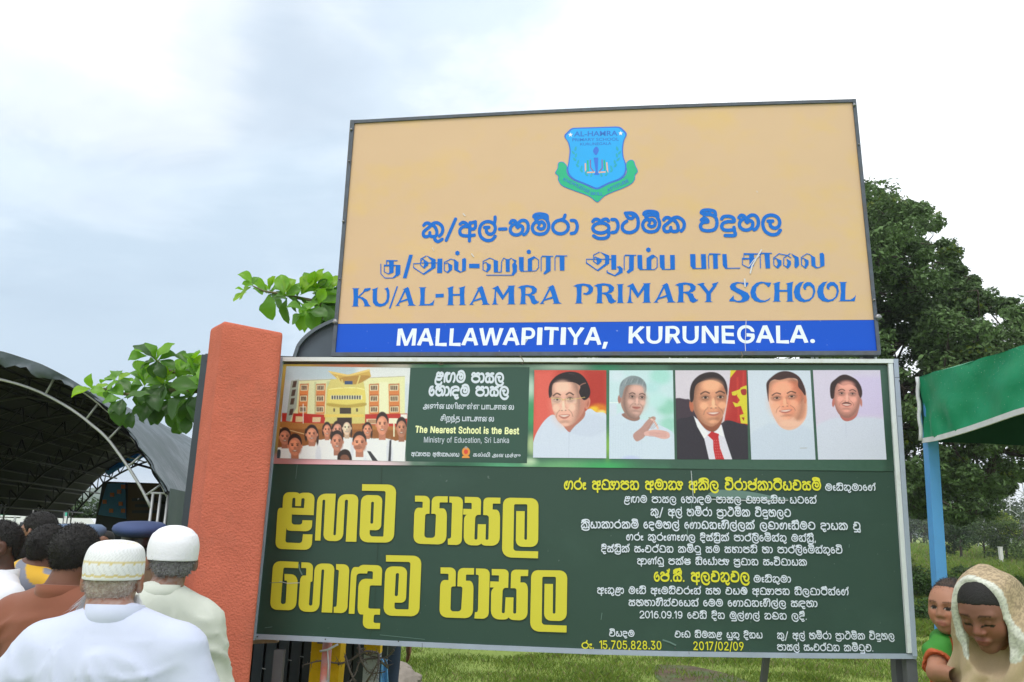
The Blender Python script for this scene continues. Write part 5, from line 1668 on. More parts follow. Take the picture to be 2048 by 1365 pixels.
kid(c, 472, 605, 58, 80, girl=True)
kid(c, 552, 602, 74, 88, girl=True, skin=(140, 92, 76))
kid(c, 622, 588, 66, 84, girl=True, skin=(190, 140, 120), side=1)
kid(c, 778, 602, 62, 74, girl=True)
kid(c, 152, 655, 88, 92, skin=(138, 82, 62))
kid(c, 356, 636, 86, 94, girl=True, sw=100)
kid(c, 1036, 588, 78, 108, skin=(128, 80, 60), sw=104)
kid(c, 890, 560, 92, 122, skin=(158, 96, 74), sw=112)
c.poly([(945, 690), (960, 680), (955, 850), (935, 850)], (60, 60, 70), 2, smooth=False)
kid(c, 228, 722, 104, 118, skin=(146, 84, 60), sw=98)
kid(c, 548, 690, 92, 110, skin=(136, 84, 66), sw=96)
kid(c, 718, 700, 104, 112, skin=(150, 92, 70), sw=84)
c.poly([(560, 850), (556, 790), (600, 755), (645, 775), (655, 850)], (46, 30, 26), 3)
c.poly([(575, 830), (585, 800), (625, 800), (640, 838)], (150, 96, 74), 4, .8)
c.poly([(775, 768), (800, 770), (862, 850), (820, 850)], (56, 56, 62), 2, smooth=False)
c.ell(705, 740, 30, 16, (170, 110, 88), 4)
c.poly([(96, 762), (120, 765), (112, 830), (92, 830)], (60, 70, 76), 3)
c.grain(4)
c.build('school_photo', t_lo, LP, ZA, m_print, .003)

# ---- portraits
ZP, ZQ = (1050, 700, 4.357), (1480, 700, 5.689)

def features(c, cx, cy, w, h, skin, rot=0, brow=(40, 28, 24), smile=1.0, mous=False, light=1.18, eye=(40, 26, 22), turn=0.0, narrow=1.0):
    """cx, cy: point between the eyes; w: face width; h: eyes-to-chin height"""
    ca, sa = math.cos(rad(rot)), math.sin(rad(rot))

    def T(x, y):
        return (cx + (x * ca - y * sa), cy + (x * sa + y * ca))
    # fall-off towards the edge of the face, then a soft lit middle
    U = ((c.X - cx) * ca + (c.Y - cy) * sa) / (w * .56)
    Vv = (-(c.X - cx) * sa + (c.Y - cy) * ca - h * .12) / (h * 1.18)
    rr2 = U * U + Vv * Vv
    m_ = np.clip(1 - np.abs(np.sqrt(rr2) - .92) / .42, 0, 1) ** 1.5 * (rr2 < 1.7)
    isk = np.clip(1 - np.abs(c.I - np.array(skin)).sum(-1) / 120, 0, 1)
    c.I *= (1 - .30 * m_ * isk)[..., None]
    c.ell(cx + turn, cy + h * .22, w * .40, h * .62, tuple(min(250, v * 1.07) for v in skin), w * .25, .6, rot)
    dk = tuple(v * .66 for v in skin)
    lt = tuple(min(250, v * light) for v in skin)
    lt2 = tuple(min(252, v * light * 1.08) for v in skin)
    c.ell(*T(-w * .02 + turn, -h * .45), w * .30, h * .22, lt, 22, .75, rot)
    for sx in (-1, 1):
        ox = turn * (1 - .15 * sx)
        c.ell(*T(sx * w * .23 + ox, h * .0), w * .16, h * .13, dk, 14, .6, rot)
        c.line([T(sx * w * .09 + ox, -h * .15), T(sx * w * .22 + ox, -h * .215), T(sx * w * .36 + ox, -h * .13)], h * .045, brow, 5, .75)
        c.ell(*T(sx * w * .22 + ox, 0), w * .085, h * .036 * narrow, (228, 214, 206), 3, .5, rot)
        c.ell(*T(sx * w * .22 + ox + 1, 0), w * .042, h * .043 * narrow, eye, 2, 1, rot)
        c.line([T(sx * w * .12 + ox, -h * .012), T(sx * w * .22 + ox, -h * .055), T(sx * w * .33 + ox, -h * .006)], h * .022, tuple(v * .35 for v in skin), 2, .9)
        c.line([T(sx * w * .13 + ox, h * .07), T(sx * w * .22 + ox, h * .09), T(sx * w * .31 + ox, h * .06)], h * .02, dk, 3, .55)
        c.ell(*T(sx * w * .27 + ox, h * .30), w * .12, h * .13, lt, 12, .7, rot)
        c.line([T(sx * w * .15 + ox, h * .36), T(sx * w * .25 + ox, h * .48), T(sx * w * .29 + ox, h * .62)], h * .03, dk, 5, .55)
    c.line([T(w * .06 + turn * 1.2, 0), T(w * .05 + turn * 1.5, h * .22), T(w * .10 + turn * 1.5, h * .33)], w * .04, dk, 8, .28)
    c.ell(*T(turn * 1.5, h * .20), w * .05, h * .16, lt2, 6, .75, rot)
    c.ell(*T(turn * 1.6, h * .34), w * .10, h * .055, lt, 5, .7, rot)
    for sx in (-1, 1):
        c.ell(*T(sx * w * .065 + turn * 1.5, h * .385), w * .028, h * .018, tuple(v * .45 for v in skin), 4, .6, rot)
    if mous:
        c.poly([T(-w * .2 + turn, h * .53), T(-w * .1 + turn, h * .455), T(turn, h * .44), T(w * .1 + turn, h * .455), T(w * .2 + turn, h * .53), T(turn, h * .50)], (44, 28, 26), 4, .9)
    mw = w * .17 * (1 + .15 * smile)
    c.poly([T(-mw + turn, h * .545), T(turn, h * .525), T(mw + turn, h * .545), T(mw * .6 + turn, h * .64), T(turn, h * .68), T(-mw * .6 + turn, h * .64)], (176, 100, 90), 5, .8)
    if smile > .4:
        c.poly([T(-mw * .82 + turn, h * .556), T(turn, h * .55), T(mw * .82 + turn, h * .556), T(turn, h * .61)], (240, 228, 222), 4, .85)
    else:
        c.line([T(-mw + turn, h * .585), T(turn, h * .595), T(mw + turn, h * .58)], h * .018, (110, 52, 48), 2)
    c.ell(*T(turn, h * .78), w * .16, h * .06, dk, 9, .35, rot)
    c.ell(*T(turn, h * .88), w * .13, h * .07, lt, 8, .5, rot)

WS = (208, 216, 234)
# one: red ground, dark parted hair, glasses
c = Canvas([(82, 178), (708, 180), (708, 946), (70, 940)], 160, 196, (200, 72, 60))
c.rect(60, 170, 260, 900, (220, 96, 84), 60)
c.rect(520, 170, 720, 560, (178, 50, 38), 60)
c.rect(440, 170, 500, 420, (205, 70, 50), 20, .5)
c.ell(640, 530, 90, 60, (214, 120, 30), 22)
c.ell(600, 520, 40, 26, (236, 190, 50), 14)
c.ell(668, 545, 36, 20, (250, 214, 120), 12)
c.poly([(60, 960), (74, 800), (120, 690), (190, 598), (265, 572), (375, 712), (420, 680), (545, 520), (620, 545), (720, 590), (720, 960)], (206, 214, 234), 3)
c.poly([(380, 712), (470, 640), (560, 560), (700, 610), (700, 700), (560, 760)], (196, 204, 226), 14, .6)
c.line([(385, 720), (380, 940)], 5, (186, 194, 216), 4, .8)
c.poly([(300, 600), (375, 708), (440, 660), (520, 580), (500, 500), (320, 560)], (176, 112, 96), 4)
sk = (226, 170, 152)
c.poly([(228, 340), (232, 470), (250, 540), (285, 620), (345, 662), (405, 655), (470, 600), (512, 530), (530, 420), (510, 300), (400, 262), (280, 272)], sk, 3)
c.ell(545, 468, 22, 52, (206, 136, 116), 3, 1, 12)
c.ell(548, 470, 10, 30, (170, 96, 80), 4, .7, 12)
c.poly([(470, 330), (530, 400), (515, 540), (440, 640), (480, 480)], (180, 108, 92), 16, .55)
c.poly([(212, 420), (206, 350), (225, 280), (290, 218), (380, 192), (470, 205), (530, 260), (568, 350), (560, 410), (520, 440), (492, 420), (470, 370), (480, 320), (420, 285), (330, 286), (252, 292), (235, 350), (236, 395)], (34, 22, 26), 3)
c.line([(470, 320), (500, 300), (530, 290)], 8, (190, 130, 112), 3, .8)
c.line([(380, 208), (430, 214)], 6, (84, 66, 70), 4, .7)
features(c, 342, 432, 250, 252, sk, rot=-3, turn=-6, narrow=.8)
c.line([(222, 418), (240, 422), (318, 428), (330, 440), (355, 432), (440, 428), (524, 414)], 5, (206, 178, 110), 1.5)
for x0, x1 in ((232, 318), (358, 446)):
    c.line([(x0, 424), (x0 + 4, 464), (x0 + 26, 474), (x1 - 20, 472), (x1, 452), (x1, 426)], 3, (214, 190, 150), 2, .7)
    c.rect(x0, 424, x1, 468, (246, 222, 210), 6, .25)
c.grain(3)
c.build('portrait', t_lo, LP, ZP, m_print, .003)['label'] = 'portrait on red ground with glasses and white shirt'
# two: grey hair, folded hands, pale green ground
c = Canvas([(735, 180), (1288, 180), (1303, 955), (733, 950)], 140, 196, (196, 220, 228))
for (x, y, r, cc) in ((1180, 230, 90, (160, 214, 206)), (1240, 500, 90, (140, 200, 180)), (1260, 650, 80, (150, 206, 190)), (1110, 330, 60, (176, 216, 220)), (1150, 440, 80, (186, 222, 224)), (800, 230, 60, (210, 222, 236))):
    c.ell(x, y, r, r * .8, cc, 34, .85)
c.rect(735, 458, 830, 466, (236, 244, 246), 3)
c.rect(735, 466, 800, 580, (206, 216, 232), 14)
c.poly([(725, 970), (728, 610), (780, 580), (845, 545), (940, 615), (1040, 610), (1180, 660), (1300, 745), (1310, 970)], (204, 216, 234), 3)
for k_ in range(13):
    c.line([(748 + k_ * 22, 640), (742 + k_ * 23, 950)], 3, (190, 204, 224), 3, .6)
c.poly([(845, 560), (880, 600), (950, 622), (1000, 600), (960, 540)], (150, 110, 100), 5)
sk = (192, 150, 140)
c.poly([(838, 330), (832, 450), (850, 520), (900, 590), (965, 600), (1010, 560), (1040, 480), (1050, 380), (1020, 310), (920, 290)], sk, 3)
c.poly([(960, 330), (1045, 350), (1045, 470), (1010, 560), (960, 590), (985, 450)], (206, 164, 154), 14, .75)
c.ell(822, 432, 14, 36, (170, 118, 108), 3)
c.poly([(822, 400), (824, 320), (850, 268), (920, 228), (1000, 240), (1050, 290), (1058, 350), (1040, 380), (1020, 322), (960, 308), (890, 312), (862, 350), (850, 400), (838, 420)], (140, 150, 158), 4)
for k_ in range(12):
    c.line([(835 + k_ * 17, 320 - 30 * math.sin(k_ / 3.6)), (858 + k_ * 16, 262 - 10 * math.sin(k_ / 3.6))], 5, (96 + (k_ % 3) * 40, 108 + (k_ % 3) * 38, 118 + (k_ % 3) * 36), 3, .7)
features(c, 970, 412, 200, 158, sk, rot=4, turn=6, smile=.2, light=1.2)
c.poly([(942, 740), (1010, 680), (1060, 620), (1110, 582), (1140, 600), (1100, 660), (1065, 720), (1030, 770), (970, 798)], (186, 142, 136), 3)
c.poly([(1040, 720), (1110, 698), (1180, 700), (1250, 720), (1258, 765), (1200, 778), (1110, 752), (1050, 750)], (222, 172, 166), 3)
c.line([(1095, 600), (1130, 630), (1160, 690)], 16, (230, 186, 176), 3)
for k_ in range(4):
    c.line([(1070 + k_ * 14, 690), (1120 + k_ * 12, 612 + k_ * 12)], 4, (150, 104, 100), 2, .7)
    c.line([(1080, 722 + k_ * 11), (1230, 716 + k_ * 14)], 3, (176, 120, 116), 2, .7)
c.line([(1075, 592), (1118, 596)], 7, (150, 132, 110), 2)
c.ell(920, 955, 80, 30, (186, 196, 236), 14, .8)
c.grain(3)
c.build('portrait', t_lo, LP, ZP, m_print, .003)['label'] = 'portrait with grey hair and folded hands'
# three: dark suit, red tie, flag
c = Canvas([(1308, 180), (1928, 180), (1945, 955), (1325, 955)], 158, 196, (210, 200, 214))
c.poly([(1800, 175), (1960, 175), (1960, 700), (1730, 660), (1770, 420), (1785, 260)], (176, 40, 36), 3, smooth=False)
c.poly([(1790, 178), (1842, 178), (1812, 215), (1785, 250)], (214, 196, 40), 3, smooth=False)
for a_, b_ in (((1850, 240), (1860, 620)), ((1905, 190), (1890, 650))):
    c.line([a_, b_], 16, (206, 66, 52), 10, .6)
Y_ = (214, 200, 48)
c.poly([(1845, 400), (1880, 330), (1925, 312), (1960, 330), (1960, 650), (1880, 640), (1870, 570), (1905, 560), (1880, 490), (1830, 500), (1808, 455), (1850, 470), (1872, 440)], Y_, 2, smooth=False)
c.poly([(1800, 370), (1860, 350), (1910, 318), (1915, 335), (1860, 380), (1830, 400), (1805, 398)], Y_, 2, smooth=False)
c.poly([(1880, 350), (1925, 345), (1925, 392), (1890, 392)], (160, 44, 36), 3)
c.poly([(1885, 590), (1912, 590), (1905, 620)], (160, 44, 36), 2)
c.poly([(1300, 440), (1400, 432), (1440, 445), (1490, 560), (1490, 640), (1310, 660)], (62, 48, 60), 5)
c.poly([(1300, 970), (1310, 640), (1420, 590), (1480, 585), (1590, 720), (1700, 650), (1760, 615), (1860, 640), (1960, 690), (1960, 970)], (44, 38, 50), 3)
c.poly([(1470, 580), (1500, 620), (1560, 770), (1605, 965), (1808, 965), (1740, 760), (1712, 650), (1640, 720)], (216, 212, 228), 2, smooth=False)
c.poly([(1470, 578), (1600, 735), (1560, 775), (1500, 670)], (232, 230, 242), 2, smooth=False)
c.poly([(1705, 650), (1640, 730), (1700, 745), (1735, 760)], (232, 230, 242), 2, smooth=False)
sk = (212, 146, 116)
c.poly([(1500, 560), (1560, 680), (1640, 715), (1700, 660), (1710, 560)], (140, 78, 56), 4)
c.poly([(1452, 330), (1460, 480), (1490, 570), (1550, 640), (1620, 670), (1680, 640), (1730, 560), (1755, 430), (1745, 320), (1680, 250), (1540, 255)], sk, 3)
c.poly([(1690, 300), (1750, 340), (1745, 480), (1700, 600), (1650, 655), (1680, 480)], (146, 82, 58), 16, .6)
c.ell(1450, 492, 18, 50, (186, 104, 76), 3, 1, -8)
c.poly([(1440, 450), (1436, 360), (1460, 280), (1520, 222), (1600, 196), (1680, 206), (1740, 260), (1764, 340), (1758, 400), (1742, 350), (1715, 300), (1640, 268), (1560, 272), (1500, 300), (1478, 350), (1470, 430), (1458, 455)], (44, 30, 32), 4)
features(c, 1630, 416, 300, 240, sk, rot=-2, turn=6, smile=.9, light=1.25)
c.poly([(1590, 745), (1625, 712), (1690, 735), (1685, 760), (1700, 860), (1740, 965), (1660, 965), (1640, 860), (1638, 790)], (190, 36, 44), 2, smooth=False)
for k_ in range(30):
    c.ell(1650 + (k_ % 4) * 18 + (k_ // 4) * 3, 790 + (k_ // 4) * 24, 2.5, 2.5, (232, 190, 190), 1.5)
c.grain(3)
c.build('portrait', t_lo, LP, ZP, m_print, .003)['label'] = 'portrait in dark suit with red tie'
# four: pale ground, broad smiling face
c = Canvas([(85, 235), (798, 237), (858, 1250), (128, 1250)], 140, 196, (204, 212, 228))
c.poly([(90, 1000), (300, 850), (440, 840), (700, 860), (860, 980), (880, 1260), (100, 1260)], (198, 207, 226), 24)
c.line([(680, 1120), (760, 1118)], 6, (150, 140, 130), 2, .7)
for k_ in range(9):
    c.line([(420 + k_ * 30, 930), (420 + k_ * 32, 1240)], 5, (190, 200, 220), 6, .4)
sk = (232, 158, 128)
c.poly([(318, 400), (322, 560), (350, 680), (390, 780), (460, 880), (560, 915), (660, 880), (740, 790), (760, 680), (755, 560), (720, 420), (600, 320), (420, 330)], (240, 186, 164), 8)
c.poly([(322, 380), (330, 520), (400, 600), (540, 700), (650, 800), (740, 760), (752, 600), (720, 420), (600, 325), (420, 335)], sk, 24, .9)
c.poly([(560, 360), (690, 380), (720, 520), (640, 620), (600, 480)], (196, 104, 76), 30, .7)
c.poly([(480, 560), (560, 560), (620, 700), (560, 780), (470, 700)], (206, 120, 92), 24, .6)
c.ell(738, 560, 18, 54, (226, 140, 110), 4, 1, -6)
c.poly([(322, 590), (300, 440), (305, 370), (360, 310), (430, 262), (510, 244), (600, 262), (680, 320), (730, 420), (748, 500), (735, 520), (700, 470), (660, 420), (650, 340), (560, 322), (450, 345), (385, 340), (335, 380), (325, 480)], (62, 36, 34), 5)
features(c, 502, 542, 384, 268, (226, 150, 122), rot=-6, turn=0, smile=1.0, light=1.12, narrow=.85)
c.ell(560, 840, 110, 34, (244, 190, 166), 14, .7)
c.grain(3)
c.build('portrait', t_lo, LP, ZQ, m_print, .003)['label'] = 'portrait of a broad smiling face on pale ground'
# five: pink ground, moustache
c = Canvas([(828, 233), (1592, 233), (1665, 1250), (888, 1250)], 150, 196, (210, 200, 222))
c.rect(1300, 300, 1640, 760, (204, 190, 226), 50, .8)
c.poly([(850, 1260), (860, 900), (1000, 800), (1130, 770), (1380, 770), (1560, 780), (1680, 850), (1700, 1260)], (206, 210, 228), 26)
c.line([(1202, 830), (1206, 1000)], 6, (186, 190, 212), 4, .7)
c.poly([(1130, 730), (1160, 790), (1215, 815), (1290, 790), (1335, 730), (1330, 640), (1120, 640)], (188, 108, 100), 4)
sk = (216, 148, 134)
c.poly([(1070, 430), (1068, 560), (1085, 660), (1130, 740), (1215, 780), (1300, 750), (1345, 690), (1370, 560), (1360, 420), (1280, 370), (1140, 370)], sk, 4)
c.ell(1062, 600, 16, 50, (196, 112, 100), 4, 1, 6)
c.ell(1376, 600, 12, 46, (206, 130, 118), 4, 1, -4)
c.poly([(1030, 540), (1022, 450), (1036, 380), (1090, 330), (1140, 295), (1200, 284), (1270, 310), (1330, 350), (1375, 420), (1388, 500), (1372, 550), (1350, 520), (1330, 450), (1300, 415), (1240, 395), (1170, 410), (1110, 385), (1080, 450), (1070, 540), (1050, 560)], (50, 30, 30), 5)
features(c, 1212, 500, 284, 222, sk, rot=2, turn=4, smile=1.3, mous=True, light=1.16, narrow=.8)
c.grain(3)
c.build('portrait', t_lo, LP, ZQ, m_print, .003)['label'] = 'portrait with moustache on pale pink ground'

# ---- dark green inset panel with text
mb = MB()
cc = [LP.on(*q) for q in ((820, 736), (1059, 735), (1054, 927), (812, 923))]
mb.add([p + LP.n * .0022 for p in cc], [(0, 3, 2, 1)])
mb.build('motto_panel', m_green2, t_lo)
ZM = (850, 735, 7.185)

def zm(x, y):
    return (850 + x / 7.185, 735 + y / 7.185)

line_sinhala('motto_line', t_lo, LP, 'ළඟම පාසල', zm(150, 208), zm(1125, 218), 17.4, m_wt, 2.9, .003)
line_sinhala('motto_line', t_lo, LP, 'හොඳම පාසල', zm(62, 402), zm(1195, 410), 17.0, m_wt, 2.9, .003)
line_font('motto_line', t_lo, LP, 'அண்ைமயிலுள்ள பாடசாைல', (846, 817.5), (1028, 820), 9.5, m_wt, .018, .62, .003)
line_font('motto_line', t_lo, LP, 'சிறந்த பாடசாைல', (881, 842), (988, 843.6), 9.5, m_wt, .018, .62, .003)
line_emb('motto_line', t_lo, LP, 26, 'The Nearest School is the Best', (830.5, 866.5), (1038.5, 869.5), 14.2, m_pyel, .003)
line_emb('motto_line', t_lo, LP, 0, 'Ministry of Education, Sri Lanka', (848, 885.5), (1018, 886.5), 11.2, m_wt, .003)
line_sinhala('motto_line', t_lo, LP, 'අධ්‍යාපන අමාත්‍යාංශය', (823, 912), (918, 913.5), 6.4, m_wt, 2.2, .003)
line_font('motto_line', t_lo, LP, 'கல்வி அைமச்சு', (946, 913.5), (1041, 915.5), 6.6, m_wt, .014, .62, .003)
m_em_o = mat('emblem_orange', pc(214, 140, 60), .4)
m_em_r = mat('emblem_red', pc(205, 70, 50), .4)
m_em_g = mat('emblem_grey', pc(150, 150, 150), .4)
e5 = lambda cx, cy, rx, ry: [[(cx + rx * math.cos(a), cy + ry * math.sin(a)) for a in np.linspace(0, 2 * math.pi, 20, endpoint=False)]]
traced('ministry_emblem', t_lo, LP, [e5(590, 1215, 58, 66)], m_em_o, ZM, off=.003)
traced('ministry_emblem', t_lo, LP, [e5(590, 1215, 30, 34)], m_em_r, ZM, off=.0034)
traced('ministry_emblem', t_lo, LP, [e5(590, 1152, 20, 16)], m_em_g, ZM, off=.0034)
traced('ministry_emblem', t_lo, LP, [[[(540, 1275), (632, 1275), (645, 1305), (530, 1305)]]], m_em_o, ZM, off=.0034)

# ---- huge yellow words
BL = []

def big(z, loops):
    x0, y0, s_ = z
    BL.append([[(x0 + p[0] / s_, y0 + p[1] / s_) for p in rc(l)] for l in loops])

A_, B_, C_, D_ = (540, 960, 7.314), (810, 970, 7.314), (530, 1105, 6.206), (860, 1120, 7.062)
big(A_, [[(185, 412), (200, 182, 80), (400, 182, 50), (435, 207), (465, 190, 40), (658, 190, 95), (642, 518), (322, 508), (318, 655, 45), (470, 657, 40), (478, 592), (622, 594), (612, 755, 90), (250, 745, 70), (243, 700), (226, 918, 35), (470, 928, 45), (485, 797), (624, 799), (612, 1028, 105), (78, 1010, 95), (116, 412, 60)],
          [(322, 408), (332, 262, 26), (375, 264, 22), (371, 385), (455, 387), (463, 268, 24), (512, 271, 22), (498, 415)]])
big(A_, [[(660, 888), (697, 203, 120), (965, 205), (928, 812, 18), (965, 812, 18), (1000, 212, 110), (1298, 214, 90), (1265, 907), (1110, 905), (1145, 292, 22), (1100, 292, 22), (1068, 900, 110), (780, 892, 95), (812, 292, 18), (772, 292, 18), (740, 890)]])
big(A_, [[(1350, 65), (1852, 72, 120), (1812, 920, 120), (1306, 913, 120), (1337, 222, 100), (1648, 228, 85), (1625, 740, 75), (1462, 736), (1458, 828, 45), (1660, 832, 15), (1695, 165, 30), (1348, 160)], [(1483, 322, 18), (1523, 322, 18), (1511, 642, 18), (1469, 642, 18)]])
big(B_, [[(148, 160), (367, 163, 80), (360, 425), (298, 425, 30), (283, 775, 45), (440, 778, 50), (456, 425, 30), (387, 425), (395, 168, 75), (627, 170), (625, 258), (507, 258, 15), (505, 345), (616, 347, 115), (605, 875, 120), (123, 862, 105), (140, 335, 95), (258, 337), (262, 248, 15), (148, 246)]])
big(B_, [[(650, 172), (850, 178, 75), (830, 882, 80), (628, 877), (628, 788), (675, 786, 38), (690, 260, 20), (650, 260)]])
big(B_, [[(875, 177), (1116, 183, 65), (1108, 440), (1030, 440, 55), (1016, 802, 20), (1060, 802, 20), (1066, 577), (1185, 578), (1178, 805, 20), (1222, 805, 20), (1228, 448, 35), (1145, 442), (1150, 186, 65), (1397, 190), (1395, 276), (1285, 275, 12), (1282, 362), (1392, 368, 110), (1386, 895, 120), (1150, 890, 45), (1115, 860), (1080, 888, 45), (858, 883, 120), (865, 470, 50), (905, 438), (850, 435), (855, 352), (976, 355), (977, 265, 15), (875, 265)]])
big(B_, [[(1436, 188, 100), (1954, 198, 110), (1948, 912, 110), (1620, 905, 95), (1628, 385), (1752, 387), (1746, 805, 18), (1785, 805, 18), (1790, 285, 20), (1597, 285, 20), (1585, 967, 45), (1948, 974), (1946, 1076), (1418, 1060, 130)]])
big(C_, [[(104, 106, 90), (418, 120), (415, 197), (232, 190, 18), (197, 642, 28), (258, 642, 28), (275, 350, 10), (244, 350), (244, 268), (414, 275, 105), (387, 722, 95), (63, 711, 85)]])
big(C_, [[(455, 124), (602, 130, 65), (590, 362), (567, 368, 8), (546, 662, 22), (589, 662, 22), (622, 138, 85), (866, 142, 75), (836, 750), (704, 745), (738, 212, 18), (705, 212, 18), (672, 743, 95), (413, 735, 95), (441, 288, 75), (512, 288), (516, 195, 15), (452, 195)]])
big(C_, [[(885, 146), (1051, 150, 75), (1022, 757, 80), (855, 750), (855, 678), (890, 676, 28), (920, 220, 15), (885, 216)]])
big(C_, [[(1041, 762), (1072, 180, 100), (1165, 184), (1200, 155, 30), (1459, 162, 70), (1447, 412), (1303, 410, 20), (1282, 698, 25), (1432, 702), (1428, 775), (1355, 772, 20), (1346, 877, 25), (1432, 877), (1428, 951), (1210, 948, 80), (1222, 772), (1147, 768, 100), (1165, 325, 100), (1338, 332), (1343, 235, 22), (1275, 235), (1270, 263), (1140, 262, 40), (1112, 764)]])
big(C_, [[(1503, 35), (1945, 45, 100), (1915, 796, 100), (1470, 785, 100), (1495, 173, 90), (1768, 180, 80), (1750, 627, 65), (1610, 624), (1607, 706, 32), (1783, 709, 12), (1808, 120, 30), (1503, 115)], [(1626, 258, 18), (1666, 258, 18), (1650, 544, 18), (1611, 544, 18)]])
big(D_, [[(150, 107), (368, 110, 80), (362, 375), (300, 375, 30), (289, 727, 42), (440, 730, 48), (461, 378, 30), (387, 375), (397, 115, 75), (624, 118), (622, 210), (510, 208, 12), (508, 295), (618, 298, 115), (605, 827, 110), (133, 812, 105), (147, 285, 95), (262, 286), (263, 198, 15), (150, 195)]])
big(D_, [[(650, 122), (846, 128, 75), (828, 834, 85), (628, 828), (635, 740), (678, 738, 38), (690, 212, 20), (650, 210)]])
big(D_, [[(873, 130), (1113, 135, 65), (1105, 396), (1028, 396, 50), (1014, 754, 20), (1056, 754, 20), (1068, 530), (1180, 532), (1175, 760, 20), (1218, 760, 20), (1223, 402, 30), (1140, 400), (1147, 138, 65), (1389, 142), (1385, 230), (1280, 230, 12), (1277, 320), (1385, 322, 110), (1376, 857, 110), (1150, 850, 45), (1112, 815), (1075, 845, 45), (860, 838, 118), (865, 430, 50), (905, 392), (849, 390), (852, 305), (972, 308), (976, 220, 12), (873, 218)]])
big(D_, [[(1431, 145, 95), (1940, 152, 108), (1930, 866, 108), (1611, 858, 95), (1618, 340), (1738, 341), (1734, 760, 18), (1772, 760, 18), (1779, 240, 20), (1587, 240, 20), (1578, 916, 45), (1930, 929), (1928, 1026), (1413, 1010, 125)]])
for k_, wd in enumerate(((0, 3), (3, 7), (7, 12), (12, 16))):
    for g_ in BL[wd[0]:wd[1]]:
        traced('slogan_letter', t_lo, LP, [g_], m_yel, off=.0032)
    th = []
    for g_ in BL[wd[0]:wd[1]]:
        for l_ in g_:
            th.append(list(l_) + [l_[0], l_[1]])
    traced('slogan_outline', t_lo, LP, [], m_dkg, thins=th, tw=1.6, off=.0025)

# ---- right hand column
R_ = [
    ('ගරු අධ්‍යාපන අමාත්‍ය අකිල විරාජ්කාරියවසම්', (1129, 978.5), (1641, 980), 15.6, m_yel2, 2.4),
    ('මැතිතුමාගේ', (1651, 981.3), (1750, 981.3), 10.4, m_wt, 2.1),
    ('ළඟම පාසල හොඳම පාසල ව්‍යාපෘතිය යටතේ', (1249, 1005.2), (1632, 1007), 11.2, m_wt, 2.0),
    ('කු/ අල් හම්රා ප්‍රාථමික විදුහලට', (1302, 1031), (1581, 1033.5), 12.2, m_wt, 2.2),
    ('ක්‍රියාකාරකම් දෙමහල් ගොඩනැගිල්ලක් ලබාගැනීමට දායක වූ', (1163, 1056), (1720, 1059.5), 12.0, m_wt, 2.2),
    ('ගරු කුරුණෑගල දිස්ත්‍රික් පාර්ලිමේන්තු මන්ත්‍රී,', (1253, 1080.5), (1631, 1083.3), 11.0, m_wt, 2.1),
    ('දිස්ත්‍රික් සංවර්ධන කමිටු සම සභාපති හා පාර්ලිමේන්තුවේ', (1203, 1104), (1684, 1106.8), 11.0, m_wt, 2.1),
    ('ආණ්ඩු පක්ෂ නියෝජ්‍ය ප්‍රධාන සංවිධායක', (1275, 1128.5), (1613, 1131), 10.8, m_wt, 2.1),
    ('ජේ.සී. අලවතුවල', (1309, 1162), (1498, 1163.5), 16.6, m_yel2, 2.4),
    ('මැතිතුමා', (1508, 1164.4), (1581, 1164.8), 10.6, m_wt, 2.1),
    ('ඇතුළු මැති ඇමතිවරුන් සහ වයඹ අධ්‍යාපන නිලධාරීන්ගේ', (1195, 1187), (1696, 1190.2), 11.0, m_wt, 2.1),
    ('සහභාගීත්වයෙන් මෙම ගොඩනැගිල්ල සඳහා', (1258, 1211.5), (1634, 1213.8), 11.0, m_wt, 2.1),
    ('2016.09.19 වෙනි දින මුල්ගල් තබන ලදී.', (1280, 1236), (1613, 1239), 11.0, m_wt, 2.0),
    ('වියදම', (1219, 1272.4), (1268, 1273), 9.6, m_wt, 2.2),
    ('වැඩ නිමකළ යුතු දිනය', (1350, 1274.6), (1524, 1276.5), 10.2, m_wt, 2.1),
    ('කු/ අල් හම්රා ප්‍රාථමික විදුහල', (1555, 1277.4), (1788, 1279), 10.8, m_wt, 2.1),
    ('පාසල් සංවර්ධන කමිටුව.', (1555, 1300.6), (1746, 1302.4), 10.8, m_wt, 2.1),
    ('රු.', (1164, 1296.5), (1188, 1297), 11.0, m_yel2, 2.2),
]
for (tx, a, b, h_, m_, pen) in R_:
    line_sinhala('notice_word', t_lo, LP, tx, a, b, h_, m_, pen, .0032)
line_emb('notice_word', t_lo, LP, 8, '15,705,828.30', (1199, 1298.3), (1323, 1299.6), 17.2, m_yel2, .0032)
line_emb('notice_word', t_lo, LP, 8, '2017/02/09', (1387, 1300.4), (1487.5, 1301.6), 17.2, m_yel2, .0032)

# ---- frame: pale inner lip and grey channel
mb = MB()
pbar(mb, LP, (564, 716), (1794, 720), 8, .02, -.05, (0, 1))
mb.build('frame_bar', m_alu_w, t_lo)['label'] = 'pale top frame bar with rust specks'
mb = MB()
pbar(mb, LP, (1783, 722), (1822, 1306), 9, .017, -.05, (-1, 0))
mb.build('inner_lip', m_alu_w, t_lo)
mb = MB()
pbar(mb, LP, (1784, 720), (1822, 1312), 9, .024, -.06, (1, 0))
mb.build('frame_bar', m_alu, t_lo)
mb = MB()
bl = [(507, 1268), (640, 1274), (779, 1281.5), (980, 1290.5), (1178, 1298.5), (1350, 1303), (1600, 1306.5), (1832, 1308)]
for a_, b_ in zip(bl[:-1], bl[1:]):
    pbar(mb, LP, a_, b_, 10, .010, -.05, (0, 1))
mb.build('frame_bar', m_alu, t_lo)
mb = MB()
pbar(mb, LP, (563, 717), (506, 1280), 5, .0215, -.05, (1, 0))
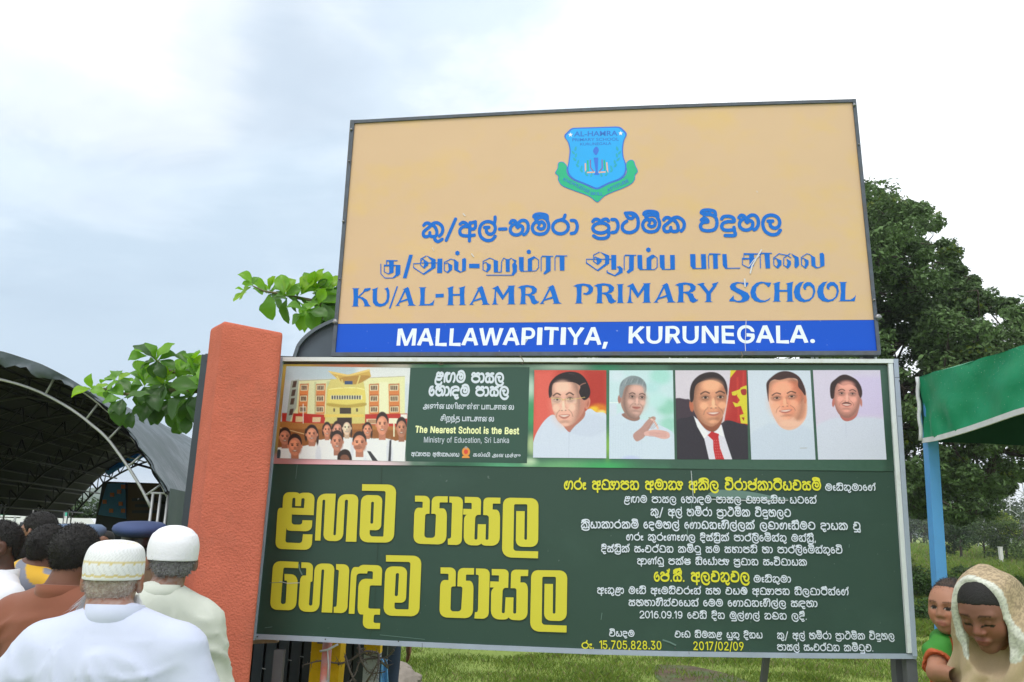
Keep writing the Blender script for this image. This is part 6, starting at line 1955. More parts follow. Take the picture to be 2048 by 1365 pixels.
mb.build('frame_bar', m_alu, t_lo)
m_rv = mat('dark_rivet', (.05, .05, .05), .6)
for (x, y) in ((651, 1279), (797, 1283), (1500, 1301), (1180, 1292), (515, 1274), (1350, 1297), (1799, 762), (1806, 850)):
    mb = MB()
    P0 = LP.on(x, y, .024)
    mb.tube([P0, P0 + LP.n * .006], [.004, .003], 7)
    mb.build('rivet', m_rv, t_lo)
for (x0, y0, x1, y1) in ((846, 1285, 846, 1296), (1376, 1298, 1377, 1308), (1786, 757, 1796, 757), (1792, 834, 1802, 834)):
    traced('joint', t_lo, LP, [], m_rv, thins=[[(x0, y0), (x1, y1)]], tw=.8, off=.0246)
# creases and scuffs on the vinyl
m_crs = mat('crease_white', (.50, .53, .56), .6)
m_crs2 = mat('scuff_grey_green', pc(96, 124, 118, 1.0), .4)
for pts, w_, m_ in (([(1382, 942), (1384, 968), (1386, 992), (1388, 998)], 1.2, m_crs), ([(1383, 1000), (1382, 1060)], .8, m_crs2), ([(1375, 1055), (1374, 1070)], 1.6, m_crs2),
                    ([(1424, 999), (1500, 1001.5), (1576, 1001)], 1.8, m_crs), ([(595, 930), (592, 958)], .8, m_crs2), ([(560, 1163), (575, 1167), (600, 1166)], 1.2, m_crs),
                    ([(540, 1166), (566, 1165)], 1, m_crs2), ([(598, 1128), (600, 1140), (605, 1150)], 2.5, m_crs2), ([(530, 1256), (545, 1254)], 1.2, m_crs2), ([(1698, 1089), (1697.5, 1096)], .8, m_crs2),
                    ([(1325, 1280), (1340, 1285), (1352, 1291)], 3.0, m_crs2), ([(1204, 1226), (1202, 1240)], 1.2, m_crs2), ([(760, 1270), (800, 1274), (850, 1279)], 1.0, m_crs2)):
    traced('scuff', t_lo, LP, [], m_, thins=[pts], tw=w_, off=.0045)
traced('scuff', t_lo, LP, [[catmull([(1415, 990), (1440, 980), (1500, 984), (1540, 992), (1576, 998), (1500, 998), (1440, 996)], 4, True)]], m_crs2, off=.0012 + .002)
# one more dark seam in the vinyl
traced('seam', t_lo, LP, [], m_dkg, thins=[[(764, 932), (748, 1240), (740, 1276)]], tw=.7, off=.0022)
# ================================================================== orange gate pillar
m_pil = mat('orange_rough_render', pc(196, 108, 88, .95), .95, var=.13, vscale=3.2, bump=.0, spec=.12, stain=.5, stcol=(.27, .11, .08), stscale=3.5)
t = m_pil.node_tree
b = t.nodes['Principled BSDF']
co = t.nodes['Texture Coordinate']
n1 = t.nodes.new('ShaderNodeTexNoise')
n1.inputs['Scale'].default_value = 85
n1.inputs['Detail'].default_value = 6
n1.inputs['Roughness'].default_value = .7
t.links.new(co.outputs['Object'], n1.inputs['Vector'])
vz = t.nodes.new('ShaderNodeTexVoronoi')
vz.inputs['Scale'].default_value = 95
t.links.new(co.outputs['Object'], vz.inputs['Vector'])
mu = t.nodes.new('ShaderNodeMath')
mu.operation = 'MULTIPLY_ADD'
mu.inputs[1].default_value = .6
t.links.new(vz.outputs['Distance'], mu.inputs[0])
t.links.new(n1.outputs['Fac'], mu.inputs[2])
bp = t.nodes.new('ShaderNodeBump')
bp.inputs['Strength'].default_value = 1.0
bp.inputs['Distance'].default_value = .004
t.links.new(mu.outputs[0], bp.inputs['Height'])
t.links.new(bp.outputs[0], b.inputs['Normal'])
# dark pits
mr_ = t.nodes.new('ShaderNodeMapRange')
mr_.inputs['From Min'].default_value = .60
mr_.inputs['From Max'].default_value = .70
mr_.inputs['To Max'].default_value = .7
t.links.new(n1.outputs['Fac'], mr_.inputs['Value'])
src = b.inputs['Base Color'].links[0].from_socket
mx_ = t.nodes.new('ShaderNodeMix')
mx_.data_type = 'RGBA'
t.links.new(mr_.outputs[0], mx_.inputs['Factor'])
t.links.new(src, mx_.inputs[6])
mx_.inputs[7].default_value = (.30, .09, .05, 1)
t.links.new(mx_.outputs[2], b.inputs['Base Color'])

YP = 4.36
fl, fr = at(441, 700, YP), at(562.5, 700, YP)
bl_ = at(411, 745, YP + .30)
px0, px1 = fl[0], fr[0]
dep = .36
zt = at(500, 664, YP)[2]
ztb = zt + .05
# slightly battered, plumb shaft with softened arrises and a domed, worn top
PV, PF = [], []
nl = 60
ring = []
ins = .009
outline = []
xa, xb, ya, yb_ = px0, px1, YP, YP + dep
sk_ = bl_[0] - xa
# left face runs back and to the left as in the photograph
yb_ = YP + .30
cA = [(xa, ya), (xb, ya), (xb * yb_ / YP - .02, yb_), (bl_[0], yb_)]
for i in range(4):
    p0, p1, p2 = [np.array(cA[(i + k) % 4]) for k in (-1, 0, 1)]
    u = (p0 - p1) / np.linalg.norm(p0 - p1)
    w = (p2 - p1) / np.linalg.norm(p2 - p1)
    for s_ in (0, .33, .66, 1):
        outline.append(p1 + u * ins * (1 - s_) + w * ins * s_)
    # mid points along the face for the rough surface
    for s_ in np.linspace(.12, .88, 10):
        outline.append(p1 + (p2 - p1) * s_)
outline = np.array(outline)
cxy = outline.mean(0)
no = len(outline)
zs = np.concatenate([np.linspace(-.1, zt - .02, nl), [zt - .006, zt]])
for z in zs:
    for p in outline:
        k = 1.0 if z < zt - .015 else (.988 if z < zt - .003 else .965)
        q_ = cxy + (p - cxy) * k
        nn = mnoise.noise(Vector((q_[0] * 6, q_[1] * 6, z * 5))) * .0022 + mnoise.noise(Vector((q_[0] * 30, q_[1] * 30, z * 30))) * .0016
        dvec = (p - cxy) / np.linalg.norm(p - cxy)
        top_slope = .055 * (q_[0] - xb) / (xa - xb) if z > zt - .03 else 0
        PV.append((q_[0] + dvec[0] * nn, q_[1] + dvec[1] * nn, z + top_slope))
PV.append((cxy[0], cxy[1], zt + .04))
for j in range(len(zs) - 1):
    for i in range(no):
        PF.append((j * no + i, j * no + (i + 1) % no, (j + 1) * no + (i + 1) % no, (j + 1) * no + i))
top = (len(zs) - 1) * no
for i in range(no):
    PF.append((top + i, top + (i + 1) % no, len(PV) - 1))
tag(obj('gate_pillar', PV, PF, m_pil, smooth=True), 'tall orange rough rendered gate pillar left of the green board', 'pillar')

# ================================================================== dark sheet metal gate behind
m_gate = mat('charcoal_gate_paint', pc(46, 56, 64), .45, var=.12, vscale=3, stain=.25, stcol=(.10, .11, .11), stscale=14)
m_gate2 = mat('lit_gate_rim', pc(88, 98, 108), .5, var=.1)  # lighter than the gate: its lit edge is put into the colour
YG = 5.35
gl = at(405, 800, YG)[0]
t_gate = thing('sheet_metal_gate', 'charcoal ribbed sheet metal gate with arched top behind the orange pillar', 'gate', (gl, YG, 0))
gr_ = at(772, 1340, YG)[0]
zl = at(408, 712, YG)[2]
za = at(668, 645, YG)[2]
xs_arc0 = at(592, 712, YG)[0]
xs_arc1 = at(668, 645, YG)[0]

def gate_top(x):
    """flat wing, then an arch rising to the middle of the gate"""
    if x < xs_arc0:
        return zl
    cxg = at(830, 600, YG)[0]
    a = cxg - xs_arc0
    u = min(1, abs(x - cxg) / a)
    hh = (za - zl) / math.sqrt(1 - ((cxg - xs_arc1) / a) ** 2)
    return zl + hh * math.sqrt(max(0, 1 - u * u))

slat = .076
x = gl + .03
k = 0
while x < gr_:
    w_ = min(slat * .8, gr_ - x)
    mb = MB()
    z1, z2 = gate_top(x) - .03, gate_top(x + w_) - .03
    P = [(x, YG, .05), (x + w_, YG, .05), (x + w_, YG + .03, .05), (x, YG + .03, .05), (x, YG, z1), (x + w_, YG, z2), (x + w_, YG + .03, z2), (x, YG + .03, z1)]
    mb.hexa(P)
    mb.build('slat', m_gate, t_gate)
    x += slat
    k += 1
m_gdark = mat('gate_backing_black', (.012, .013, .015), .7)
nb_ = 40
mb = MB()
for i in range(nb_):
    xa_, xb2 = gl + (gr_ - gl) * i / nb_, gl + (gr_ - gl) * (i + 1) / nb_
    z1, z2 = gate_top(xa_), gate_top(xb2)
    mb.hexa([(xa_, YG + .034, .05), (xb2, YG + .034, .05), (xb2, YG + .06, .05), (xa_, YG + .06, .05), (xa_, YG + .034, z1), (xb2, YG + .034, z2), (xb2, YG + .06, z2), (xa_, YG + .06, z1)])
mb.build('backing_sheet', m_gdark, t_gate)
# upper infill sheet under the arch is plain, standing in front of the slats
mb = MB()
for i in range(nb_):
    xa_, xb2 = xs_arc0 + (gr_ - xs_arc0) * i / nb_, xs_arc0 + (gr_ - xs_arc0) * (i + 1) / nb_
    z1, z2 = gate_top(xa_), gate_top(xb2)
    mb.hexa([(xa_, YG - .012, zl - .3), (xb2, YG - .012, zl - .3), (xb2, YG - .006, zl - .3), (xa_, YG - .006, zl - .3), (xa_, YG - .012, z1), (xb2, YG - .012, z2), (xb2, YG - .006, z2), (xa_, YG - .006, z1)])
mb.build('arch_sheet', mat('slate_arch_paint', pc(72, 84, 96), .5, var=.08), t_gate)
mb = MB()
prev = None
for i in range(41):
    xx = xs_arc0 + (gr_ - xs_arc0) * i / 40
    p = np.array([xx, YG, gate_top(xx)])
    if prev is not None:
        mb.bar(prev, p, .09, .022, up=(0, 0, 1))
    prev = p
mb.build('arch_rim', m_gate2, t_gate)
mb = MB()
mb.bar((gl, YG - .01, 0), (gl, YG - .01, zl), .05, .06, up=(0, 1, 0))
mb.build('stile', m_gate, t_gate)
mb = MB()
mb.bar((gl, YG - .02, zl - .02), (xs_arc0, YG - .02, zl - .02), .05, .05)
mb.build('rail', m_gate, t_gate)
mb = MB()
mb.bar((gl, YG - .022, .42), (gr_, YG - .022, .20), .03, .035)
mb.build('rail', m_gate, t_gate)
# specks of overspray on the slats
m_spk = mat('pale_scratch', (.35, .38, .42), .8)
for (x_, y_) in ((524, 1337), (551, 1329), (576, 1320), (600, 1313), (621, 1305)):
    P0 = at(x_, y_, YG - .004)
    mb = MB()
    mb.bar(P0, P0 + np.array([.022, 0, -.004]), .003, .004)
    mb.build('scratch', m_spk, t_gate)

# a timber offcut seen under the left end of the sign
m_wood = mat('bare_timber', (.34, .25, .18), .8, var=.15, vscale=14)
mb = MB()
mb.bar(at(500, 1284, 4.78), at(556, 1281, 4.78), .05, .02)
tag(mb.build('timber_batten', m_wood), 'short pale timber batten under the lower left corner of the green board', 'timber')

def post_box(name, label, xl, xr, ypx, Y, ztop, m, capm=None, cap_h=.1):
    a, c = at(xl, ypx, Y), at(xr, ypx, Y)
    w_ = c[0] - a[0]
    cx = (a[0] + c[0]) / 2
    t_ = thing(name, label, 'post', (cx, Y, 0))
    PVs, PFs = [], []
    nz, ns = 22, 4
    o = []
    for i, (sx, sy) in enumerate(((-1, -1), (1, -1), (1, 1), (-1, 1))):
        nx_, ny2 = ((1, -1), (1, 1), (-1, 1), (-1, -1))[i]
        for s_ in np.linspace(0, 1, 8, endpoint=False):
            o.append((sx + (nx_ - sx) * s_, sy + (ny2 - sy) * s_))
    for j in range(nz + 1):
        z = ztop * j / nz
        for (u, v) in o:
            nn = 1 + .03 * mnoise.noise(Vector((u * 2, v * 2 + cx, z * 6)))
            PVs.append((cx + u * w_ / 2 * nn, Y + w_ / 2 + v * w_ / 2 * nn, z))
    no_ = len(o)
    for j in range(nz):
        for i in range(no_):
            PFs.append((j * no_ + i, j * no_ + (i + 1) % no_, (j + 1) * no_ + (i + 1) % no_, (j + 1) * no_ + i))
    PFs.append(tuple(range(nz * no_, (nz + 1) * no_)))
    obj('shaft', PVs, PFs, m, t_)
    if capm:
        mb_ = MB()
        mb_.box((cx, Y + w_ / 2, ztop - cap_h / 2 + .004), (w_ * 1.05, w_ * 1.05, cap_h))
        mb_.build('cap', capm, t_)
    return t_

m_yp = mat('yellow_plaster', pc(232, 186, 10, .95), .85, var=.12, vscale=9, bump=.8, bscale=24, stain=.35, stcol=(.35, .22, .06), stscale=9)
m_wp = mat('limewashed_plaster', pc(160, 164, 172, 1.), .9, var=.14, vscale=12, bump=.8, bscale=30, stain=.4, stcol=(.16, .16, .16), stscale=9)
post_box('low_post', 'bright yellow plastered post under the board, with a rusty pipe before it', 619, 678, 1340, 4.95, 1.02, m_yp)
post_box('low_post', 'rough whitewashed post with yellow painted top, right of the yellow post', 726, 757, 1340, 5.0, at(740, 1297, 5.0)[2] + .03, m_wp, m_yp, .062)
m_rust = mat('flaking_pipe_paint', pc(150, 152, 158), .6, col2=pc(190, 92, 66), vscale=5, var=.2)
mb = MB()
a_, c_ = at(654, 1300, 4.80), at(649, 1365, 4.80)
a_ = np.array([a_[0], 4.80, 1.2])
mb.tube([a_, (a_[0], 4.80, 0)], [.026, .026], 10)
t_pipe = tag(mb.build('pipe', m_rust, None, True), 'grey and rust red steel pipe standing against the yellow post', 'pipe')
m_wire = mat('pale_tie_wire', (.55, .56, .58), .6)
mb = MB()
mb.tube([at(640, 1303, 4.77), at(655, 1300, 4.765), at(676, 1289, 4.8)], .006, 5)
mb.tube([at(655, 1300, 4.765), at(657, 1330, 4.765), at(655, 1360, 4.765)], .004, 5)
tag(mb.build('tie_wire', m_wire, None, True), 'pale tie wire knotted round the rusty pipe under the board', 'wire')
# dead thorny twigs
m_twig = mat('grey_dead_twig', (.13, .11, .10), .9, var=.2)
rt = np.random.RandomState(8)
t_tw = thing('dead_branch', 'tangle of grey dead thorny twigs hanging beside the white post', 'branch', at(700, 1365, 4.85) * np.array([1, 1, 0]))
for pts in ([(728, 1297), (705, 1318), (678, 1327), (642, 1322), (606, 1331)], [(755, 1306), (730, 1304), (700, 1322), (676, 1330)], [(757, 1316), (722, 1322), (712, 1345), (700, 1365)],
            [(757, 1308), (757, 1335), (748, 1362)], [(788, 1300), (770, 1316), (740, 1312)], [(718, 1290), (722, 1320), (740, 1346), (770, 1344)], [(690, 1312), (704, 1352), (712, 1362)],
            [(762, 1324), (776, 1336), (768, 1318)], [(733, 1365), (745, 1345), (755, 1326)], [(715, 1296), (735, 1310), (752, 1305)]):
    P = [at(x_, y_, 4.82 + rt.uniform(-.05, .08)) for x_, y_ in pts]
    P = catmull(P, 4)
    mb = MB()
    mb.tube(P, np.linspace(.0068, .0032, len(P)), 5)
    for q_ in P[::1]:
        for _ in range(2):
            mb.tube([q_, q_ + rt.normal(size=3) * .016], [.0026, .0008], 3)
    mb.build('twig', m_twig, t_tw, True)
# blue cloth and rubble stones by the post
m_bcl = mat('light_blue_cloth', pc(110, 170, 225), .8, var=.1, vscale=8)
V_, F_ = [], []
for j in range(13):
    for i in range(9):
        u, v = i / 8, j / 12
        p = at(757 + 15 * u + 6 * v * u, 1318 + 60 * v, 5.06)
        V_.append((p[0], p[1] + .025 * math.sin(u * 9 + v * 3), p[2]))
for j in range(12):
    for i in range(8):
        a = j * 9 + i
        F_.append((a, a + 9, a + 10, a + 1))
ob_ = obj('hanging_cloth', V_, F_, m_bcl, smooth=True)
sm = ob_.modifiers.new('s', 'SOLIDIFY')
sm.thickness = .006
tag(ob_, 'pale blue cloth hanging behind the whitewashed post', 'cloth')
m_rub = mat('rubble_stone', (.24, .21, .18), .95, var=.3, vscale=6, bump=.7, bscale=20)
rb = np.random.RandomState(5)
rub_l = ['grey rubble stone against the jeans under the board', 'brown rubble stone below the hand', 'small rubble stone right of the rubble heap', 'flat rubble stone lowest in the heap', 'rubble stone half hidden by twigs']
for i, (x_, y_, r_) in enumerate(((806, 1350, .16), (800, 1326, .12), (826, 1338, .09), (818, 1362, .13), (838, 1352, .07))):
    Y_ = 9.0 + .15 * i
    p = at(x_, y_, Y_)
    bm = bmesh.new()
    bmesh.ops.create_icosphere(bm, subdivisions=2, radius=1)
    off = rb.uniform(0, 50)
    V_ = []
    for v in bm.verts:
        q_ = v.co * (1 + .4 * mnoise.noise(v.co * 1.3 + Vector((off, 0, 0))))
        V_.append((p[0] + q_.x * r_, p[1] + q_.y * r_, r_ * .55 + q_.z * r_ * .8 + (max(0, p[2] - .15) if p[2] > 0 else 0)))
    F_ = [tuple(v.index for v in f.verts) for f in bm.faces]
    bm.free()
    tag(obj('rubble_stone', V_, F_, m_rub), rub_l[i], 'stone', 'rubble stones heaped behind the board')

# ---- legs of the boards
m_leg = mat('dark_steel_leg', pc(84, 84, 90), .6, var=.15, vscale=8)
mb = MB()
p = LP.on(1818, 1318, -.03)
mb.box((p[0], p[1], p[2] / 2 - .1), (.052, .052, p[2] + .2))
mb.build('leg', m_leg, t_lo)
mb = MB()
a_ = LP.on(1533, 1312, -.04)
mb.bar(a_, (a_[0] - .02, a_[1] + .55, -.1), .03, .03)
mb.build('brace', m_leg, t_lo)
mb = MB()
p = LP.on(560, 1300, -.03)
mb.box((p[0] + .0, p[1], p[2] / 2 - .1), (.05, .05, p[2] + .2))
mb.build('leg', m_leg, t_lo)
for x_ in (690, 1210, 1737):
    a_ = UP.on(x_, 712, -.05)
    mb = MB()
    zb = UP.on(x_, 1290, -.05)[2]
    mb.box((a_[0], a_[1] + .02, (a_[2] + .3 + zb) / 2), (.06, .04, a_[2] + .3 - zb))
    mb.build('support_post', m_leg, t_up)
for x_ in (1753, 1627, 1636):
    a_ = UP.on(x_, 704, -.05)
    mb = MB()
    mb.box((a_[0], a_[1] + .02, a_[2] - .05), (.012, .012, .14))
    mb.build('tie_rod', m_alu_w, t_up)
# two full height posts carry both boards
for x_ in (600, 1760):
    a_ = LP.on(x_, 760, -.09)
    mb = MB()
    mb.box((a_[0], a_[1] + .03, a_[2] / 2), (.06, .06, a_[2]))
    if x_ == 1760:
        mb.build('rear_post', m_leg, t_lo)
m_twine = mat('twine', (.20, .16, .12), .9)
for pts in ([(1040, 712), (1047, 722), (1044, 728)], [(876, 728), (884, 725), (878, 731), (886, 729)], [(1482, 704), (1485, 711), (1483, 716)]):
    mb = MB()
    mb.tube([LP.on(x_, y_, .02) for x_, y_ in pts], .0025, 5)
    mb.build('twine', m_twine, t_lo)

# ================================================================== almond tree with big leaves
m_lf = []  # lit and shaded leaf tones put into the colour, darker for hanging leaves
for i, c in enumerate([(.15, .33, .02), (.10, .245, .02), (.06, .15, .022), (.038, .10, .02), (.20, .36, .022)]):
    m_ = mat('almond_leaf_shading_%s' % ['mid', 'half_lit', 'deep', 'dark', 'young'][i], c, .42, var=.15, vscale=9, transl=.38, tcol=tuple(np.array(c) * np.array([2.0, 2.0, .7])), spec=.45)
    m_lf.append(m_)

def leaf_mesh(seed, fold, droop, wav):
    """broad blade, widest beyond the middle, keeled along the midrib"""
    r = np.random.RandomState(seed)
    V_, F_ = [], []
    L_, nS = 1.0, 9
    V_.append((0, 0, 0))
    for i in range(nS + 1):
        u = i / nS
        w = .34 * math.sin(math.pi * min(1, u ** 1.45 * .985 + .012)) ** .8 + .006
        w *= 1 + .07 * r.uniform(-1, 1)
        z = -droop * u * u + .03 * math.sin(u * 8 + seed)
        for s_ in (-1, -.5, 0, .5, 1):
            V_.append((.08 + u * .92, s_ * w, z + fold * abs(s_) * w + wav * math.sin(u * 11 + s_ * 3 + seed) * abs(s_)))
    for i in range(nS):
        for j in range(4):
            a = 1 + i * 5 + j
            F_.append((a, a + 5, a + 6, a + 1))
    F_.append((0, 2, 3))
    F_.append((0, 3, 4))
    me = bpy.data.meshes.new('leaf')
    me.from_pydata(V_, [], F_)
    me.polygons.foreach_set('use_smooth', np.ones(len(F_), bool))
    return me

leaf_ms = []
for i, m_ in enumerate(m_lf):
    for k in range(3):
        me = leaf_mesh(i * 3 + k, [.55, .3, .75][k], [.10, .35, .22][k], [.03, .05, .02][k])
        me.materials.append(m_)
        leaf_ms.append((i, me))

YA = 9.6
t_al = thing('almond_tree', 'tree with big bright green leaves reaching out left behind the pillar and board', 'tree', at(735, 1100, YA) * np.array([1, 1, 0]))
tb = np.array(wloc(t_al))
mb = MB()
mb.tube(catmull([tb, tb + np.array([.03, 0, 1.2]), tb + np.array([-.02, 0, 2.6]), tb + np.array([.04, 0, 4.4])], 4), np.linspace(.11, .05, 13), 9)
mb.build('trunk', m_bark, t_al, True)
m_twg = mat('green_brown_twig', (.12, .11, .05), .8, var=.2)
ra = np.random.RandomState(17)

def limb(pts, r0, r1, dY):
    P = catmull([tb + np.array([0, 0, pts[0][2]])] + [at(x_, y_, YA + d_) for x_, y_, d_ in pts[1:]], 5)
    mb = MB()
    mb.tube(P, np.linspace(r0, r1, len(P)), 7)
    mb.build('limb', m_twg, t_al, True)

limb([(0, 0, 2.9), (560, 790, .1), (420, 783, 0), (330, 782, 0), (262, 790, -.1), (210, 778, 0), (180, 785, 0)], .045, .008, 0)
limb([(0, 0, 3.0), (520, 760, .3), (410, 745, .2), (345, 745, .1), (312, 720, 0), (300, 705, 0)], .035, .008, 0)
limb([(0, 0, 4.0), (690, 640, .1), (640, 608, 0), (600, 597, 0), (560, 588, 0), (530, 583, 0), (505, 572, 0)], .035, .007, 0)
limb([(0, 0, 3.9), (690, 620, .2), (662, 592, .1), (640, 575, 0)], .03, .008, 0)
limb([(0, 0, 3.7), (700, 660, .1), (660, 635, .1), (632, 640, 0), (620, 645, 0)], .03, .008, 0)

# (centre px, leaves as (angle in degrees of the picture plane, length px, tone))
ros = [
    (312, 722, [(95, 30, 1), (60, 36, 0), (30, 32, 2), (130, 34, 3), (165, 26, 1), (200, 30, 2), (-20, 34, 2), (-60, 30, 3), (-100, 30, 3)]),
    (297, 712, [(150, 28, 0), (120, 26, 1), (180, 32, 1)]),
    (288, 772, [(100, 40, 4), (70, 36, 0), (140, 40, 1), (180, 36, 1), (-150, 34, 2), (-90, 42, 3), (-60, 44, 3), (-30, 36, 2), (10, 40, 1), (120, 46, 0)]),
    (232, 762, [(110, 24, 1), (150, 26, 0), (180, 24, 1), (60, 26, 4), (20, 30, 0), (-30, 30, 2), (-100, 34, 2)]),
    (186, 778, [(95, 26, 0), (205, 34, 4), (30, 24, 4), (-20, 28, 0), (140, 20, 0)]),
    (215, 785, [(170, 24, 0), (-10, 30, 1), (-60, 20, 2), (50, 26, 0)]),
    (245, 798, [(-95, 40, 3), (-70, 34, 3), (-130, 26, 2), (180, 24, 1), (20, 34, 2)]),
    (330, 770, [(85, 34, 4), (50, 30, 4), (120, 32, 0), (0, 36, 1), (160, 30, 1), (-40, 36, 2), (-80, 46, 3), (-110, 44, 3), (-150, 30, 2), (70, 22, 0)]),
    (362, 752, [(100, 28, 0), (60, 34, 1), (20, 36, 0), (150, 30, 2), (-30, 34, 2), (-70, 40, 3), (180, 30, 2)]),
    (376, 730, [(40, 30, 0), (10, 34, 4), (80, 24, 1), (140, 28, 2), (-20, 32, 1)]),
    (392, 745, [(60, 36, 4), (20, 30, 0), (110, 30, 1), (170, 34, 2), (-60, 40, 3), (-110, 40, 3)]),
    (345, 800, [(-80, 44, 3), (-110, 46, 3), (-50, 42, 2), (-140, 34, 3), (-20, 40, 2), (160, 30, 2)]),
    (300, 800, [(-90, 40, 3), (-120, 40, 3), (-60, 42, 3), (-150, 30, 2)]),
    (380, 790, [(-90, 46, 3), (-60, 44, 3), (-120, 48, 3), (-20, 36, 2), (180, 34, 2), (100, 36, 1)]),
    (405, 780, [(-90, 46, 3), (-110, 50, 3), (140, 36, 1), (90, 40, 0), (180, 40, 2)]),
    (352, 838, [(-80, 28, 3), (-55, 30, 2)]), (372, 832, [(-62, 24, 3)]), (262, 822, [(-80, 22, 3), (-110, 26, 3)]),
    (506, 572, [(150, 28, 0), (205, 30, 4), (75, 18, 1), (-30, 26, 1), (190, 18, 0)]),
    (490, 580, [(215, 24, 4), (160, 16, 0)]),
    (538, 586, [(80, 24, 0), (120, 22, 4), (30, 24, 1), (150, 34, 0), (-60, 30, 2), (-90, 38, 1), (-10, 26, 2), (60, 30, 4)]),
    (572, 592, [(110, 36, 0), (80, 30, 4), (140, 30, 1), (30, 30, 1), (-100, 44, 2), (-20, 28, 2), (175, 26, 1), (50, 34, 0)]),
    (598, 592, [(60, 40, 4), (30, 34, 0), (100, 30, 1), (140, 30, 2), (-40, 30, 2), (-110, 24, 2)]),
    (628, 582, [(90, 28, 0), (70, 34, 4), (120, 34, 1), (160, 34, 0), (40, 30, 2), (-20, 40, 1), (-60, 36, 2), (10, 34, 0)]),
    (655, 585, [(90, 34, 0), (60, 36, 4), (120, 30, 1), (-50, 40, 2), (-100, 36, 2), (170, 36, 1), (20, 34, 2)]),
    (640, 608, [(-70, 36, 2), (-110, 34, 1), (-40, 36, 2), (-150, 32, 0), (150, 34, 1), (30, 40, 1), (60, 30, 0)]),
    (615, 622, [(-60, 40, 1), (-100, 34, 0), (-140, 26, 1), (180, 34, 1), (-20, 34, 2), (120, 30, 1)]),
    (628, 640, [(-80, 26, 1), (-120, 28, 0), (-40, 34, 1), (160, 28, 0), (0, 34, 2)]),
    (655, 632, [(-60, 34, 3), (-100, 32, 2), (-140, 34, 2), (100, 34, 2), (20, 36, 3)]),
    (690, 600, [(180, 44, 2), (150, 40, 1), (210, 44, 3), (100, 40, 2), (-100, 44, 3)]),
    (425, 760, [(180, 44, 2), (150, 40, 1), (210, 44, 3), (120, 40, 2)]),
]
mb = MB()
for (cx, cy, lv_) in ros:
    Yc = YA + ra.uniform(-.35, .35)
    c0 = at(cx, cy, Yc)
    for (ang, ln, tone) in lv_:
        ang += ra.uniform(-9, 9)
        ln *= ra.uniform(.9, 1.15) * 1.28
        L_ = ln / F_PX * Yc
        dxp = math.cos(rad(ang))
        dzp = math.sin(rad(ang))
        dy = ra.uniform(-.75, .55)
        d = np.array([dxp, dy, dzp])
        sc = math.sqrt(1 + dy * dy)
        d /= np.linalg.norm(d)
        X_ = Vector(d)
        upv = Vector((ra.uniform(-.4, .4), -.75 + ra.uniform(-.5, .4), .75 + ra.uniform(-.4, .5)))
        Z_ = (upv - X_ * upv.dot(X_)).normalized()
        Yv = Z_.cross(X_)
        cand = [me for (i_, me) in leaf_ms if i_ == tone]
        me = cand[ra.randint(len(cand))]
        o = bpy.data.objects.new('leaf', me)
        COL.objects.link(o)
        o.parent = t_al
        s_ = L_ * (1 + .35 * (sc - 1))
        M_ = Matrix((X_ * s_, Yv * s_, Z_ * s_)).transposed().to_4x4()
        st_ = c0 + ra.normal(size=3) * .012
        M_.translation = Vector(st_) - t_al.location
        o.matrix_local = M_
o_ = None
# ================================================================== big arched marquee on the left
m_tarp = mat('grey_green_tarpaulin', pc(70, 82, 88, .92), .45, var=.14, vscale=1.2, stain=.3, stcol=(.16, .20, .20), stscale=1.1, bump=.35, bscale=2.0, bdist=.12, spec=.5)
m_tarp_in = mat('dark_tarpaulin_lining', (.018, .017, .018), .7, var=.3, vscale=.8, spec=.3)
m_tub_d = mat('dark_tent_tube', (.010, .010, .011), .5)
m_tub_w = mat('pale_tent_tube', (.42, .43, .45), .4, metal=.2, var=.1)
Y0, Y1 = 15.6, 32.0
VPX, VPY = 800.0, 1076.0
# right half profile of the front opening, photograph pixels, apex first
prof = [(-60, 696), (0, 708), (50, 720), (100, 738), (150, 764), (187, 788), (212, 808), (234, 826), (254, 847), (272, 871), (292, 899), (308, 924), (325, 953), (341, 985)]
P3 = np.array([at(x_, y_, Y0) for x_, y_ in prof])
apx = P3[0, 0]
half = [(p[0] - apx, p[2]) for p in P3]
full = [(-a_, z_) for a_, z_ in half[::-1]] + half[1:]
axis = (at(VPX, VPY, 1.0) - EYE)
axis = np.array([axis[0] / axis[1], 1.0, 0])
t_tent = thing('marquee_tent', 'long arched marquee with dark tarpaulin roof on tube trusses, left behind the crowd', 'tent', (apx, Y0, 0))

def arch_pt(u, z, Y):
    return np.array([apx + u + axis[0] * (Y - Y0), Y, z])

nY = 24
fu = np.array(full)
# refine the profile
fu = catmull(fu, 4)
na = len(fu)
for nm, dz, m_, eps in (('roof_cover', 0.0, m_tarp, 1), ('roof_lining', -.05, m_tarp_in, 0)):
    V_, F_ = [], []
    for j in range(nY + 1):
        Y = Y0 + (Y1 - Y0) * j / nY
        bay = (Y - Y0) % 3.0 / 3.0
        sag = -.06 * math.sin(math.pi * bay)
        for i, (u, z) in enumerate(fu):
            w = mnoise.noise(Vector((u * .9, Y * .6, 1))) * .035
            # scalloped, slightly ragged front hem
            dY = (-.28 - .10 * math.sin(i * .9)) if j == 0 else 0
            p = arch_pt(u * (1 + (sag + w) / 4 + (dz / 4)), z + (sag + w) * .6 + dz, Y + dY)
            V_.append(p)
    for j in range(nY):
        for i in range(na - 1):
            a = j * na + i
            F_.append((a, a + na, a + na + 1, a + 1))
    obj(nm, V_, F_, m_, t_tent, smooth=True)
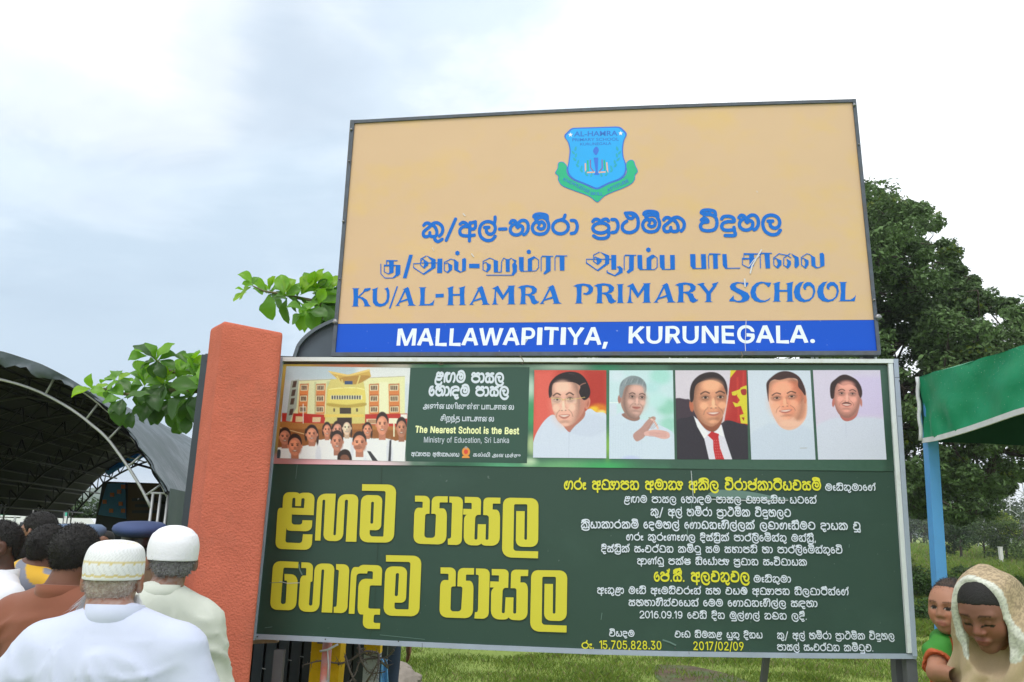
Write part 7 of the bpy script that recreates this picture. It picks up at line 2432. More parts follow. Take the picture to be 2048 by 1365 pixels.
# the cover folds over the front truss as a ragged hanging edge
V_, F_ = [], []
for i, (u, z) in enumerate(fu):
    a = fu[min(i + 1, na - 1)] - fu[max(i - 1, 0)]
    nr_ = np.array([a[1], -a[0]]) / np.linalg.norm(a)
    if nr_[1] > 0:
        nr_ = -nr_
    for k in range(4):
        dd = (k / 3) * (.21 + .05 * math.sin(i * 1.1) + .03 * math.sin(i * 2.7)) * (1 if u < 1.6 else max(.12, 1 - (u - 1.6) * .8))
        V_.append(arch_pt(u + nr_[0] * dd, z + nr_[1] * dd + .01, Y0 - .30 - .10 * math.sin(i * .9) * (k < 3) + .05 * math.sin(i * 1.9) * k / 3))
for i in range(na - 1):
    for k in range(3):
        a = i * 4 + k
        F_.append((a, a + 1, a + 5, a + 4))
obj('cover_hem', V_, F_, m_tarp, t_tent, smooth=True)
# side curtain on the right
V_, F_ = [], []
ze = full[-1][1]
for j in range(61):
    Y = Y0 - .25 + (Y1 - Y0 + .2) * j / 60
    for k in range(7):
        z = ze + .06 - (ze - .35) * k / 6
        V_.append(arch_pt(full[-1][0] + .05 + .05 * math.sin(j * 1.7) * (k / 6) + .06 * (k / 6), z, Y))
for j in range(60):
    for k in range(6):
        a = j * 7 + k
        F_.append((a, a + 7, a + 8, a + 1))
obj('side_curtain', V_, F_, mat('green_grey_curtain', pc(48, 68, 70, .9), .6, var=.15, vscale=1.5), t_tent, smooth=True)

def arch_tubes(Y, m_, r_, inner=.36, web=True, name='arch_truss', span=(0, na - 1), spread=5):
    mb = MB()
    out_ = [arch_pt(u * .985, z - .07, Y) for u, z in fu]
    zc_ = ze
    inn = []
    for i, (u, z) in enumerate(fu):
        a = fu[min(i + 1, na - 1)] - fu[max(i - 1, 0)]
        nrm = np.array([a[1], -a[0]])
        nrm /= np.linalg.norm(nrm)
        if nrm[1] > 0:
            nrm = -nrm
        inn.append(arch_pt(u + nrm[0] * inner, z - .07 + nrm[1] * inner, Y))
    mb.tube(out_[::2], r_, 6)
    mb.build(name, m_, t_tent, True)
    mb = MB()
    mb.tube(inn[::2], r_, 6)
    mb.build(name, m_, t_tent, True)
    mb = MB()
    for i in range(2, na - 1, spread):
        if not web:
            mb = MB()
        mb.tube([out_[i], inn[i]], r_ * .8, 5)
        if web and i + spread < na:
            mb.tube([inn[i], out_[min(i + spread, na - 1)]], r_ * .55, 4)
        if not web:
            mb.build('strut', m_, t_tent, True)
    if web:
        mb.build('truss_web', m_, t_tent, True)['kind'] = 'stuff'

arch_tubes(Y0 + .05, m_tub_w, .028, .40, False, spread=9)
ys_ = [Y0 + 2.7 * k for k in range(1, 7)]
for Y in ys_:
    arch_tubes(Y, m_tub_d if Y < 31 else m_tub_d, .036, .42, True)
for i in range(4, na, 6):
    u, z = fu[i]
    mb = MB()
    mb.tube([arch_pt(u * .975, z - .12, Y0 + .3), arch_pt(u * .975, z - .12, Y1)], .026, 5)
    mb.build('purlin', m_tub_d, t_tent, True)
    if i % 12 == 4:
        mb = MB()
        mb.tube([arch_pt(u * .88, z - .42, Y0 + .3), arch_pt(u * .88, z - .42, Y1)], .026, 5)
        mb.build('purlin', m_tub_d, t_tent, True)
for k, Y in enumerate([Y0 + .05] + ys_):
    for sgn in (-1, 1):
        for du in (0.0, -.14, -.28):
            p = arch_pt(sgn * (full[-1][0] - .05 + du), 0, Y)
            mb = MB()
            mb.tube([p, p + np.array([0, 0, ze - .03])], .026, 6)
            mb.build('leg', m_tub_w if (sgn > 0 and k == 0) or sgn < 0 and k > 3 else m_tub_d, t_tent, True)
mb = MB()
for sgn in (-1, 1):
    a = arch_pt(sgn * (full[-1][0] - .38), ze - .02, Y0 + .05)
    c = arch_pt(sgn * (full[-1][0] + .02), ze - .02, Y0 + .05)
    mb.tube([a, c], .022, 6)
mb.build('cap_plate', m_tub_w, t_tent, True)
# left side curtain, pale gap below it
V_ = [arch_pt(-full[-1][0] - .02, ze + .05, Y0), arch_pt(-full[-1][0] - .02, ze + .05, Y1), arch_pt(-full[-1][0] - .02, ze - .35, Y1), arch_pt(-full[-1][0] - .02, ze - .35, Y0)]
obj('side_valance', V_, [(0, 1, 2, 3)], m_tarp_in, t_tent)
# pale blue inflated looking strip along the far arch
m_skb = mat('sky_blue_strip', pc(70, 150, 215), .5, transl=.4)
mb = MB()
st_ = [arch_pt(u * .955, z - .16, Y1 - .2) for u, z in fu[na // 4:na // 2 - 2]]
mb.tube(st_[::2], .12, 6)
mb.build('blue_strip', m_skb, t_tent, True)

# ---- stage banner hung at the far end
m_bn = mat('banner_navy', pc(24, 30, 44, 1.1), .6)
m_bn_b = mat('banner_blue', pc(52, 110, 175, 1.), .6, var=.15, vscale=2)
m_bn_o = mat('banner_orange', pc(170, 92, 40, 1.), .6)
m_bn_br = mat('banner_brown', pc(78, 52, 30, 1.), .6, var=.2, vscale=1.5)
t_bn = thing('stage_banner', 'dark blue and brown stage banner hanging at the far end of the marquee', 'banner', at(270, 1010, 31.2) * np.array([1, 1, 0]))

def quad(name, pts, Y, m_, par, th=.02):
    mb = MB()
    P = [at(x_, y_, Y) for x_, y_ in pts]
    P2 = [p + np.array([0, th, 0]) for p in P]
    mb.hexa([P[3], P[2], P2[2], P2[3], P[0], P[1], P2[1], P2[0]])
    return mb.build(name, m_, par)

quad('banner_cloth', [(205, 963), (345, 968), (345, 1062), (188, 1062)], 31.2, m_bn, t_bn)
quad('blue_field', [(214, 968), (250, 966), (252, 1038), (196, 1030)], 31.15, m_bn_b, t_bn)
quad('brown_field', [(256, 968), (320, 968), (318, 1040), (254, 1040)], 31.15, m_bn_br, t_bn)
for (x_, y_) in ((238, 984), (209, 1004), (224, 990), (241, 1008), (222, 1022), (246, 1022), (246, 974)):
    quad('orange_flower', [(x_ - 4, y_ - 4), (x_ + 4, y_ - 4), (x_ + 4, y_ + 4), (x_ - 4, y_ + 4)], 31.1, m_bn_o, t_bn)
for (x0_, x1_, y_) in ((264, 310, 1000), (270, 305, 1012), (264, 312, 1024)):
    quad('banner_words', [(x0_, y_ - 3), (x1_, y_ - 3), (x1_, y_ + 3), (x0_, y_ + 3)], 31.1, m_bn, t_bn)
quad('banner_skirt', [(188, 1062), (345, 1062), (345, 1095), (188, 1095)], 31.22, m_bn, t_bn)

# ---- dark hedge beyond the tents, added to darken the marquee opening
hb = at(60, 1060, 46)
t_hd = thing('backdrop', 'dark leafy hedge added beyond the awning and vans behind the marquee', 'backdrop', (hb[0], 46, 0))
hc_, hr_ = [], []
rh_ = np.random.RandomState(6)
for x_ in np.arange(at(-260, 1060, 46)[0], at(420, 1060, 46)[0], .9):
    for z_ in (.7, 1.7, 2.6):
        hc_.append((x_ + rh_.uniform(-.3, .3), 46 + rh_.uniform(-.4, .4), z_ + rh_.uniform(-.2, .5)))
        hr_.append(rh_.uniform(.6, 1.0))
V_, F_, K_ = leaf_cloud(hc_, hr_, .8, 240, .14, (.035, .065, .022), .4, 9)
obj('foliage', V_, F_, m_leaf, t_hd, cols=K_)['kind'] = 'stuff'
mb = MB()
for c_ in hc_[::3]:
    mb.tube([(c_[0], c_[1], 0), c_], .04, 4)
mb.build('stem', m_bark, t_hd)['kind'] = 'stuff'

# ---- low green awning and white wall beyond the left side of the marquee
m_aw = mat('sea_green_awning', pc(60, 160, 136), .6, var=.1, vscale=2)
m_ww = mat('white_wall', (.72, .74, .76), .7, var=.06, vscale=1)
t_aw = thing('green_awning', 'long low sea green awning on poles seen through the left side of the marquee', 'awning', at(80, 1060, 38) * np.array([1, 1, 0]))
quad('fascia', [(-120, 1018), (134, 1024), (134, 1033), (-120, 1029)], 38, m_aw, t_aw, .08)
quad('fascia_edge', [(-120, 1029), (134, 1033), (134, 1036), (-120, 1032)], 38, m_ww, t_aw, .06)
for x_ in (30, 42, 54, 118, 131, -30):
    p = at(x_, 1032, 38)
    mb = MB()
    mb.tube([(p[0], 38.04, p[2]), (p[0], 38.04, 0)], .05, 6)
    mb.build('pole', m_tub_w, t_aw)
p0, p1 = at(-260, 1034, 42), at(52, 1034, 42)
mb = MB()
mb.box(((p0[0] + p1[0]) / 2, 42.1, p0[2] / 2 + .0), (p1[0] - p0[0], .2, p0[2] + .3))
tag(mb.build('white_wall', m_ww), 'plain white boundary wall behind the heads at the left edge', 'wall')
p0, p1 = at(128, 1040, 36), at(330, 1040, 36)
m_van = mat('white_van_paint', (.75, .76, .78), .3, coat=.4)
m_vgl = mat('dark_window_glass', (.02, .025, .03), .08)
t_van = thing('parked_van', 'white van parked beyond the marquee, showing between the heads', 'van', at(150, 1060, 37) * np.array([1, 1, 0]))

def van(t_, cx, Y, L_, W_, H_):
    V_, F_ = [], []
    side = [(-.5, .12), (-.5, .5), (-.47, .86), (-.42, .98), (.22, 1.0), (.36, .66), (.49, .55), (.5, .12)]
    for sy in (-1, 1):
        for (u, v) in side:
            V_.append((cx + u * L_, Y + sy * W_ / 2 * (1 if v < .6 else .9), v * H_))
    n = len(side)
    for i in range(n):
        j = (i + 1) % n
        F_.append((i, j, n + j, n + i))
    F_.append(tuple(range(n))[::-1])
    F_.append(tuple(range(n, 2 * n)))
    obj('body', V_, F_, m_van, t_)
    for k in range(3):
        mb = MB()
        xx = cx + (-.42 + k * .2) * L_
        mb.hexa([(xx, Y - W_ / 2 - .01, .6 * H_), (xx + .17 * L_, Y - W_ / 2 - .01, .6 * H_), (xx + .17 * L_, Y - W_ / 2 + .03, .6 * H_), (xx, Y - W_ / 2 + .03, .6 * H_),
                 (xx, Y - W_ / 2 * .93 - .01, .88 * H_), (xx + .17 * L_, Y - W_ / 2 * .93 - .01, .88 * H_), (xx + .17 * L_, Y - W_ / 2 * .9, .88 * H_), (xx, Y - W_ / 2 * .9, .88 * H_)])
        mb.build('window', m_vgl, t_)
    for u in (-.32, .32):
        mb = MB()
        mb.tube([(cx + u * L_, Y - W_ / 2 - .02, .32), (cx + u * L_, Y - W_ / 2 + .2, .32)], .32, 18)
        mb.build('wheel', mat('tyre', (.02, .02, .02), .8), t_)

vp = at(150, 1060, 37)
van(t_van, vp[0], 37, 4.6, 1.8, at(150, 1036, 36)[2])
vp = at(350, 1060, 33)
t_van2 = thing('parked_van', 'white van half hidden beside the left edge of the gate', 'van', (vp[0] - 1.0, 34, 0))
van(t_van2, vp[0] - .2, 34.5, 4.4, 1.8, at(350, 1040, 33.6)[2])

# ================================================================== green canopy with blue posts on the right
m_can = mat('green_canopy_cloth', pc(16, 138, 98, 1.0), .48, var=.08, vscale=2.5, bump=.35, bscale=6, bdist=.02, transl=.18, tcol=(.01, .35, .18), spec=.5)
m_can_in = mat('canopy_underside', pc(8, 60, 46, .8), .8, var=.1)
m_hem = mat('pale_hem_tape', (.55, .57, .60), .7, var=.12, vscale=20)
m_bp = mat('sky_blue_paint', pc(84, 152, 214, 1.0), .4, var=.06, vscale=5, stain=.2, stcol=(.2, .25, .3), stscale=18)
YC = 3.80
A0 = at(1848, 880, YC)
t_can = thing('green_canopy', 'green cloth pop up canopy with pale hem on blue posts, cut by the right edge', 'canopy', (A0[0] + 1.5, YC - 1.4, 0))
# near valance: from the corner toward the camera
tp = [(1838, 755), (1870, 744), (1915, 733), (1960, 718), (2005, 705), (2048, 690)]
bt = [(1846, 882), (1880, 876), (1925, 863), (1965, 850), (2008, 835), (2048, 822)]
V_, F_ = [], []
Ys_ = [3.80, 3.66, 3.50, 3.36, 3.22, 3.10]
tops_, bots_ = [], []
for (x_, y_), (x2, y2), Y in zip(tp, bt, Ys_):
    tops_.append(at(x_, y_, Y))
    bots_.append(at(x2, y2, Y + .01))
for k in range(1, 9):
    f = k * .28
    tops_.append(tops_[5] + (tops_[5] - tops_[3]) / np.linalg.norm(tops_[5] - tops_[3]) * f)
    bots_.append(bots_[5] + (bots_[5] - bots_[3]) / np.linalg.norm(bots_[5] - bots_[3]) * f)
# beyond the frame the cloth runs level to the next post
for L__ in (tops_, bots_):
    z5_ = L__[5][2]
    for k in range(6, len(L__)):
        L__[k] = np.array([L__[k][0], L__[k][1], z5_ + (L__[k][2] - z5_) * .2])
tops_ = catmull(tops_, 4)
bots_ = catmull(bots_, 4)
nv = 12
for i, (a, c) in enumerate(zip(tops_, bots_)):
    for k in range(nv + 1):
        v = k / nv
        p = a * (1 - v) + c * v
        fold = .016 * math.sin(i * .55 + v * 2.5) * math.sin(v * 3.1) + .012 * mnoise.noise(Vector((i * .35, v * 3, 0)))
        if i < 8:
            fold += .02 * math.exp(-((v - .8) / .18) ** 2) * math.sin(i * 1.6)
        V_.append(p + np.array([fold, fold * .6, 0]))
for i in range(len(tops_) - 1):
    for k in range(nv):
        a = i * (nv + 1) + k
        F_.append((a, a + 1, a + nv + 2, a + nv + 1))
obj('valance', V_, F_, m_can, t_can, smooth=True)
# roof panels: to the peak
B0_, C0_ = tops_[-1], tops_[0] + np.array([3.0, .12, 0])
D0_ = B0_ + (C0_ - tops_[0])
peak = (tops_[0] + B0_ + C0_ + D0_) / 4 + np.array([0, 0, .75])

def roof_panel(edge, pk, name, m_):
    V_, F_ = [], []
    n = len(edge)
    r_ = 8
    for e in edge:
        for k in range(r_ + 1):
            v = k / r_
            p = np.asarray(e) * (1 - v) + pk * v
            V_.append(p - np.array([0, 0, .10 * math.sin(math.pi * v)]))
    for i in range(n - 1):
        for k in range(r_):
            a = i * (r_ + 1) + k
            F_.append((a, a + 1, a + r_ + 2, a + r_ + 1))
    obj(name, V_, F_, m_, t_can, smooth=True)

lerp = lambda a, b, n=12: [np.asarray(a) * (1 - k / n) + np.asarray(b) * (k / n) for k in range(n + 1)]
roof_panel(list(tops_), peak, 'roof_panel', m_can)
roof_panel(lerp(C0_, tops_[0]), peak, 'roof_panel', m_can)
roof_panel(lerp(D0_, C0_), peak, 'roof_panel', m_can)
roof_panel(lerp(B0_, D0_), peak, 'roof_panel', m_can)
# the far valance seen from inside, hanging level
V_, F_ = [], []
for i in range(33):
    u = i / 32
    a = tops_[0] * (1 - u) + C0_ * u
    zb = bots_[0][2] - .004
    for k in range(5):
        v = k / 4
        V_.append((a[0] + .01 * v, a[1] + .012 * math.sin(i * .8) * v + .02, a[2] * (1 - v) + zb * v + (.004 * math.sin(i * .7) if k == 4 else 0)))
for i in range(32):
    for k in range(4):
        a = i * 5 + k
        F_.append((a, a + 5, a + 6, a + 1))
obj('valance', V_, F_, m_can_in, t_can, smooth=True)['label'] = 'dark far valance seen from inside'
# hem tapes
mb = MB()
for a, c in zip(bots_[:-1], bots_[1:]):
    mb.bar(a - np.array([.004, .004, 0]), c - np.array([.004, .004, 0]), .008, .022)
mb.build('hem', m_hem, t_can)
mb = MB()
edge_ = [tops_[0] * (1 - k / 10) + bots_[0] * (k / 10) + np.array([-.012 + .003 * math.sin(k * 1.7), -.006, 0]) for k in range(11)]
mb.tube(edge_, .0085, 6)
mb.build('hem', m_hem, t_can, True)
# frame tubes and posts
for (a, c) in ((tops_[0], B0_), (tops_[0], C0_), (tops_[0], peak), (C0_, peak), (B0_, peak), (D0_, peak), (C0_, D0_), (B0_, D0_)):
    mb = MB()
    mb.tube([np.asarray(a) + np.array([.06, -.04, -.07]), np.asarray(c) + np.array([.06, -.04, -.16])], .016, 6)
    mb.build('roof_tube', m_bp, t_can)
pt = at(1861, 884, YC + .03)
pbm = at(1880, 1180, YC + .03)
dirv = (pbm - pt) / (pt[2] - pbm[2])
pb0 = pt + dirv * pt[2]
mb = MB()
mb.bar(pt + np.array([0, 0, .25]) - dirv * .0, pt, .048, .048, up=(0, 1, 0))
mb.bar(pt, pb0, .048, .048, up=(0, 1, 0))
mb.build('post', m_bp, t_can)
for q_ in (B0_, C0_, D0_):
    mb = MB()
    mb.bar(np.array([q_[0], q_[1], q_[2] - .05]), np.array([q_[0], q_[1], 0]), .048, .048, up=(0, 1, 0))
    mb.build('post', m_bp, t_can)
# rain drops on the cloth
m_drop = mat('water_drops', (.25, .5, .4), .1, spec=.8)
rd = np.random.RandomState(2)
VV, FF, nb = [], [], 0
for _ in range(150):
    i = rd.randint(0, 22)
    v = rd.uniform(.02, .9) ** 1.6
    p = tops_[i] * (1 - v) + bots_[i] * v
    p = p + (tops_[i + 1] - tops_[i]) * rd.uniform()
    r_ = rd.uniform(.0007, .0016)
    n_ = np.array([-1, -.55, .1])
    c = p + np.array([-.012, -.010, 0])
    for d in ((r_, 0, 0), (-r_, 0, 0), (0, r_, 0), (0, -r_, 0), (0, 0, r_ * 1.2), (0, 0, -r_ * 1.2)):
        VV.append(c + np.array(d))
    FF += [tuple(nb + q_ for q_ in f) for f in ((0, 2, 4), (2, 1, 4), (1, 3, 4), (3, 0, 4), (2, 0, 5), (1, 2, 5), (3, 1, 5), (0, 3, 5))]
    nb += 6
obj('water_drops', VV, FF, m_drop, t_can)['kind'] = 'stuff'
# ================================================================== people: solid bodies from blended shapes
def axis_pts(lo, hi, h, fine=()):
    o = [lo]
    while o[-1] < hi:
        s_ = h
        for a, b_, hf_ in fine:
            if a <= o[-1] <= b_:
                s_ = min(s_, hf_)
        o.append(o[-1] + s_)
    return np.array(o)

class Sdf:
    def __init__(s, xs, ys, zs):
        s.a = [xs, ys, zs]
        s.F = np.full((len(xs), len(ys), len(zs)), .25)

    def blk(s, lo, hi):
        sl = []
        for i in range(3):
            a, b_ = np.searchsorted(s.a[i], [lo[i], hi[i]])
            sl.append(slice(max(a - 1, 0), min(b_ + 1, len(s.a[i]))))
        if any(q_.stop - q_.start < 1 for q_ in sl):
            return None, None
        g = np.meshgrid(*[s.a[i][sl[i]] for i in range(3)], indexing='ij')
        return tuple(sl), np.stack(g, -1)

    def _mix(s, sl, d, k, sub):
        f = s.F[sl]
        if sub:
            d = -d
            h = np.clip(.5 - .5 * (d - f) / k, 0, 1)
            s.F[sl] = f * h + d * (1 - h) + k * h * (1 - h)
        else:
            h = np.clip(.5 + .5 * (f - d) / k, 0, 1)
            s.F[sl] = f * (1 - h) + d * h - k * h * (1 - h)

    def cap(s, a, b, ra, rb=None, k=.03, sub=False):
        rb = ra if rb is None else rb
        a, b = np.array(a, float), np.array(b, float)
        m = max(ra, rb) + k * 1.5 + .02
        sl, P = s.blk(np.minimum(a, b) - m, np.maximum(a, b) + m)
        if sl is None:
            return s
        d = b - a
        t_ = np.clip(((P - a) @ d) / (d @ d + 1e-12), 0, 1)
        s._mix(sl, np.linalg.norm(P - a - t_[..., None] * d, axis=-1) - (ra + (rb - ra) * t_), k, sub)
        return s

    def ell(s, c, r, R=None, k=.03, sub=False):
        c, r = np.array(c, float), np.array(r, float)
        m = max(r) + k * 1.5 + .02
        sl, P = s.blk(c - m, c + m)
        if sl is None:
            return s
        Q = P - c
        if R is not None:
            Q = Q @ R
        n = np.linalg.norm(Q / r, axis=-1)
        g = np.linalg.norm(Q / (r * r), axis=-1) + 1e-9
        s._mix(sl, n * (n - 1) / g, k, sub)
        return s

    def disp(s, fn):
        g = np.stack(np.meshgrid(*s.a, indexing='ij'), -1)
        near = np.abs(s.F) < .06
        s.F[near] += fn(g[near])
        return s

    def mesh(s):
        F = s.F
        ins = F < 0
        nx, ny, nz = F.shape
        sh = (nx - 1, ny - 1, nz - 1)
        acc = np.zeros(sh + (3,))
        cnt = np.zeros(sh)
        edges = []
        A = s.a
        for ax in range(3):
            s0 = [slice(None)] * 3
            s1 = [slice(None)] * 3
            s0[ax], s1[ax] = slice(0, -1), slice(1, None)
            f0, f1 = F[tuple(s0)], F[tuple(s1)]
            cr = ins[tuple(s0)] != ins[tuple(s1)]
            idx = np.argwhere(cr)
            if not len(idx):
                continue
            t_ = f0[cr] / (f0[cr] - f1[cr])
            P = np.stack([A[i][idx[:, i]] for i in range(3)], -1)
            P[:, ax] += t_ * (A[ax][idx[:, ax] + 1] - A[ax][idx[:, ax]])
            o1, o2 = [i for i in range(3) if i != ax]
            quad = []
            ok = np.ones(len(idx), bool)
            for d1, d2 in ((0, 0), (-1, 0), (-1, -1), (0, -1)):
                c = idx.copy()
                c[:, o1] += d1
                c[:, o2] += d2
                ok &= (c >= 0).all(1) & (c < np.array(sh)).all(1)
                quad.append(c)
            for c in quad:
                v = ok & (c >= 0).all(1) & (c < np.array(sh)).all(1)
                cc_ = tuple(c[v].T)
                np.add.at(acc, cc_, P[v])
                np.add.at(cnt, cc_, 1)
            flip = ins[tuple(s0)][cr]
            if ax == 1:
                flip = ~flip
            edges.append(([c[ok] for c in quad], flip[ok]))
        vid = -np.ones(sh, int)
        msk = cnt > 0
        vid[msk] = np.arange(msk.sum())
        V = acc[msk] / cnt[msk][:, None]
        Q = []
        for quad, flip in edges:
            q_ = np.stack([vid[tuple(c.T)] for c in quad], -1)
            q_[~flip] = q_[~flip][:, ::-1]
            Q.append(q_)
        return V, np.vstack(Q)

def vnormals(V, Q):
    n = np.cross(V[Q[:, 2]] - V[Q[:, 0]], V[Q[:, 3]] - V[Q[:, 1]])
    o = np.zeros_like(V)
    for k in range(4):
        np.add.at(o, Q[:, k], n)
    return o / (np.linalg.norm(o, axis=1)[:, None] + 1e-12)

def crease(V, amp, seed):
    """cloth creases: ridges of warped noise, longer down the cloth than across"""
    o = np.empty(len(V))
    nz = mnoise.noise
    for i, (x, y, z) in enumerate(V):
        w = nz(Vector((x * 3 + seed, y * 3, z * 3)))
        a = 1 - abs(nz(Vector((x * 7 + w * 2.2, y * 6 + seed, z * 3.2 - x * 2.5 * w)))) * 2.4
        b_ = 1 - abs(nz(Vector((x * 5 - z * 9 + seed, y * 9, z * 13 + x * 9 + w * 3)))) * 3.2
        o[i] = .75 * max(a, 0) ** 2 + .42 * max(b_, 0) ** 2 * (.4 + w * 1.6 if w > -.2 else .1) + .5 * w
    return amp * (o - .25)

def fuzz(V, Q, n, ln, seed, wid=.0011):
    """short hair tips standing off the hair mass"""
    r = np.random.RandomState(seed)
    N_ = vnormals(V, Q)
    i = r.randint(0, len(V), n)
    P = V[i] + r.normal(size=(n, 3)) * .0015
    d = N_[i] * .7 + r.normal(size=(n, 3)) * .5 + np.array([0, 0, -.25])
    d *= (ln * r.uniform(.5, 1.4, n) / (np.linalg.norm(d, axis=1) + 1e-9))[:, None]
    s_ = np.cross(d, r.normal(size=(n, 3)))
    s_ *= wid / (np.linalg.norm(s_, axis=1)[:, None] + 1e-9)
    W_ = np.stack([P - s_, P + s_, P + d + s_ * .3, P + d - s_ * .3], 1).reshape(-1, 3)
    return np.vstack([V, W_]), np.vstack([Q, len(V) + np.arange(4 * n).reshape(n, 4)])

def frame(f, roll=0.0):
    """columns: right, forward, up"""
    f = np.array(f, float)
    f /= np.linalg.norm(f)
    r = np.cross(f, [0, 0, 1.0])
    r /= np.linalg.norm(r)
    u = np.cross(r, f)
    c, s_ = math.cos(roll), math.sin(roll)
    r, u = r * c + u * s_, u * c - r * s_
    return np.stack([r, f, u], -1)

def head_sdf(S_, c, R, s=1.0, nose=1.0, jaw=1.0, child=False, fine=True):
    def T(p):
        return c + R @ (np.array(p, float) * s)
    S_.ell(T((0, -.012, .030)), np.array((.077, .098, .088)) * s, R, .012)
    S_.ell(T((0, .030, -.040)), np.array((.060 * jaw, .060, .068)) * s, R, .03)
    S_.ell(T((0, .030, .020)), np.array((.068, .066, .06)) * s, R, .03)
    if fine:
        S_.ell(T((0, .064, -.094 if not child else -.082)), np.array((.026, .022, .020)) * s, R, .025)
        for sx in (-1, 1):
            S_.ell(T((sx * .036, .060, -.030)), np.array((.027, .026, .030)) * s * (1.12 if child else 1), R, .02)
            S_.cap(T((sx * .044, .080, .026)), T((sx * .012, .088, .022)), .010 * s, .009 * s, .012)
            S_.ell(T((sx * .032, .104, .006)), np.array((.020, .017, .013)) * s, R, .012, sub=True)
            S_.ell(T((sx * .031, .0775, .004)), np.array((.0165, .0150, .0125)) * s, R, .004)
        S_.cap(T((0, .090, .018)), T((0, .108 * (1 if not child else .97), -.022)), .008 * s, .0125 * s * nose, .010)
        for sx in (-1, 1):
            S_.ell(T((sx * .0125, .099, -.028)), np.array((.009, .009, .008)) * s * nose, R, .006)
        S_.ell(T((0, .090, -.058)), np.array((.025, .012, .012)) * s, R, .012)
        S_.ell(T((0, .0965, -.0555)), np.array((.022, .008, .0055)) * s, R, .003)
        S_.ell(T((0, .0945, -.068)), np.array((.018, .0085, .0065)) * s, R, .003)
        S_.cap(T((-.02, .104, -.0615)), T((.02, .104, -.0615)), .0016 * s, None, .003, sub=True)
    for sx in (-1, 1):
        S_.ell(T((sx * .083, -.010, -.006)), np.array((.013, .019, .033)) * s, R, .006)
        S_.ell(T((sx * .092, .004, -.002)), np.array((.007, .010, .019)) * s, R, .004, sub=True)

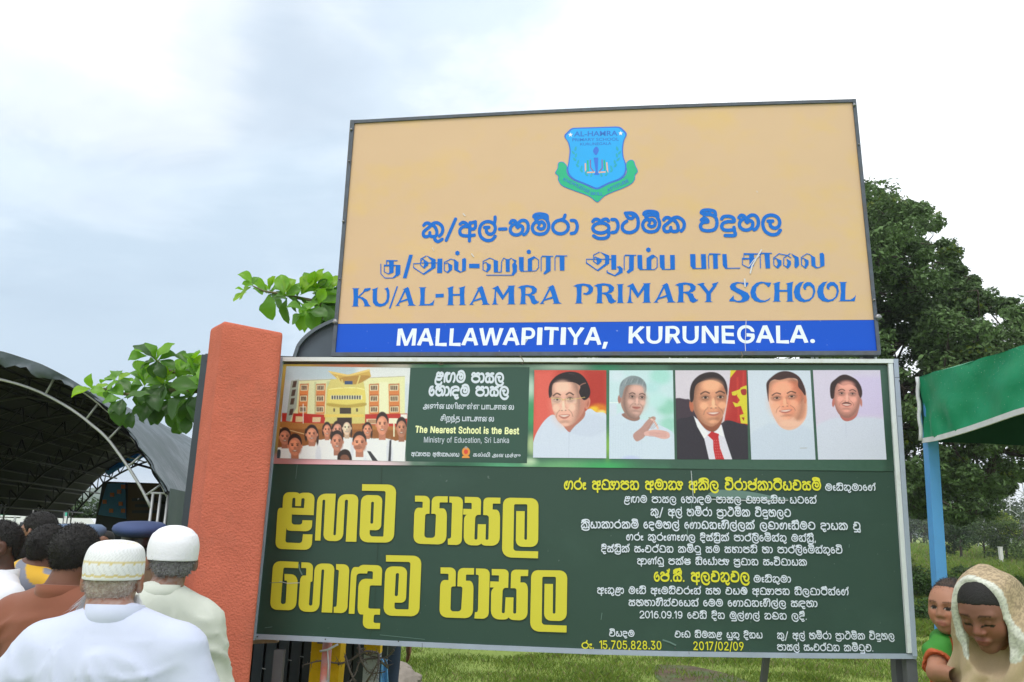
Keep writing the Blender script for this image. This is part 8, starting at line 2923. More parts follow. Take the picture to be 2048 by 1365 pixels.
def body_people(name, label, x, Y, yaw, height, o):
    """o: options dict; body-local frame faces +y; returns the thing"""
    s = height / 1.70
    base = np.array([x, Y, 0.0])
    cy, sy = math.cos(yaw), math.sin(yaw)
    Rb = np.array([[cy, -sy, 0], [sy, cy, 0], [0, 0, 1.0]])
    th = thing('person', label, 'person', base, o.get('group'))

    def place(V):
        return (V * s) @ Rb.T + base
    W = o.get('build', 1.0)
    lean = o.get('lean', 0.0)
    fine = o.get('face', False)
    gh = o.get('grid', .012)
    hf = np.array(o.get('hf', (0, 1, 0)), float)
    R = frame(hf, o.get('hroll', 0))
    nb = np.array([0, -.025 + lean * 1.45, 1.47])
    hc = nb + np.array(o.get('hoff', (0, .03, .114)))
    sk = np.array(o.get('skin', (.13, .062, .036)))
    hs = o.get('hs', .95)
    # ---- body
    hx = (hc[0] - .12 * hs, hc[0] + .12 * hs, gh * (.42 if fine else .8))
    hyy = (hc[1] - .14 * hs, hc[1] + .15 * hs, gh * (.42 if fine else .8))
    hz = (hc[2] - .14 * hs, hc[2] + .14 * hs, gh * (.42 if fine else .8))
    hands = o.get('hand_fine')
    fx, fy, fz = [hx], [hyy], [hz]
    if hands:
        fx.append((.24, .36, .006))
        fy.append((-.06, .10, .006))
        fz.append((.62, .84, .006))
    S_ = Sdf(axis_pts(-.52, .52, gh * 1.7, fx), axis_pts(-.42, .46, gh * 1.7, fy), axis_pts(0, 1.84, gh * 1.9, fz))
    head_sdf(S_, hc, R, hs, o.get('nose', 1), o.get('jaw', 1), o.get('child', False), fine)
    S_.cap(hc + R @ np.array((0, -.03, -.07)) * hs, nb + np.array([0, -.01, -.05]), .052 * W * hs ** .5, .062 * W, .03)
    S_.cap(nb + np.array([0, 0, -.03]), (-.14 * W, -.02 + lean * 1.4, 1.37), .045, .05, .04)
    S_.cap(nb + np.array([0, 0, -.03]), (.14 * W, -.02 + lean * 1.4, 1.37), .045, .05, .04)
    S_.ell((0, lean * 1.25, 1.25), (.165 * W, .105 * W, .20), None, .05)
    S_.ell((0, lean * 1.0, 1.02), (.145 * W, .10 * W, .18), None, .05)
    S_.ell((0, lean * .9, .93), (.155 * W, .11 * W, .12), None, .05)
    arms = o.get('arms') or [((.175 * W, -.01, 1.36), (.235 * W, -.02, 1.12), (.245 * W, .05, .87)), ((-.175 * W, -.01, 1.36), (-.235 * W, -.02, 1.12), (-.245 * W, .05, .87))]
    arms = [[np.array(q_) + np.array([0, lean * q_[2] * .96, 0]) for q_ in a] for a in arms]
    for a in arms:
        S_.cap(a[0], a[1], .050 * W, .040 * W, .03)
        S_.cap(a[1], a[2], .040 * W, .027, .02)
        d = a[2] - a[1]
        d /= np.linalg.norm(d)
        sd = np.cross(d, [1.0, 0, 0])
        sd /= np.linalg.norm(sd)
        p = a[2] + d * .05
        S_.ell(p, (.020, .040, .046), None, .015)
        for k in range(4):
            b0 = a[2] + d * .085 + sd * (-.030 + .02 * k)
            ln = (.062, .074, .070, .054)[k]
            b1 = b0 + d * ln * .5 + np.array([-.006 * np.sign(a[2][0]), 0, 0])
            S_.cap(b0, b1, .0095, .009, .003)
            S_.cap(b1, b1 + d * ln * .5 + np.array([-.016 * np.sign(a[2][0]), 0, 0]), .009, .0075, .003)
        t0 = a[2] + d * .02 + sd * -.03 * -1
        S_.cap(t0, t0 + d * .045 + sd * .022, .0115, .0095, .005)
    for sx in (-1, 1):
        S_.cap((sx * .085, 0, .90), (sx * .095, .01, .50), .082 * W, .055, .03)
        S_.cap((sx * .095, .01, .50), (sx * .10, -.01, .08), .052, .036, .02)
        S_.cap((sx * .10, -.03, .045), (sx * .115, .14, .03), .036, .028, .02)
    V, Q = S_.mesh()
    # colour: brows, lips, lashes, stubble are true pigment differences
    L_ = (V - hc) @ R / hs
    c = np.tile(sk, (len(V), 1)) * (1 + .06 * np.sin(V[:, :1] * 37 + V[:, 2:] * 29))
    hm = (np.abs(L_) < .15).all(1)
    if fine:
        ax_ = np.abs(L_[:, 0])
        fr = hm & (L_[:, 1] > .05)
        warm = fr & (L_[:, 2] < .0) & (L_[:, 2] > -.05)
        c[warm] *= np.array([1.10, .97, .94])
        lip = fr & (((L_[:, 0] / .0235) ** 2 + ((L_[:, 2] + .0615) / .0125) ** 2) < 1) & (L_[:, 1] > .085)
        c[lip] = sk * np.array(o.get('lipc', (1.05, .62, .68)))
        bz = .030 - .10 * np.abs(ax_ - .028)
        brow = fr & (ax_ > .011) & (ax_ < .050) & (np.abs(L_[:, 2] - bz) < .0036)
        c[brow] = sk * .32
        eye = fr & ((((ax_ - .031) / .0155) ** 2 + ((L_[:, 2] - .004) / .0075) ** 2) < 1)
        if o.get('lids'):
            lash = fr & (((ax_ - .031) / .019) ** 2 < 1) & (np.abs(L_[:, 2] + .0045 + .12 * (ax_ - .031) ** 2 / .02) < .0032)
            c[lash] = (.012, .009, .008)
        else:
            c[eye] = (.42, .40, .38)
            iris = fr & ((((L_[:, 0] - np.sign(L_[:, 0]) * .031 - o.get('gaze', 0)) / .0080) ** 2 + ((L_[:, 2] - .003) / .0075) ** 2) < 1) & eye
            c[iris] = (.012, .008, .006)
            ul = fr & ((((ax_ - .031) / .018) ** 2 + ((L_[:, 2] - .0055) / .0095) ** 2) < 1) & (L_[:, 2] > .0105)
            c[ul] = sk * .22
    if o.get('stubble') is not None:
        st = hm & (L_[:, 2] < -.002) & (L_[:, 2] > -.13) & (L_[:, 1] < .02) & (np.abs(L_[:, 0]) < .09)
        n_ = np.array([mnoise.noise(Vector(v * 90)) for v in L_[st]])
        c[st] = c[st] * (1 - .5 * np.clip(n_ + .5, 0, 1))[:, None] + np.array(o['stubble']) * (.5 * np.clip(n_ + .5, 0, 1))[:, None]
    # soft part-to-part variation of real skin
    obj('body', place(V), Q, o.get('skin_mat', m_skin), th, True, cols=np.clip(c, 0, 1))

    def garment(nm, fn, m_, g=None, cols=None, box=None, folds=.006, ff=1.0, seed=0, solid=None):
        g = g or gh
        b_ = box or ((-.50, .50), (-.36, .36), (.0, 1.62))
        S2 = Sdf(axis_pts(b_[0][0], b_[0][1], g), axis_pts(b_[1][0], b_[1][1], g), axis_pts(b_[2][0], b_[2][1], g))
        fn(S2)
        V2, Q2 = S2.mesh()
        if not len(V2):
            return None
        if nm == 'hair' and gh < .016 and o.get('fuzz', 1):
            V2, Q2 = fuzz(V2, Q2, o.get('fuzz_n', 5200), o.get('fuzz_l', .0075), 3)
        if folds:
            V2 = V2 + vnormals(V2, Q2) * (crease(V2, folds, seed) * np.clip((1.42 - V2[:, 2]) * 9, .08, 1))[:, None]
        return obj(nm, place(V2), Q2, m_, th, True, cols=(cols(V2) if cols else None))

    SL = o.get('sleeve', 1.0)     # 1 long, .55 short

    def shirt(S2, e=.016):
        S2.ell((0, lean * 1.28, 1.28), (.175 * W + e, .112 * W + e, .20), None, .05)
        S2.ell((0, lean * 1.0, 1.05), (.160 * W + e, .115 * W + e, .20), None, .06)
        S2.ell((0, lean * .85, .90), (.165 * W + e, .122 * W + e, .14), None, .05)
        for sx in (-1, 1):
            S2.cap(nb + np.array([0, -.008, -.045]), (sx * .150 * W, -.012 + lean * 1.4, 1.372), .046 + e * .6, .052 + e * .6, .06)
        for a in arms:
            S2.cap(a[0], a[1], .056 * W + e, .050 * W + e, .04)
            if SL > .6:
                S2.cap(a[1], a[2], .050 * W + e * .8, .036 + e * .6, .03)
        if SL <= .6:
            for a in arms:
                S2.ell(a[1] + (a[2] - a[1]) * .45, (.09, .09, .13), None, .004, sub=True)
        # neck hole and hem
        S2.cap(nb + np.array([0, .03, .050]), nb + np.array([0, .03, .15]), .052, .075, .01, sub=True)
    if o.get('shirt'):
        g_ = o.get('shirt_grid', gh)
        garment('shirt', shirt, o['shirt'], g_, cols=o.get('shirt_cols'), folds=o.get('folds', .008), seed=o.get('seed', 0),
                box=((-.50, .50), (-.36, .36), (.74, 1.60)))
        # collar: a standing band round the neck
        if o.get('collar', True):
            mb_ = MB()
            n = 28
            h_ = o.get('collar_h', .036)
            cr_ = o.get('collar_r', .071) * W ** .5
            V_ = []
            for k in range(n):
                a = 2 * math.pi * k / n
                opn = .012 * max(0, math.cos(a - math.pi / 2)) ** 3
                for rr_, zz_ in ((cr_ - .012, -.05), (cr_ + .004, -.002), (cr_ + .002, h_), (cr_ - .002, h_ + .001), (cr_ - .005, h_ - .014)):
                    tilt = .006 * -math.sin(a)
                    V_.append(nb + np.array([rr_ * math.cos(a), rr_ * 1.06 * math.sin(a) - .004, zz_ - .022 + tilt + (-opn if zz_ > 0 else 0)]))
            F_ = [(k * 5 + j, ((k + 1) % n) * 5 + j, ((k + 1) % n) * 5 + j + 1, k * 5 + j + 1) for k in range(n) for j in range(4)]
            obj('collar', place(np.array(V_)), F_, o.get('collar_mat', o['shirt']), th, True)

    def trousers(S2):
        S2.ell((0, lean * .7, .92), (.165 * W, .12 * W, .13), None, .05)
        if o.get('sarong'):
            for sx in (-1, 1):
                S2.cap((sx * .07, 0, .88), (sx * .09, 0, .12), .105, .10, .1)
        else:
            for sx in (-1, 1):
                S2.cap((sx * .085, 0, .88), (sx * .095, .005, .10), .096 * W, .066, .02)
    garment('sarong' if o.get('sarong') else 'trousers', trousers, o.get('trousers', m_trs), gh * 1.8, box=((-.30, .30), (-.25, .25), (.02, 1.1)), folds=.006)

    # ---- hair
    hk = o.get('hair')
    if hk:
        def hairf(S2):
            t_ = o.get('hair_t', .012)
            S2.ell(hc + R @ np.array((0, -.014, .034)) * hs, np.array((.079 + t_, .100 + t_, .090 + t_)) * hs, R, .004)
            if o.get('nape', True):
                S2.ell(hc + R @ np.array((0, -.052, -.022)) * hs, np.array((.062, .047, .052)) * hs, R, .025)
            # clear the face, and below the hairline
            g3 = ((np.stack(np.meshgrid(*S2.a, indexing='ij'), -1) - hc) @ R) / hs
            zl = np.interp(g3[..., 1] - o.get('hairline', 0), [-.12, -.05, -.028, -.012, .012, .032, .05, .075, .11], [-.058, -.052, -.030, .004, .002, .022, .046, .060, .064])
            S2.F = np.maximum(S2.F, (zl - g3[..., 2]) * hs * .7)
            for sx in (-1, 1):
                S2.ell(hc + R @ np.array((sx * .092, -.006, -.010)) * hs, np.array((.022, .024, .036)) * hs, R, .006, sub=True)
            if o.get('cap'):
                S2.F = np.maximum(S2.F, g3[..., 2] - .018)
            S2.disp(lambda P: o.get('curl', .003) * (np.sin(P[:, 0] * 260 + 3 * np.sin(P[:, 2] * 90)) * np.sin(P[:, 2] * 240 + 3 * np.sin(P[:, 1] * 80)) * np.sin(P[:, 1] * 250)))
        garment('hair', hairf, hk, o.get('hair_grid', .0055), box=((hc[0] - .13, hc[0] + .13), (hc[1] - .15, hc[1] + .15), (hc[2] - .15, hc[2] + .16)), folds=0)

    def pl2(P):
        return place(np.asarray(P))
    return th, hc, R, pl2, nb, arms

m_skin = mat('skin', rough=.52, vcol=True, spec=.35, bump=.12, bscale=160, bdist=.002)
m_skin.node_tree.nodes['Principled BSDF'].inputs['Subsurface Weight'].default_value = .08
m_skin.node_tree.nodes['Principled BSDF'].inputs['Subsurface Radius'].default_value = (.02, .008, .004)
m_trs = mat('dark_trousers', (.03, .032, .04), .8, var=.1)
m_trs2 = mat('pale_sarong', (.55, .56, .55), .8, var=.08, vscale=5)
m_hair = mat('black_hair', (.007, .006, .006), .75, var=.3, vscale=60, bump=.6, bscale=220, bdist=.004)
m_hgrey = mat('grizzled_hair', (.16, .155, .16), .8, col2=(.27, .27, .28), vscale=220, bump=.7, bscale=260, bdist=.004)
m_hwht = mat('white_hair', (.36, .28, .25), .8, col2=(.50, .44, .42), vscale=200, bump=.8, bscale=240, bdist=.004)

def cloth(name, c, rough=.8, v=.04, wv=420, bs=.25):
    m_ = mat(name, c, rough, var=v, vscale=6, bump=bs, bscale=wv, bdist=.0012, sheen=.15)
    return m_

m_s_white = cloth('white_cotton', (.50, .545, .70))
m_s_cream = cloth('cream_cotton', (.52, .55, .49))
m_s_brown = cloth('rust_brown_cotton', (.200, .062, .030), v=.08)
m_s_wht2 = cloth('white_linen', (.68, .70, .76))
m_s_khaki = cloth('khaki_uniform', (.135, .092, .052))
m_s_dark = cloth('dark_cotton', (.05, .05, .06))
m_s_strip = mat('striped_cotton', rough=.8, vcol=True, bump=.2, bscale=400, bdist=.001)
m_cap_w = mat('white_crochet_cap', (.74, .75, .80), .85, bump=.5, bscale=150, bdist=.003)
m_cap_e = mat('embroidered_cap', rough=.8, vcol=True, bump=.45, bscale=230, bdist=.003)
m_pol = mat('navy_felt', (.030, .055, .150), .75, var=.1, bump=.2, bscale=200, bdist=.002)
m_pol2 = mat('blue_grey_felt', (.075, .125, .215), .75, var=.1, bump=.2, bscale=200, bdist=.002)
m_blk = mat('black_leather', (.012, .012, .014), .35)

def hx(px, py, Y):
    """ground x and head-top height for a head-top pixel"""
    p = at(px, py, Y)
    return p[0], p[2]

def kufi(th, hc, R, pl_, m_, colf=None, h=.092, r=.084, tilt=0.0, zb=.012, dome=.012, hs=1.0):
    n, prof_ = 144, [(.985, -.004), (1.0, .0), (1.01, .012), (1.02, .030), (1.005, .052), (.96, h - .026), (.89, h - .012), (.80, h - .004), (.62, h + dome * .45), (.3, h + dome * .9), (0.01, h + dome)]
    prof_ = [tuple(p) for p in catmull(prof_, 4)]
    V_, C_ = [], []
    ct, st = math.cos(tilt), math.sin(tilt)
    for (f, z) in prof_:
        for k in range(n):
            a = 2 * math.pi * k / n
            x_, y_ = r * f * math.cos(a) * 1.02, r * 1.27 * f * math.sin(a)
            q_ = np.array([x_, y_ * ct - z * st, y_ * st + z * ct])
            q_ = q_ * (1 + .008 * mnoise.noise(Vector((x_ * 30, y_ * 30, z * 30))))
            V_.append(hc + R @ ((q_ + np.array([0, -.014, zb])) * hs))
            C_.append(colf(a, z, f) if colf else (1, 1, 1))
    F_ = []
    for i in range(len(prof_) - 1):
        for k in range(n):
            F_.append((i * n + k, i * n + (k + 1) % n, (i + 1) * n + (k + 1) % n, (i + 1) * n + k))
    return obj('cap', pl_(V_), F_, m_, th, True, cols=np.array(C_) if colf else None)

def police_cap(th, hc, R, pl_, m_, hs=1.0):
    n = 48
    V_, F_ = [], []
    prof_ = [(.090, .050), (.094, .068), (.124, .082), (.146, .100), (.151, .115), (.146, .132), (.125, .146), (.08, .155), (.04, .158), (.002, .159)]
    for (r, z) in prof_:
        for k in range(n):
            a = 2 * math.pi * k / n
            V_.append(hc + R @ np.array([r * math.cos(a) * .98, r * 1.10 * math.sin(a) - .012, z + .016 * math.sin(a) * (r > .1) - .012]))
    for i in range(len(prof_) - 1):
        for k in range(n):
            F_.append((i * n + k, i * n + (k + 1) % n, (i + 1) * n + (k + 1) % n, (i + 1) * n + k))
    obj('cap_crown', pl_(V_), F_, m_, th, True)
    V_, F_ = [], []
    for z in (.022, .068):
        for k in range(n):
            a = 2 * math.pi * k / n
            V_.append(hc + R @ np.array([.0935 * math.cos(a), .103 * math.sin(a) - .012, z - .01]))
    F_ = [(k, (k + 1) % n, n + (k + 1) % n, n + k) for k in range(n)]
    obj('cap_band', pl_(V_), F_, m_blk, th, True)
    V_ = []
    for k in range(13):
        a = math.pi * (.16 + .68 * k / 12)
        V_.append(hc + R @ np.array([.093 * math.cos(a), .102 * math.sin(a) - .012, .016]))
        V_.append(hc + R @ np.array([.098 * math.cos(a), .102 * math.sin(a) + .050 * math.sin(a) - .012, -.012]))
    obj('cap_peak', pl_(V_), [(2 * k, 2 * k + 2, 2 * k + 3, 2 * k + 1) for k in range(12)], m_blk, th)

def put(px, ytop, Y, extra, yaw_deg, label, o, wear=None):
    """stand a person so that the top of the head or cap is at this pixel"""
    x_, z_ = hx(px, ytop, Y)
    hof = o.get('hoff', (0, .03, .114))
    top_ = 1.47 + hof[2] + (.118 + o.get('hair_t', .012)) * .95 + extra
    H = z_ / top_ * 1.70
    x_ -= hof[0] * math.cos(rad(yaw_deg)) * H / 1.70
    return body_people('person', label, x_ - 0.0, Y, rad(yaw_deg), H, o)

def emb(a, z, f):
    w = np.array((.72, .735, .77))
    g = np.array((.62, .52, .26))
    if z < .004:
        return w
    sc_a = .5 + .5 * math.cos(a * 16)
    if abs(z - .044 - .004 * sc_a) < .0035 or abs(z - .006 - .004 * sc_a) < .0035:
        return g
    if f < .9 and (abs(f - .62 - .06 * sc_a) < .05 or abs(f - .3) < .03):
        return g * .6 + w * .4
    if .010 < z < .040 and (a * 16 / math.pi + z * 40) % 1 < .22:
        return w * .82
    if z >= .05 and f > .9 and ((a * 60 + z * 600) % 2 < .7):
        return w * .86
    return w

# centre: elderly man, embroidered cap, white shirt
r_ = put(236, 1086, 2.45, -.002, 4, 'elderly man in white shirt seen from behind wearing a gold embroidered white cap',
         dict(skin=(.27, .115, .072), shirt=m_s_white, build=1.22, hair=m_hwht, hair_t=.001, cap=1, fuzz_n=2500, fuzz_l=.005, nape=True, hf=(-.10, 1, -.02), stubble=(.45, .42, .40), grid=.010,
              arms=[((.195, -.01, 1.345), (.325, -.03, 1.12), (.36, .09, .90)), ((-.195, -.01, 1.345), (-.335, -.03, 1.13), (-.36, .09, .90))],
              folds=.024, seed=1.3, sarong=1, trousers=m_trs2, hoff=(-.03, .035, .084), collar_h=.040, curl=.0012))
kufi(r_[0], r_[1], r_[2], r_[3], m_cap_e, emb, h=.098, r=.081, tilt=.03, zb=.010)
# his white beard shows past the left cheek
th_, hc_, R_h, pl_, _, _ = r_
rb_ = np.random.RandomState(9)
V_, F_ = [], []
for k in range(900):
    u = rb_.uniform(-1.0, 1.0)
    a0 = np.array([u * .074 - .010, .050 + .030 * (1 - u * u), -.055 - .045 * (1 - abs(u)) + rb_.uniform(-.02, .02)])
    d = np.array([u * .034 - .012 + rb_.normal() * .008, .012 + rb_.normal() * .008, -.075 * rb_.uniform(.5, 1.1)])
    p0 = hc_ + R_h @ a0
    p1 = hc_ + R_h @ (a0 + d)
    w_ = R_h @ np.array([.0016, .0016, 0])
    nb0 = len(V_)
    V_ += [p0 - w_, p0 + w_, p1]
    F_.append((nb0, nb0 + 1, nb0 + 2))
obj('beard', pl_(V_), F_, mat('white_beard', (.72, .72, .72), .8), th_)['kind'] = 'stuff'

# right: man in cream shirt, plain white cap, head turned left
r_ = put(349, 1056, 2.95, .002, 22, 'older man in cream shirt beside the orange pillar wearing a plain white cap',
         dict(skin=(.20, .088, .052), shirt=m_s_cream, build=.90, hair=m_hgrey, hair_t=.004, cap=1, fuzz_n=3500, hf=(-.12, 1, -.10), stubble=(.30, .28, .27), grid=.011,
              folds=.024, seed=4.2, trousers=m_trs, hoff=(.025, .03, .088), collar_h=.03, curl=.002, arms=[((.16, -.01, 1.34), (.215, -.03, 1.12), (.22, .08, .90)), ((-.175, -.01, 1.345), (-.25, 0, 1.12), (-.24, .12, .92))]))
kufi(r_[0], r_[1], r_[2], r_[3], m_cap_w, None, h=.094, r=.083, tilt=.12, zb=.010, dome=.022)

# brown shirt
put(161, 1041, 3.15, .01, -8, 'man with thick black hair in a rust brown shirt seen from behind',
    dict(skin=(.15, .062, .036), shirt=m_s_brown, build=1.15, hair=m_hair, hair_t=.013, hf=(.05, 1, 0), grid=.012, folds=.026, seed=2.2, hs=.88, curl=.004, hoff=(.02, .03, .116), collar_h=.03, collar_r=.075,
         arms=[((.19, -.01, 1.35), (.29, -.03, 1.12), (.31, .07, .88)), ((-.19, -.01, 1.35), (-.30, -.03, 1.12), (-.31, .07, .88))]))

def strp(V):
    ph = (V[:, 0] * .8 + V[:, 2] * 1.0 + .05 * np.sin(V[:, 0] * 14)) / .060 % 2
    c = np.where((ph < .85)[:, None], np.array([.62, .36, .025]), np.array([.20, .215, .27]))
    return c

put(104, 1046, 4.1, .01, -30, 'man in yellow and grey striped shirt looking right behind the brown shirt',
    dict(skin=(.12, .052, .032), shirt=m_s_strip, shirt_cols=strp, shirt_grid=.008, collar_mat=m_s_dark, hair=m_hair, hair_t=.010, hf=(.25, 1, -.05), face=True, grid=.013, folds=.012, seed=3.1, build=1.12, collar=False, hoff=(.07, .06, .070)))
put(2, 1043, 3.75, .0, 138, 'dark skinned man with receding hair in a white open shirt at the left edge',
    dict(skin=(.085, .036, .024), shirt=m_s_wht2, hair=m_hair, hair_t=.002, hairline=-.04, hf=(.08, 1, .02), face=True, grid=.013, folds=.008, seed=5.5, build=1.1, stubble=(.05, .04, .035)))
put(84, 1021, 5.3, .01, 80, 'young man facing left in profile between the heads under the marquee',
    dict(skin=(.26, .13, .085), shirt=m_s_dark, hair=m_hair, hair_t=.012, hf=(0, 1, -.02), face=True, grid=.013, seed=6))
put(50, 1076, 5.0, .01, -12, 'short boy with black hair behind the left edge men',
    dict(skin=(.12, .055, .035), shirt=m_s_dark, hair=m_hair, hair_t=.014, grid=.014, seed=7))
r_ = put(152, 1041, 4.2, .05, -25, 'policeman in blue grey cap mostly hidden behind the brown shirt man',
         dict(skin=(.13, .058, .036), shirt=m_s_khaki, hair=m_hair, hair_t=.004, grid=.014, seed=8))
police_cap(r_[0], r_[1], r_[2], r_[3], m_pol2)
r_ = put(284, 1036, 4.7, .05, 12, 'policeman in khaki with a broad navy cap between the two white caps',
         dict(skin=(.07, .032, .022), shirt=m_s_khaki, hair=m_hair, hair_t=.004, grid=.014, folds=.010, seed=9, build=1.15))
police_cap(r_[0], r_[1], r_[2], r_[3], m_pol)
for (px, py, Y, yw, lb, sk_, sh_) in ((215, 1061, 10.5, 160, 'distant man facing the camera under the marquee between the two police caps', (.20, .09, .06), m_s_dark),
                                      (140, 1058, 12.5, 40, 'distant man in dark shirt far inside the marquee', (.10, .05, .03), m_s_dark),
                                      (24, 1056, 9.0, 20, 'distant man in the shade behind the left edge heads', (.09, .04, .03), m_s_dark),
                                      (330, 1062, 9.5, 10, 'distant man beside the marquee leg left of the gate', (.12, .06, .04), m_s_khaki),
                                      (65, 1062, 14, -30, 'distant man in white shirt deep in the marquee', (.12, .06, .04), m_s_wht2),
                                      (268, 1066, 13, 15, 'distant man below the stage banner', (.10, .05, .03), m_s_dark)):
    put(px, py, Y, .01, yw, lb, dict(skin=sk_, shirt=sh_, hair=m_hair, hair_t=.012, grid=.02, hair_grid=.012, group='people inside the marquee'))
# standing behind the board: jeans and one hand show below it
m_jean = mat('dark_blue_denim', (.022, .040, .085), .85, var=.2, vscale=10, bump=.3, bscale=300, bdist=.001)
pj = at(744, 1340, 6.3)
body_people('person', 'person in dark jeans standing behind the board with one hand showing below it', pj[0] + .02, 6.3, rad(15), 1.68,
            dict(skin=(.20, .085, .050), shirt=m_s_dark, hair=m_hair, hair_t=.012, trousers=m_jean, grid=.014, hand_fine=True, sleeve=.5, seed=3))

# ================================================================== woman with headscarf and the child she carries
m_abaya = cloth('black_cloth', (.010, .010, .013), .7)
m_scarf = mat('beige_gauze_scarf', rough=.75, vcol=True, bump=.35, bscale=330, bdist=.002, transl=.12)
m_shirt_c = mat('child_shirt', rough=.75, vcol=True, bump=.25, bscale=260, bdist=.002)
YW = 2.30
xw, zw = hx(1990, 1150, YW)
Hw = 1.52
wf = frame((0, 1, 0))
yw = rad(134)      # body faces the camera, turned to picture left

def dir_local(v, yaw):
    c, s_ = math.cos(-yaw), math.sin(-yaw)
    return (v[0] * c - v[1] * s_, v[0] * s_ + v[1] * c, v[2])

hfw = dir_local((-.78, -.55, -.44), yw)
s_w = Hw / 1.70
tgt = at(1978, 1222, YW)          # centre of her head
xb_w, yb_w = tgt[0] + .13, YW + .10
off_w = np.array([tgt[0] - xb_w, tgt[1] - yb_w, 0])
lo_ = np.array(dir_local(off_w, yw)) / s_w
hoff = (lo_[0], lo_[1] + .025, tgt[2] / s_w - 1.47)
th_w, hcw, Rw, plw, nbw, armw = body_people('person', 'woman in a beige headscarf looking down while carrying a small child', xb_w, yb_w, yw, Hw,
    dict(skin=(.185, .084, .056), shirt=m_abaya, build=.95, hf=hfw, hoff=hoff, face=True, lids=True, grid=.0085, hs=.90, nose=.95, jaw=.92, lipc=(1.0, .72, .76), folds=.006,
         hair=m_hair, hair_t=.008, hair_grid=.005, curl=.0006, fuzz=0, nape=True, trousers=m_abaya, sarong=1, collar=False, hairline=.006,
         arms=[((.17, -.01, 1.38), (.22, .06, 1.14), (.10, .26, 1.05)), ((-.17, -.01, 1.38), (-.24, .02, 1.14), (-.16, .24, 1.02))]))
# headscarf: a wrapped cloth body hollowed for the face
S_ = Sdf(axis_pts(-.36, .36, .009, [(hcw[0] - .13, hcw[0] + .13, .0048)]), axis_pts(-.34, .42, .009, [(hcw[1] - .16, hcw[1] + .16, .0048)]), axis_pts(.92, 1.80, .009, [(hcw[2] - .18, hcw[2] + .16, .0048)]))

def HT(p):
    return hcw + Rw @ np.array(p, float) * .9

S_.ell(HT((0, -.016, .032)), (.088, .108, .096), Rw, .01)
S_.ell(HT((0, .010, -.035)), (.078, .088, .105), Rw, .03)
S_.cap(HT((0, -.05, -.06)), nbw + np.array([0, -.06, -.06]), .10, .13, .05)
S_.cap(HT((.05, -.02, -.10)), nbw + np.array([.15, .02, -.10]), .07, .085, .05)
S_.cap(HT((-.05, -.02, -.10)), nbw + np.array([-.15, .02, -.10]), .07, .085, .05)
S_.cap(HT((.055, .03, -.12)), nbw + np.array([.10, .17, -.20]), .050, .060, .04)
S_.cap(nbw + np.array([.10, .17, -.20]), (.11, .24, 1.05), .060, .055, .04)
S_.cap(HT((-.055, .03, -.12)), nbw + np.array([-.06, .17, -.22]), .050, .065, .04)
S_.cap(nbw + np.array([-.06, .17, -.22]), (.02, .25, 1.08), .065, .05, .05)
S_.cap(HT((0, -.05, -.10)), (0, -.10, 1.12), .11, .14, .06)

def open_d(P):
    q_ = (P - hcw) @ Rw
    y0 = .020 - .10 * np.clip(-q_[:, 2] - .04, 0, 1)
    r_ = np.sqrt((q_[:, 0] / .073) ** 2 + ((q_[:, 2] + .020) / .112) ** 2)
    return r_, q_

S_.disp(lambda P: .0065 * (1 - np.abs(np.sin((P @ np.array([30, 14, 9.]) + 2.2 * np.sin(P[:, 2] * 17 + P[:, 0] * 6)) * 1.0))) * np.clip((1.72 - P[:, 2]) * 4, .12, 1.3)
        + .004 * np.sin(P[:, 2] * 30 + P[:, 0] * 60))
S_.ell(HT((0, .112, -.008)), (.071, .118, .108), Rw, .006, sub=True)
S_.ell(HT((0, .09, -.09)), (.058, .09, .085), Rw, .01, sub=True)
g3 = ((np.stack(np.meshgrid(*S_.a, indexing='ij'), -1) - hcw) @ Rw) / .9
ZC, YCUT = [-.18, -.12, -.085, -.04, .04, .09, .12], [.30, .10, .075, .064, .054, .046, .038]
S_.F = np.maximum(S_.F, (g3[..., 1] - np.interp(g3[..., 2], ZC, YCUT)) * .8)
V, Q = S_.mesh()
q_ = (V - hcw) @ Rw / .9
V = V + vnormals(V, Q) * (crease(V * np.array([1.2, 1.2, .8]), .011, 2.2) * np.clip((hcw[2] + .06 - V[:, 2]) * 5 + .25, .25, 1))[:, None]
e1 = np.sqrt((q_[:, 0] / .075) ** 2 + ((q_[:, 1] - .112) / .131) ** 2 + ((q_[:, 2] + .008) / .120) ** 2)
c = np.tile([.50, .385, .245], (len(V), 1))
nz1 = np.array([mnoise.noise(Vector(v * 210)) for v in V])
hd_ = np.clip((.125 - np.abs(q_[:, 1] + .04)) / .08, 0, 1) * (q_[:, 2] > -.09)
c = c * (1 - .42 * hd_ * (nz1 > .02))[:, None] * (1 + .05 * nz1)[:, None]
dcut = np.interp(q_[:, 2], ZC, YCUT) - q_[:, 1]
trim = (dcut < .015) & (q_[:, 2] > -.15) & (e1 > .95)
c[trim] = np.array([.66, .68, .60]) * (1 - .25 * (nz1[trim] > .12))[:, None]
inner = (e1 < 1.0) & (dcut > .006)
c[inner] = (.42, .34, .2)
front = (V[:, 1] > nbw[1] + .10) & (V[:, 0] > .045) & (V[:, 0] < .075) & (V[:, 2] < 1.36)
c[front] = (.62, .64, .58)
obj('headscarf', plw(V), Q, m_scarf, th_w, True, cols=c)
# small white sprigs on the black sleeve
m_spr = mat('white_embroidery', (.7, .72, .75), .6)

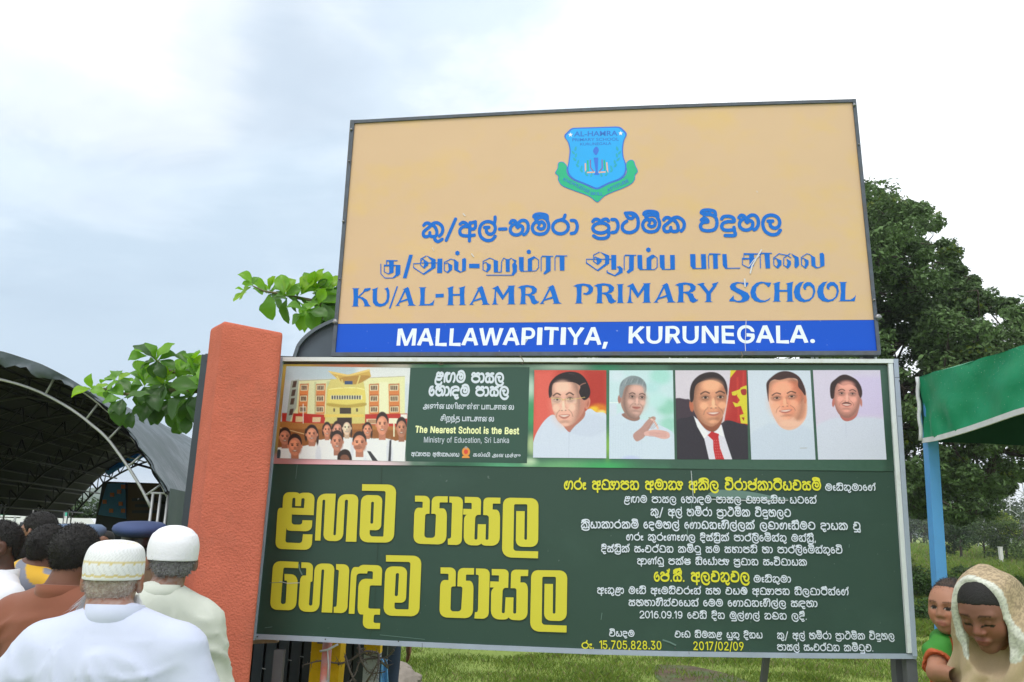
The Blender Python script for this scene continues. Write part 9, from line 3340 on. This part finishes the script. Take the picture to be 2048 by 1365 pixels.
# child
xc, zc = at(1896, 1216, 2.62)[[0, 2]]
yc_ = rad(128)
hfc = dir_local((-.80, -.58, -.10), yc_)
s_c = .64
cz = zc / s_c
base_c = np.array([xc + .03, 2.66, 0])
th_c = thing('person', 'small child in a green and orange shirt held by the woman in the headscarf', 'person', (xc + .03, 2.66, zc - .6))
Rc = frame((-.80, -.58, -.08), .05)
hcc = at(1903, 1214, 2.62)
gx_, gy_, gz_ = (axis_pts(hcc[0] - .20, hcc[0] + .26, .010, [(hcc[0] - .10, hcc[0] + .11, .0036)]), axis_pts(2.42, 2.92, .010, [(hcc[1] - .11, hcc[1] + .11, .0036)]),
                 axis_pts(hcc[2] - .62, hcc[2] + .12, .010, [(hcc[2] - .11, hcc[2] + .12, .0036)]))
S_ = Sdf(gx_, gy_, gz_)
hsc = .68
head_sdf(S_, hcc, Rc, hsc, .85, 1.06, True, True)
tc_ = hcc + np.array([.025, .040, -.175])      # chest
S_.cap(hcc + Rc @ np.array((0, -.02, -.06)) * hsc, tc_ + np.array([0, 0, .08]), .036, .040, .02)
S_.ell(tc_, (.085, .070, .10), None, .03)
S_.ell(tc_ + np.array([.02, .02, -.14]), (.080, .072, .10), None, .04)
shl = tc_ + np.array([-.078, -.045, .050])
elb = at(1874, 1345, 2.55)
wr = at(1915, 1352, 2.42)
S_.cap(shl, elb, .032, .026, .02)
S_.cap(elb, wr, .026, .020, .015)
hd0 = wr + np.array([.018, -.006, .006])
S_.ell(hd0, (.024, .014, .018), None, .01)
for k in range(4):
    b0 = hd0 + np.array([.016, -.004, .013 - .009 * k])
    S_.cap(b0, b0 + np.array([.018, -.004, -.001]), .0055, .005, .002)
    S_.cap(b0 + np.array([.018, -.004, -.001]), b0 + np.array([.030, .004, -.004]), .005, .0045, .002)
S_.cap(hd0 + np.array([0, -.008, .012]), hd0 + np.array([.016, -.012, .022]), .006, .005, .003)
sh2 = tc_ + np.array([.07, .03, .05])
S_.cap(sh2, sh2 + np.array([.09, -.02, -.10]), .032, .026, .02)
for sx in (-1, 1):
    S_.cap(tc_ + np.array([.02 + sx * .045, .02, -.20]), tc_ + np.array([.0 + sx * .10, -.10, -.30]), .048, .038, .02)
    S_.cap(tc_ + np.array([.0 + sx * .10, -.10, -.30]), tc_ + np.array([.02 + sx * .11, -.08, -.46]), .034, .024, .02)
V, Q = S_.mesh()
L_ = (V - hcc) @ Rc / hsc
skc = np.array([.34, .165, .105])
c = np.tile(skc, (len(V), 1)) * (1 + .05 * np.sin(V[:, :1] * 60 + V[:, 2:] * 50))
ax_ = np.abs(L_[:, 0])
fr = (np.abs(L_) < .14).all(1) & (L_[:, 1] > .045)
lip = fr & (((L_[:, 0] / .0225) ** 2 + ((L_[:, 2] + .0615) / .0125) ** 2) < 1) & (L_[:, 1] > .083)
c[lip] = (.30, .115, .085)
brow = fr & (ax_ > .014) & (ax_ < .050) & (np.abs(L_[:, 2] - (.031 - .10 * np.abs(ax_ - .030))) < .0035)
c[brow] = skc * .38
eye = fr & ((((ax_ - .031) / .0155) ** 2 + ((L_[:, 2] - .003) / .0068) ** 2) < 1)
c[eye] = (.40, .38, .36)
iris = eye & (np.abs(ax_ - .031) < .0095)
c[iris] = (.012, .008, .006)
ul = fr & (((ax_ - .031) / .018) ** 2 < 1) & (np.abs(L_[:, 2] - .0105 + .25 * (ax_ - .031) ** 2 / .01) < .0028)
c[ul] = (.03, .015, .01)
cheek = fr & (ax_ > .02) & (L_[:, 2] < -.01) & (L_[:, 2] > -.05)
c[cheek] *= np.array([1.08, .97, .93])
obj('body', V, Q, m_skin, th_c, True, cols=c)
# short fine hair
S_ = Sdf(axis_pts(hcc[0] - .11, hcc[0] + .11, .004), axis_pts(hcc[1] - .11, hcc[1] + .11, .004), axis_pts(hcc[2] - .08, hcc[2] + .12, .004))
S_.ell(hcc + Rc @ np.array((0, -.013, .034)) * hsc, np.array((.080, .101, .090)) * hsc, Rc, .003)
g3 = ((np.stack(np.meshgrid(*S_.a, indexing='ij'), -1) - hcc) @ Rc) / hsc
zl = np.interp(g3[..., 1], [-.12, -.05, -.028, -.012, .012, .032, .05, .075, .11], [-.058, -.052, -.030, .004, .010, .040, .052, .062, .064])
S_.F = np.maximum(S_.F, (zl - g3[..., 2]) * hsc * .7)
V, Q = S_.mesh()
m_chair = mat('fine_dark_hair', (.012, .009, .008), .7, col2=(.05, .03, .02), vscale=50, bump=.5, bscale=260, bdist=.002)
V, Q = fuzz(V, Q, 3000, .005, 5, .0006)
obj('hair', V, Q, m_chair, th_c, True)
# shirt: orange body, green sleeves and collar
S_ = Sdf(axis_pts(hcc[0] - .20, hcc[0] + .24, .0065), axis_pts(2.44, 2.92, .0065), axis_pts(hcc[2] - .50, hcc[2] - .05, .0065))
S_.ell(tc_, (.094, .080, .105), None, .03)
S_.ell(tc_ + np.array([.02, .02, -.14]), (.094, .088, .12), None, .05)
for a, b_ in ((shl, shl + (elb - shl) * .62), (sh2, sh2 + np.array([.05, -.012, -.06]))):
    S_.cap(a, b_, .041, .042, .02)
S_.cap(tc_ + np.array([-.02, -.01, .07]), tc_ + np.array([.02, .0, .07]), .050, .050, .03)
S_.cap(hcc + Rc @ np.array((0, -.01, -.04)) * hsc, tc_ + np.array([-.004, -.012, .125]), .052, .045, .008, sub=True)
S_.disp(lambda P: .003 * np.sin(P[:, 2] * 75 + 3 * np.sin(P[:, 0] * 30)) + .002 * np.sin(P[:, 0] * 90 + P[:, 2] * 60))
S_.ell(elb, (.045, .045, .052), None, .004, sub=True)
V, Q = S_.mesh()
c = np.tile([.36, .062, .014], (len(V), 1))
d_sl = np.linalg.norm(np.cross(V - shl, (elb - shl) / np.linalg.norm(elb - shl)), axis=1)
t_sl = (V - shl) @ (elb - shl) / ((elb - shl) @ (elb - shl))
sl_ = (d_sl < .052) & (V[:, 0] < tc_[0] - .052)
c[sl_] = (.030, .21, .020)
c[sl_ & (t_sl > .50)] = (.38, .075, .02)
col_ = np.linalg.norm(V - (tc_ + np.array([-.004, -.012, .105])), axis=1) < .062
c[col_] = (.028, .19, .022)
fr_ = (np.sin(V[:, 0] * 160) * np.sin(V[:, 2] * 190) > .55) & (V[:, 1] < tc_[1] - .05) & (V[:, 2] < tc_[2] + .03) & (V[:, 2] > tc_[2] - .05) & ~sl_ & ~col_
c[fr_] = (.44, .13, .03)
obj('shirt', V, Q, m_shirt_c, th_c, True, cols=c)
S_ = Sdf(axis_pts(hcc[0] - .22, hcc[0] + .26, .012), axis_pts(2.40, 2.92, .012), axis_pts(hcc[2] - .66, hcc[2] - .30, .012))
for sx in (-1, 1):
    S_.cap(tc_ + np.array([.02 + sx * .045, .02, -.20]), tc_ + np.array([.0 + sx * .10, -.10, -.30]), .058, .048, .03)
V, Q = S_.mesh()
obj('shorts', V, Q, m_s_dark, th_c, True)
# ================================================================== the damp air over the field
m_hz = bpy.data.materials.new('damp_air')
m_hz.use_nodes = True
t = m_hz.node_tree
t.nodes.remove(t.nodes['Principled BSDF'])
pv = t.nodes.new('ShaderNodeVolumePrincipled')
pv.inputs['Color'].default_value = (.86, .92, 1.0, 1)
pv.inputs['Density'].default_value = .0004
pv.inputs['Anisotropy'].default_value = .2
t.links.new(pv.outputs[0], t.nodes['Material Output'].inputs['Volume'])
hz_ = MB()
hz_.box((100, 1050, 65), (3700, 2700, 140))
tag(hz_.build('haze', m_hz), kind='stuff')
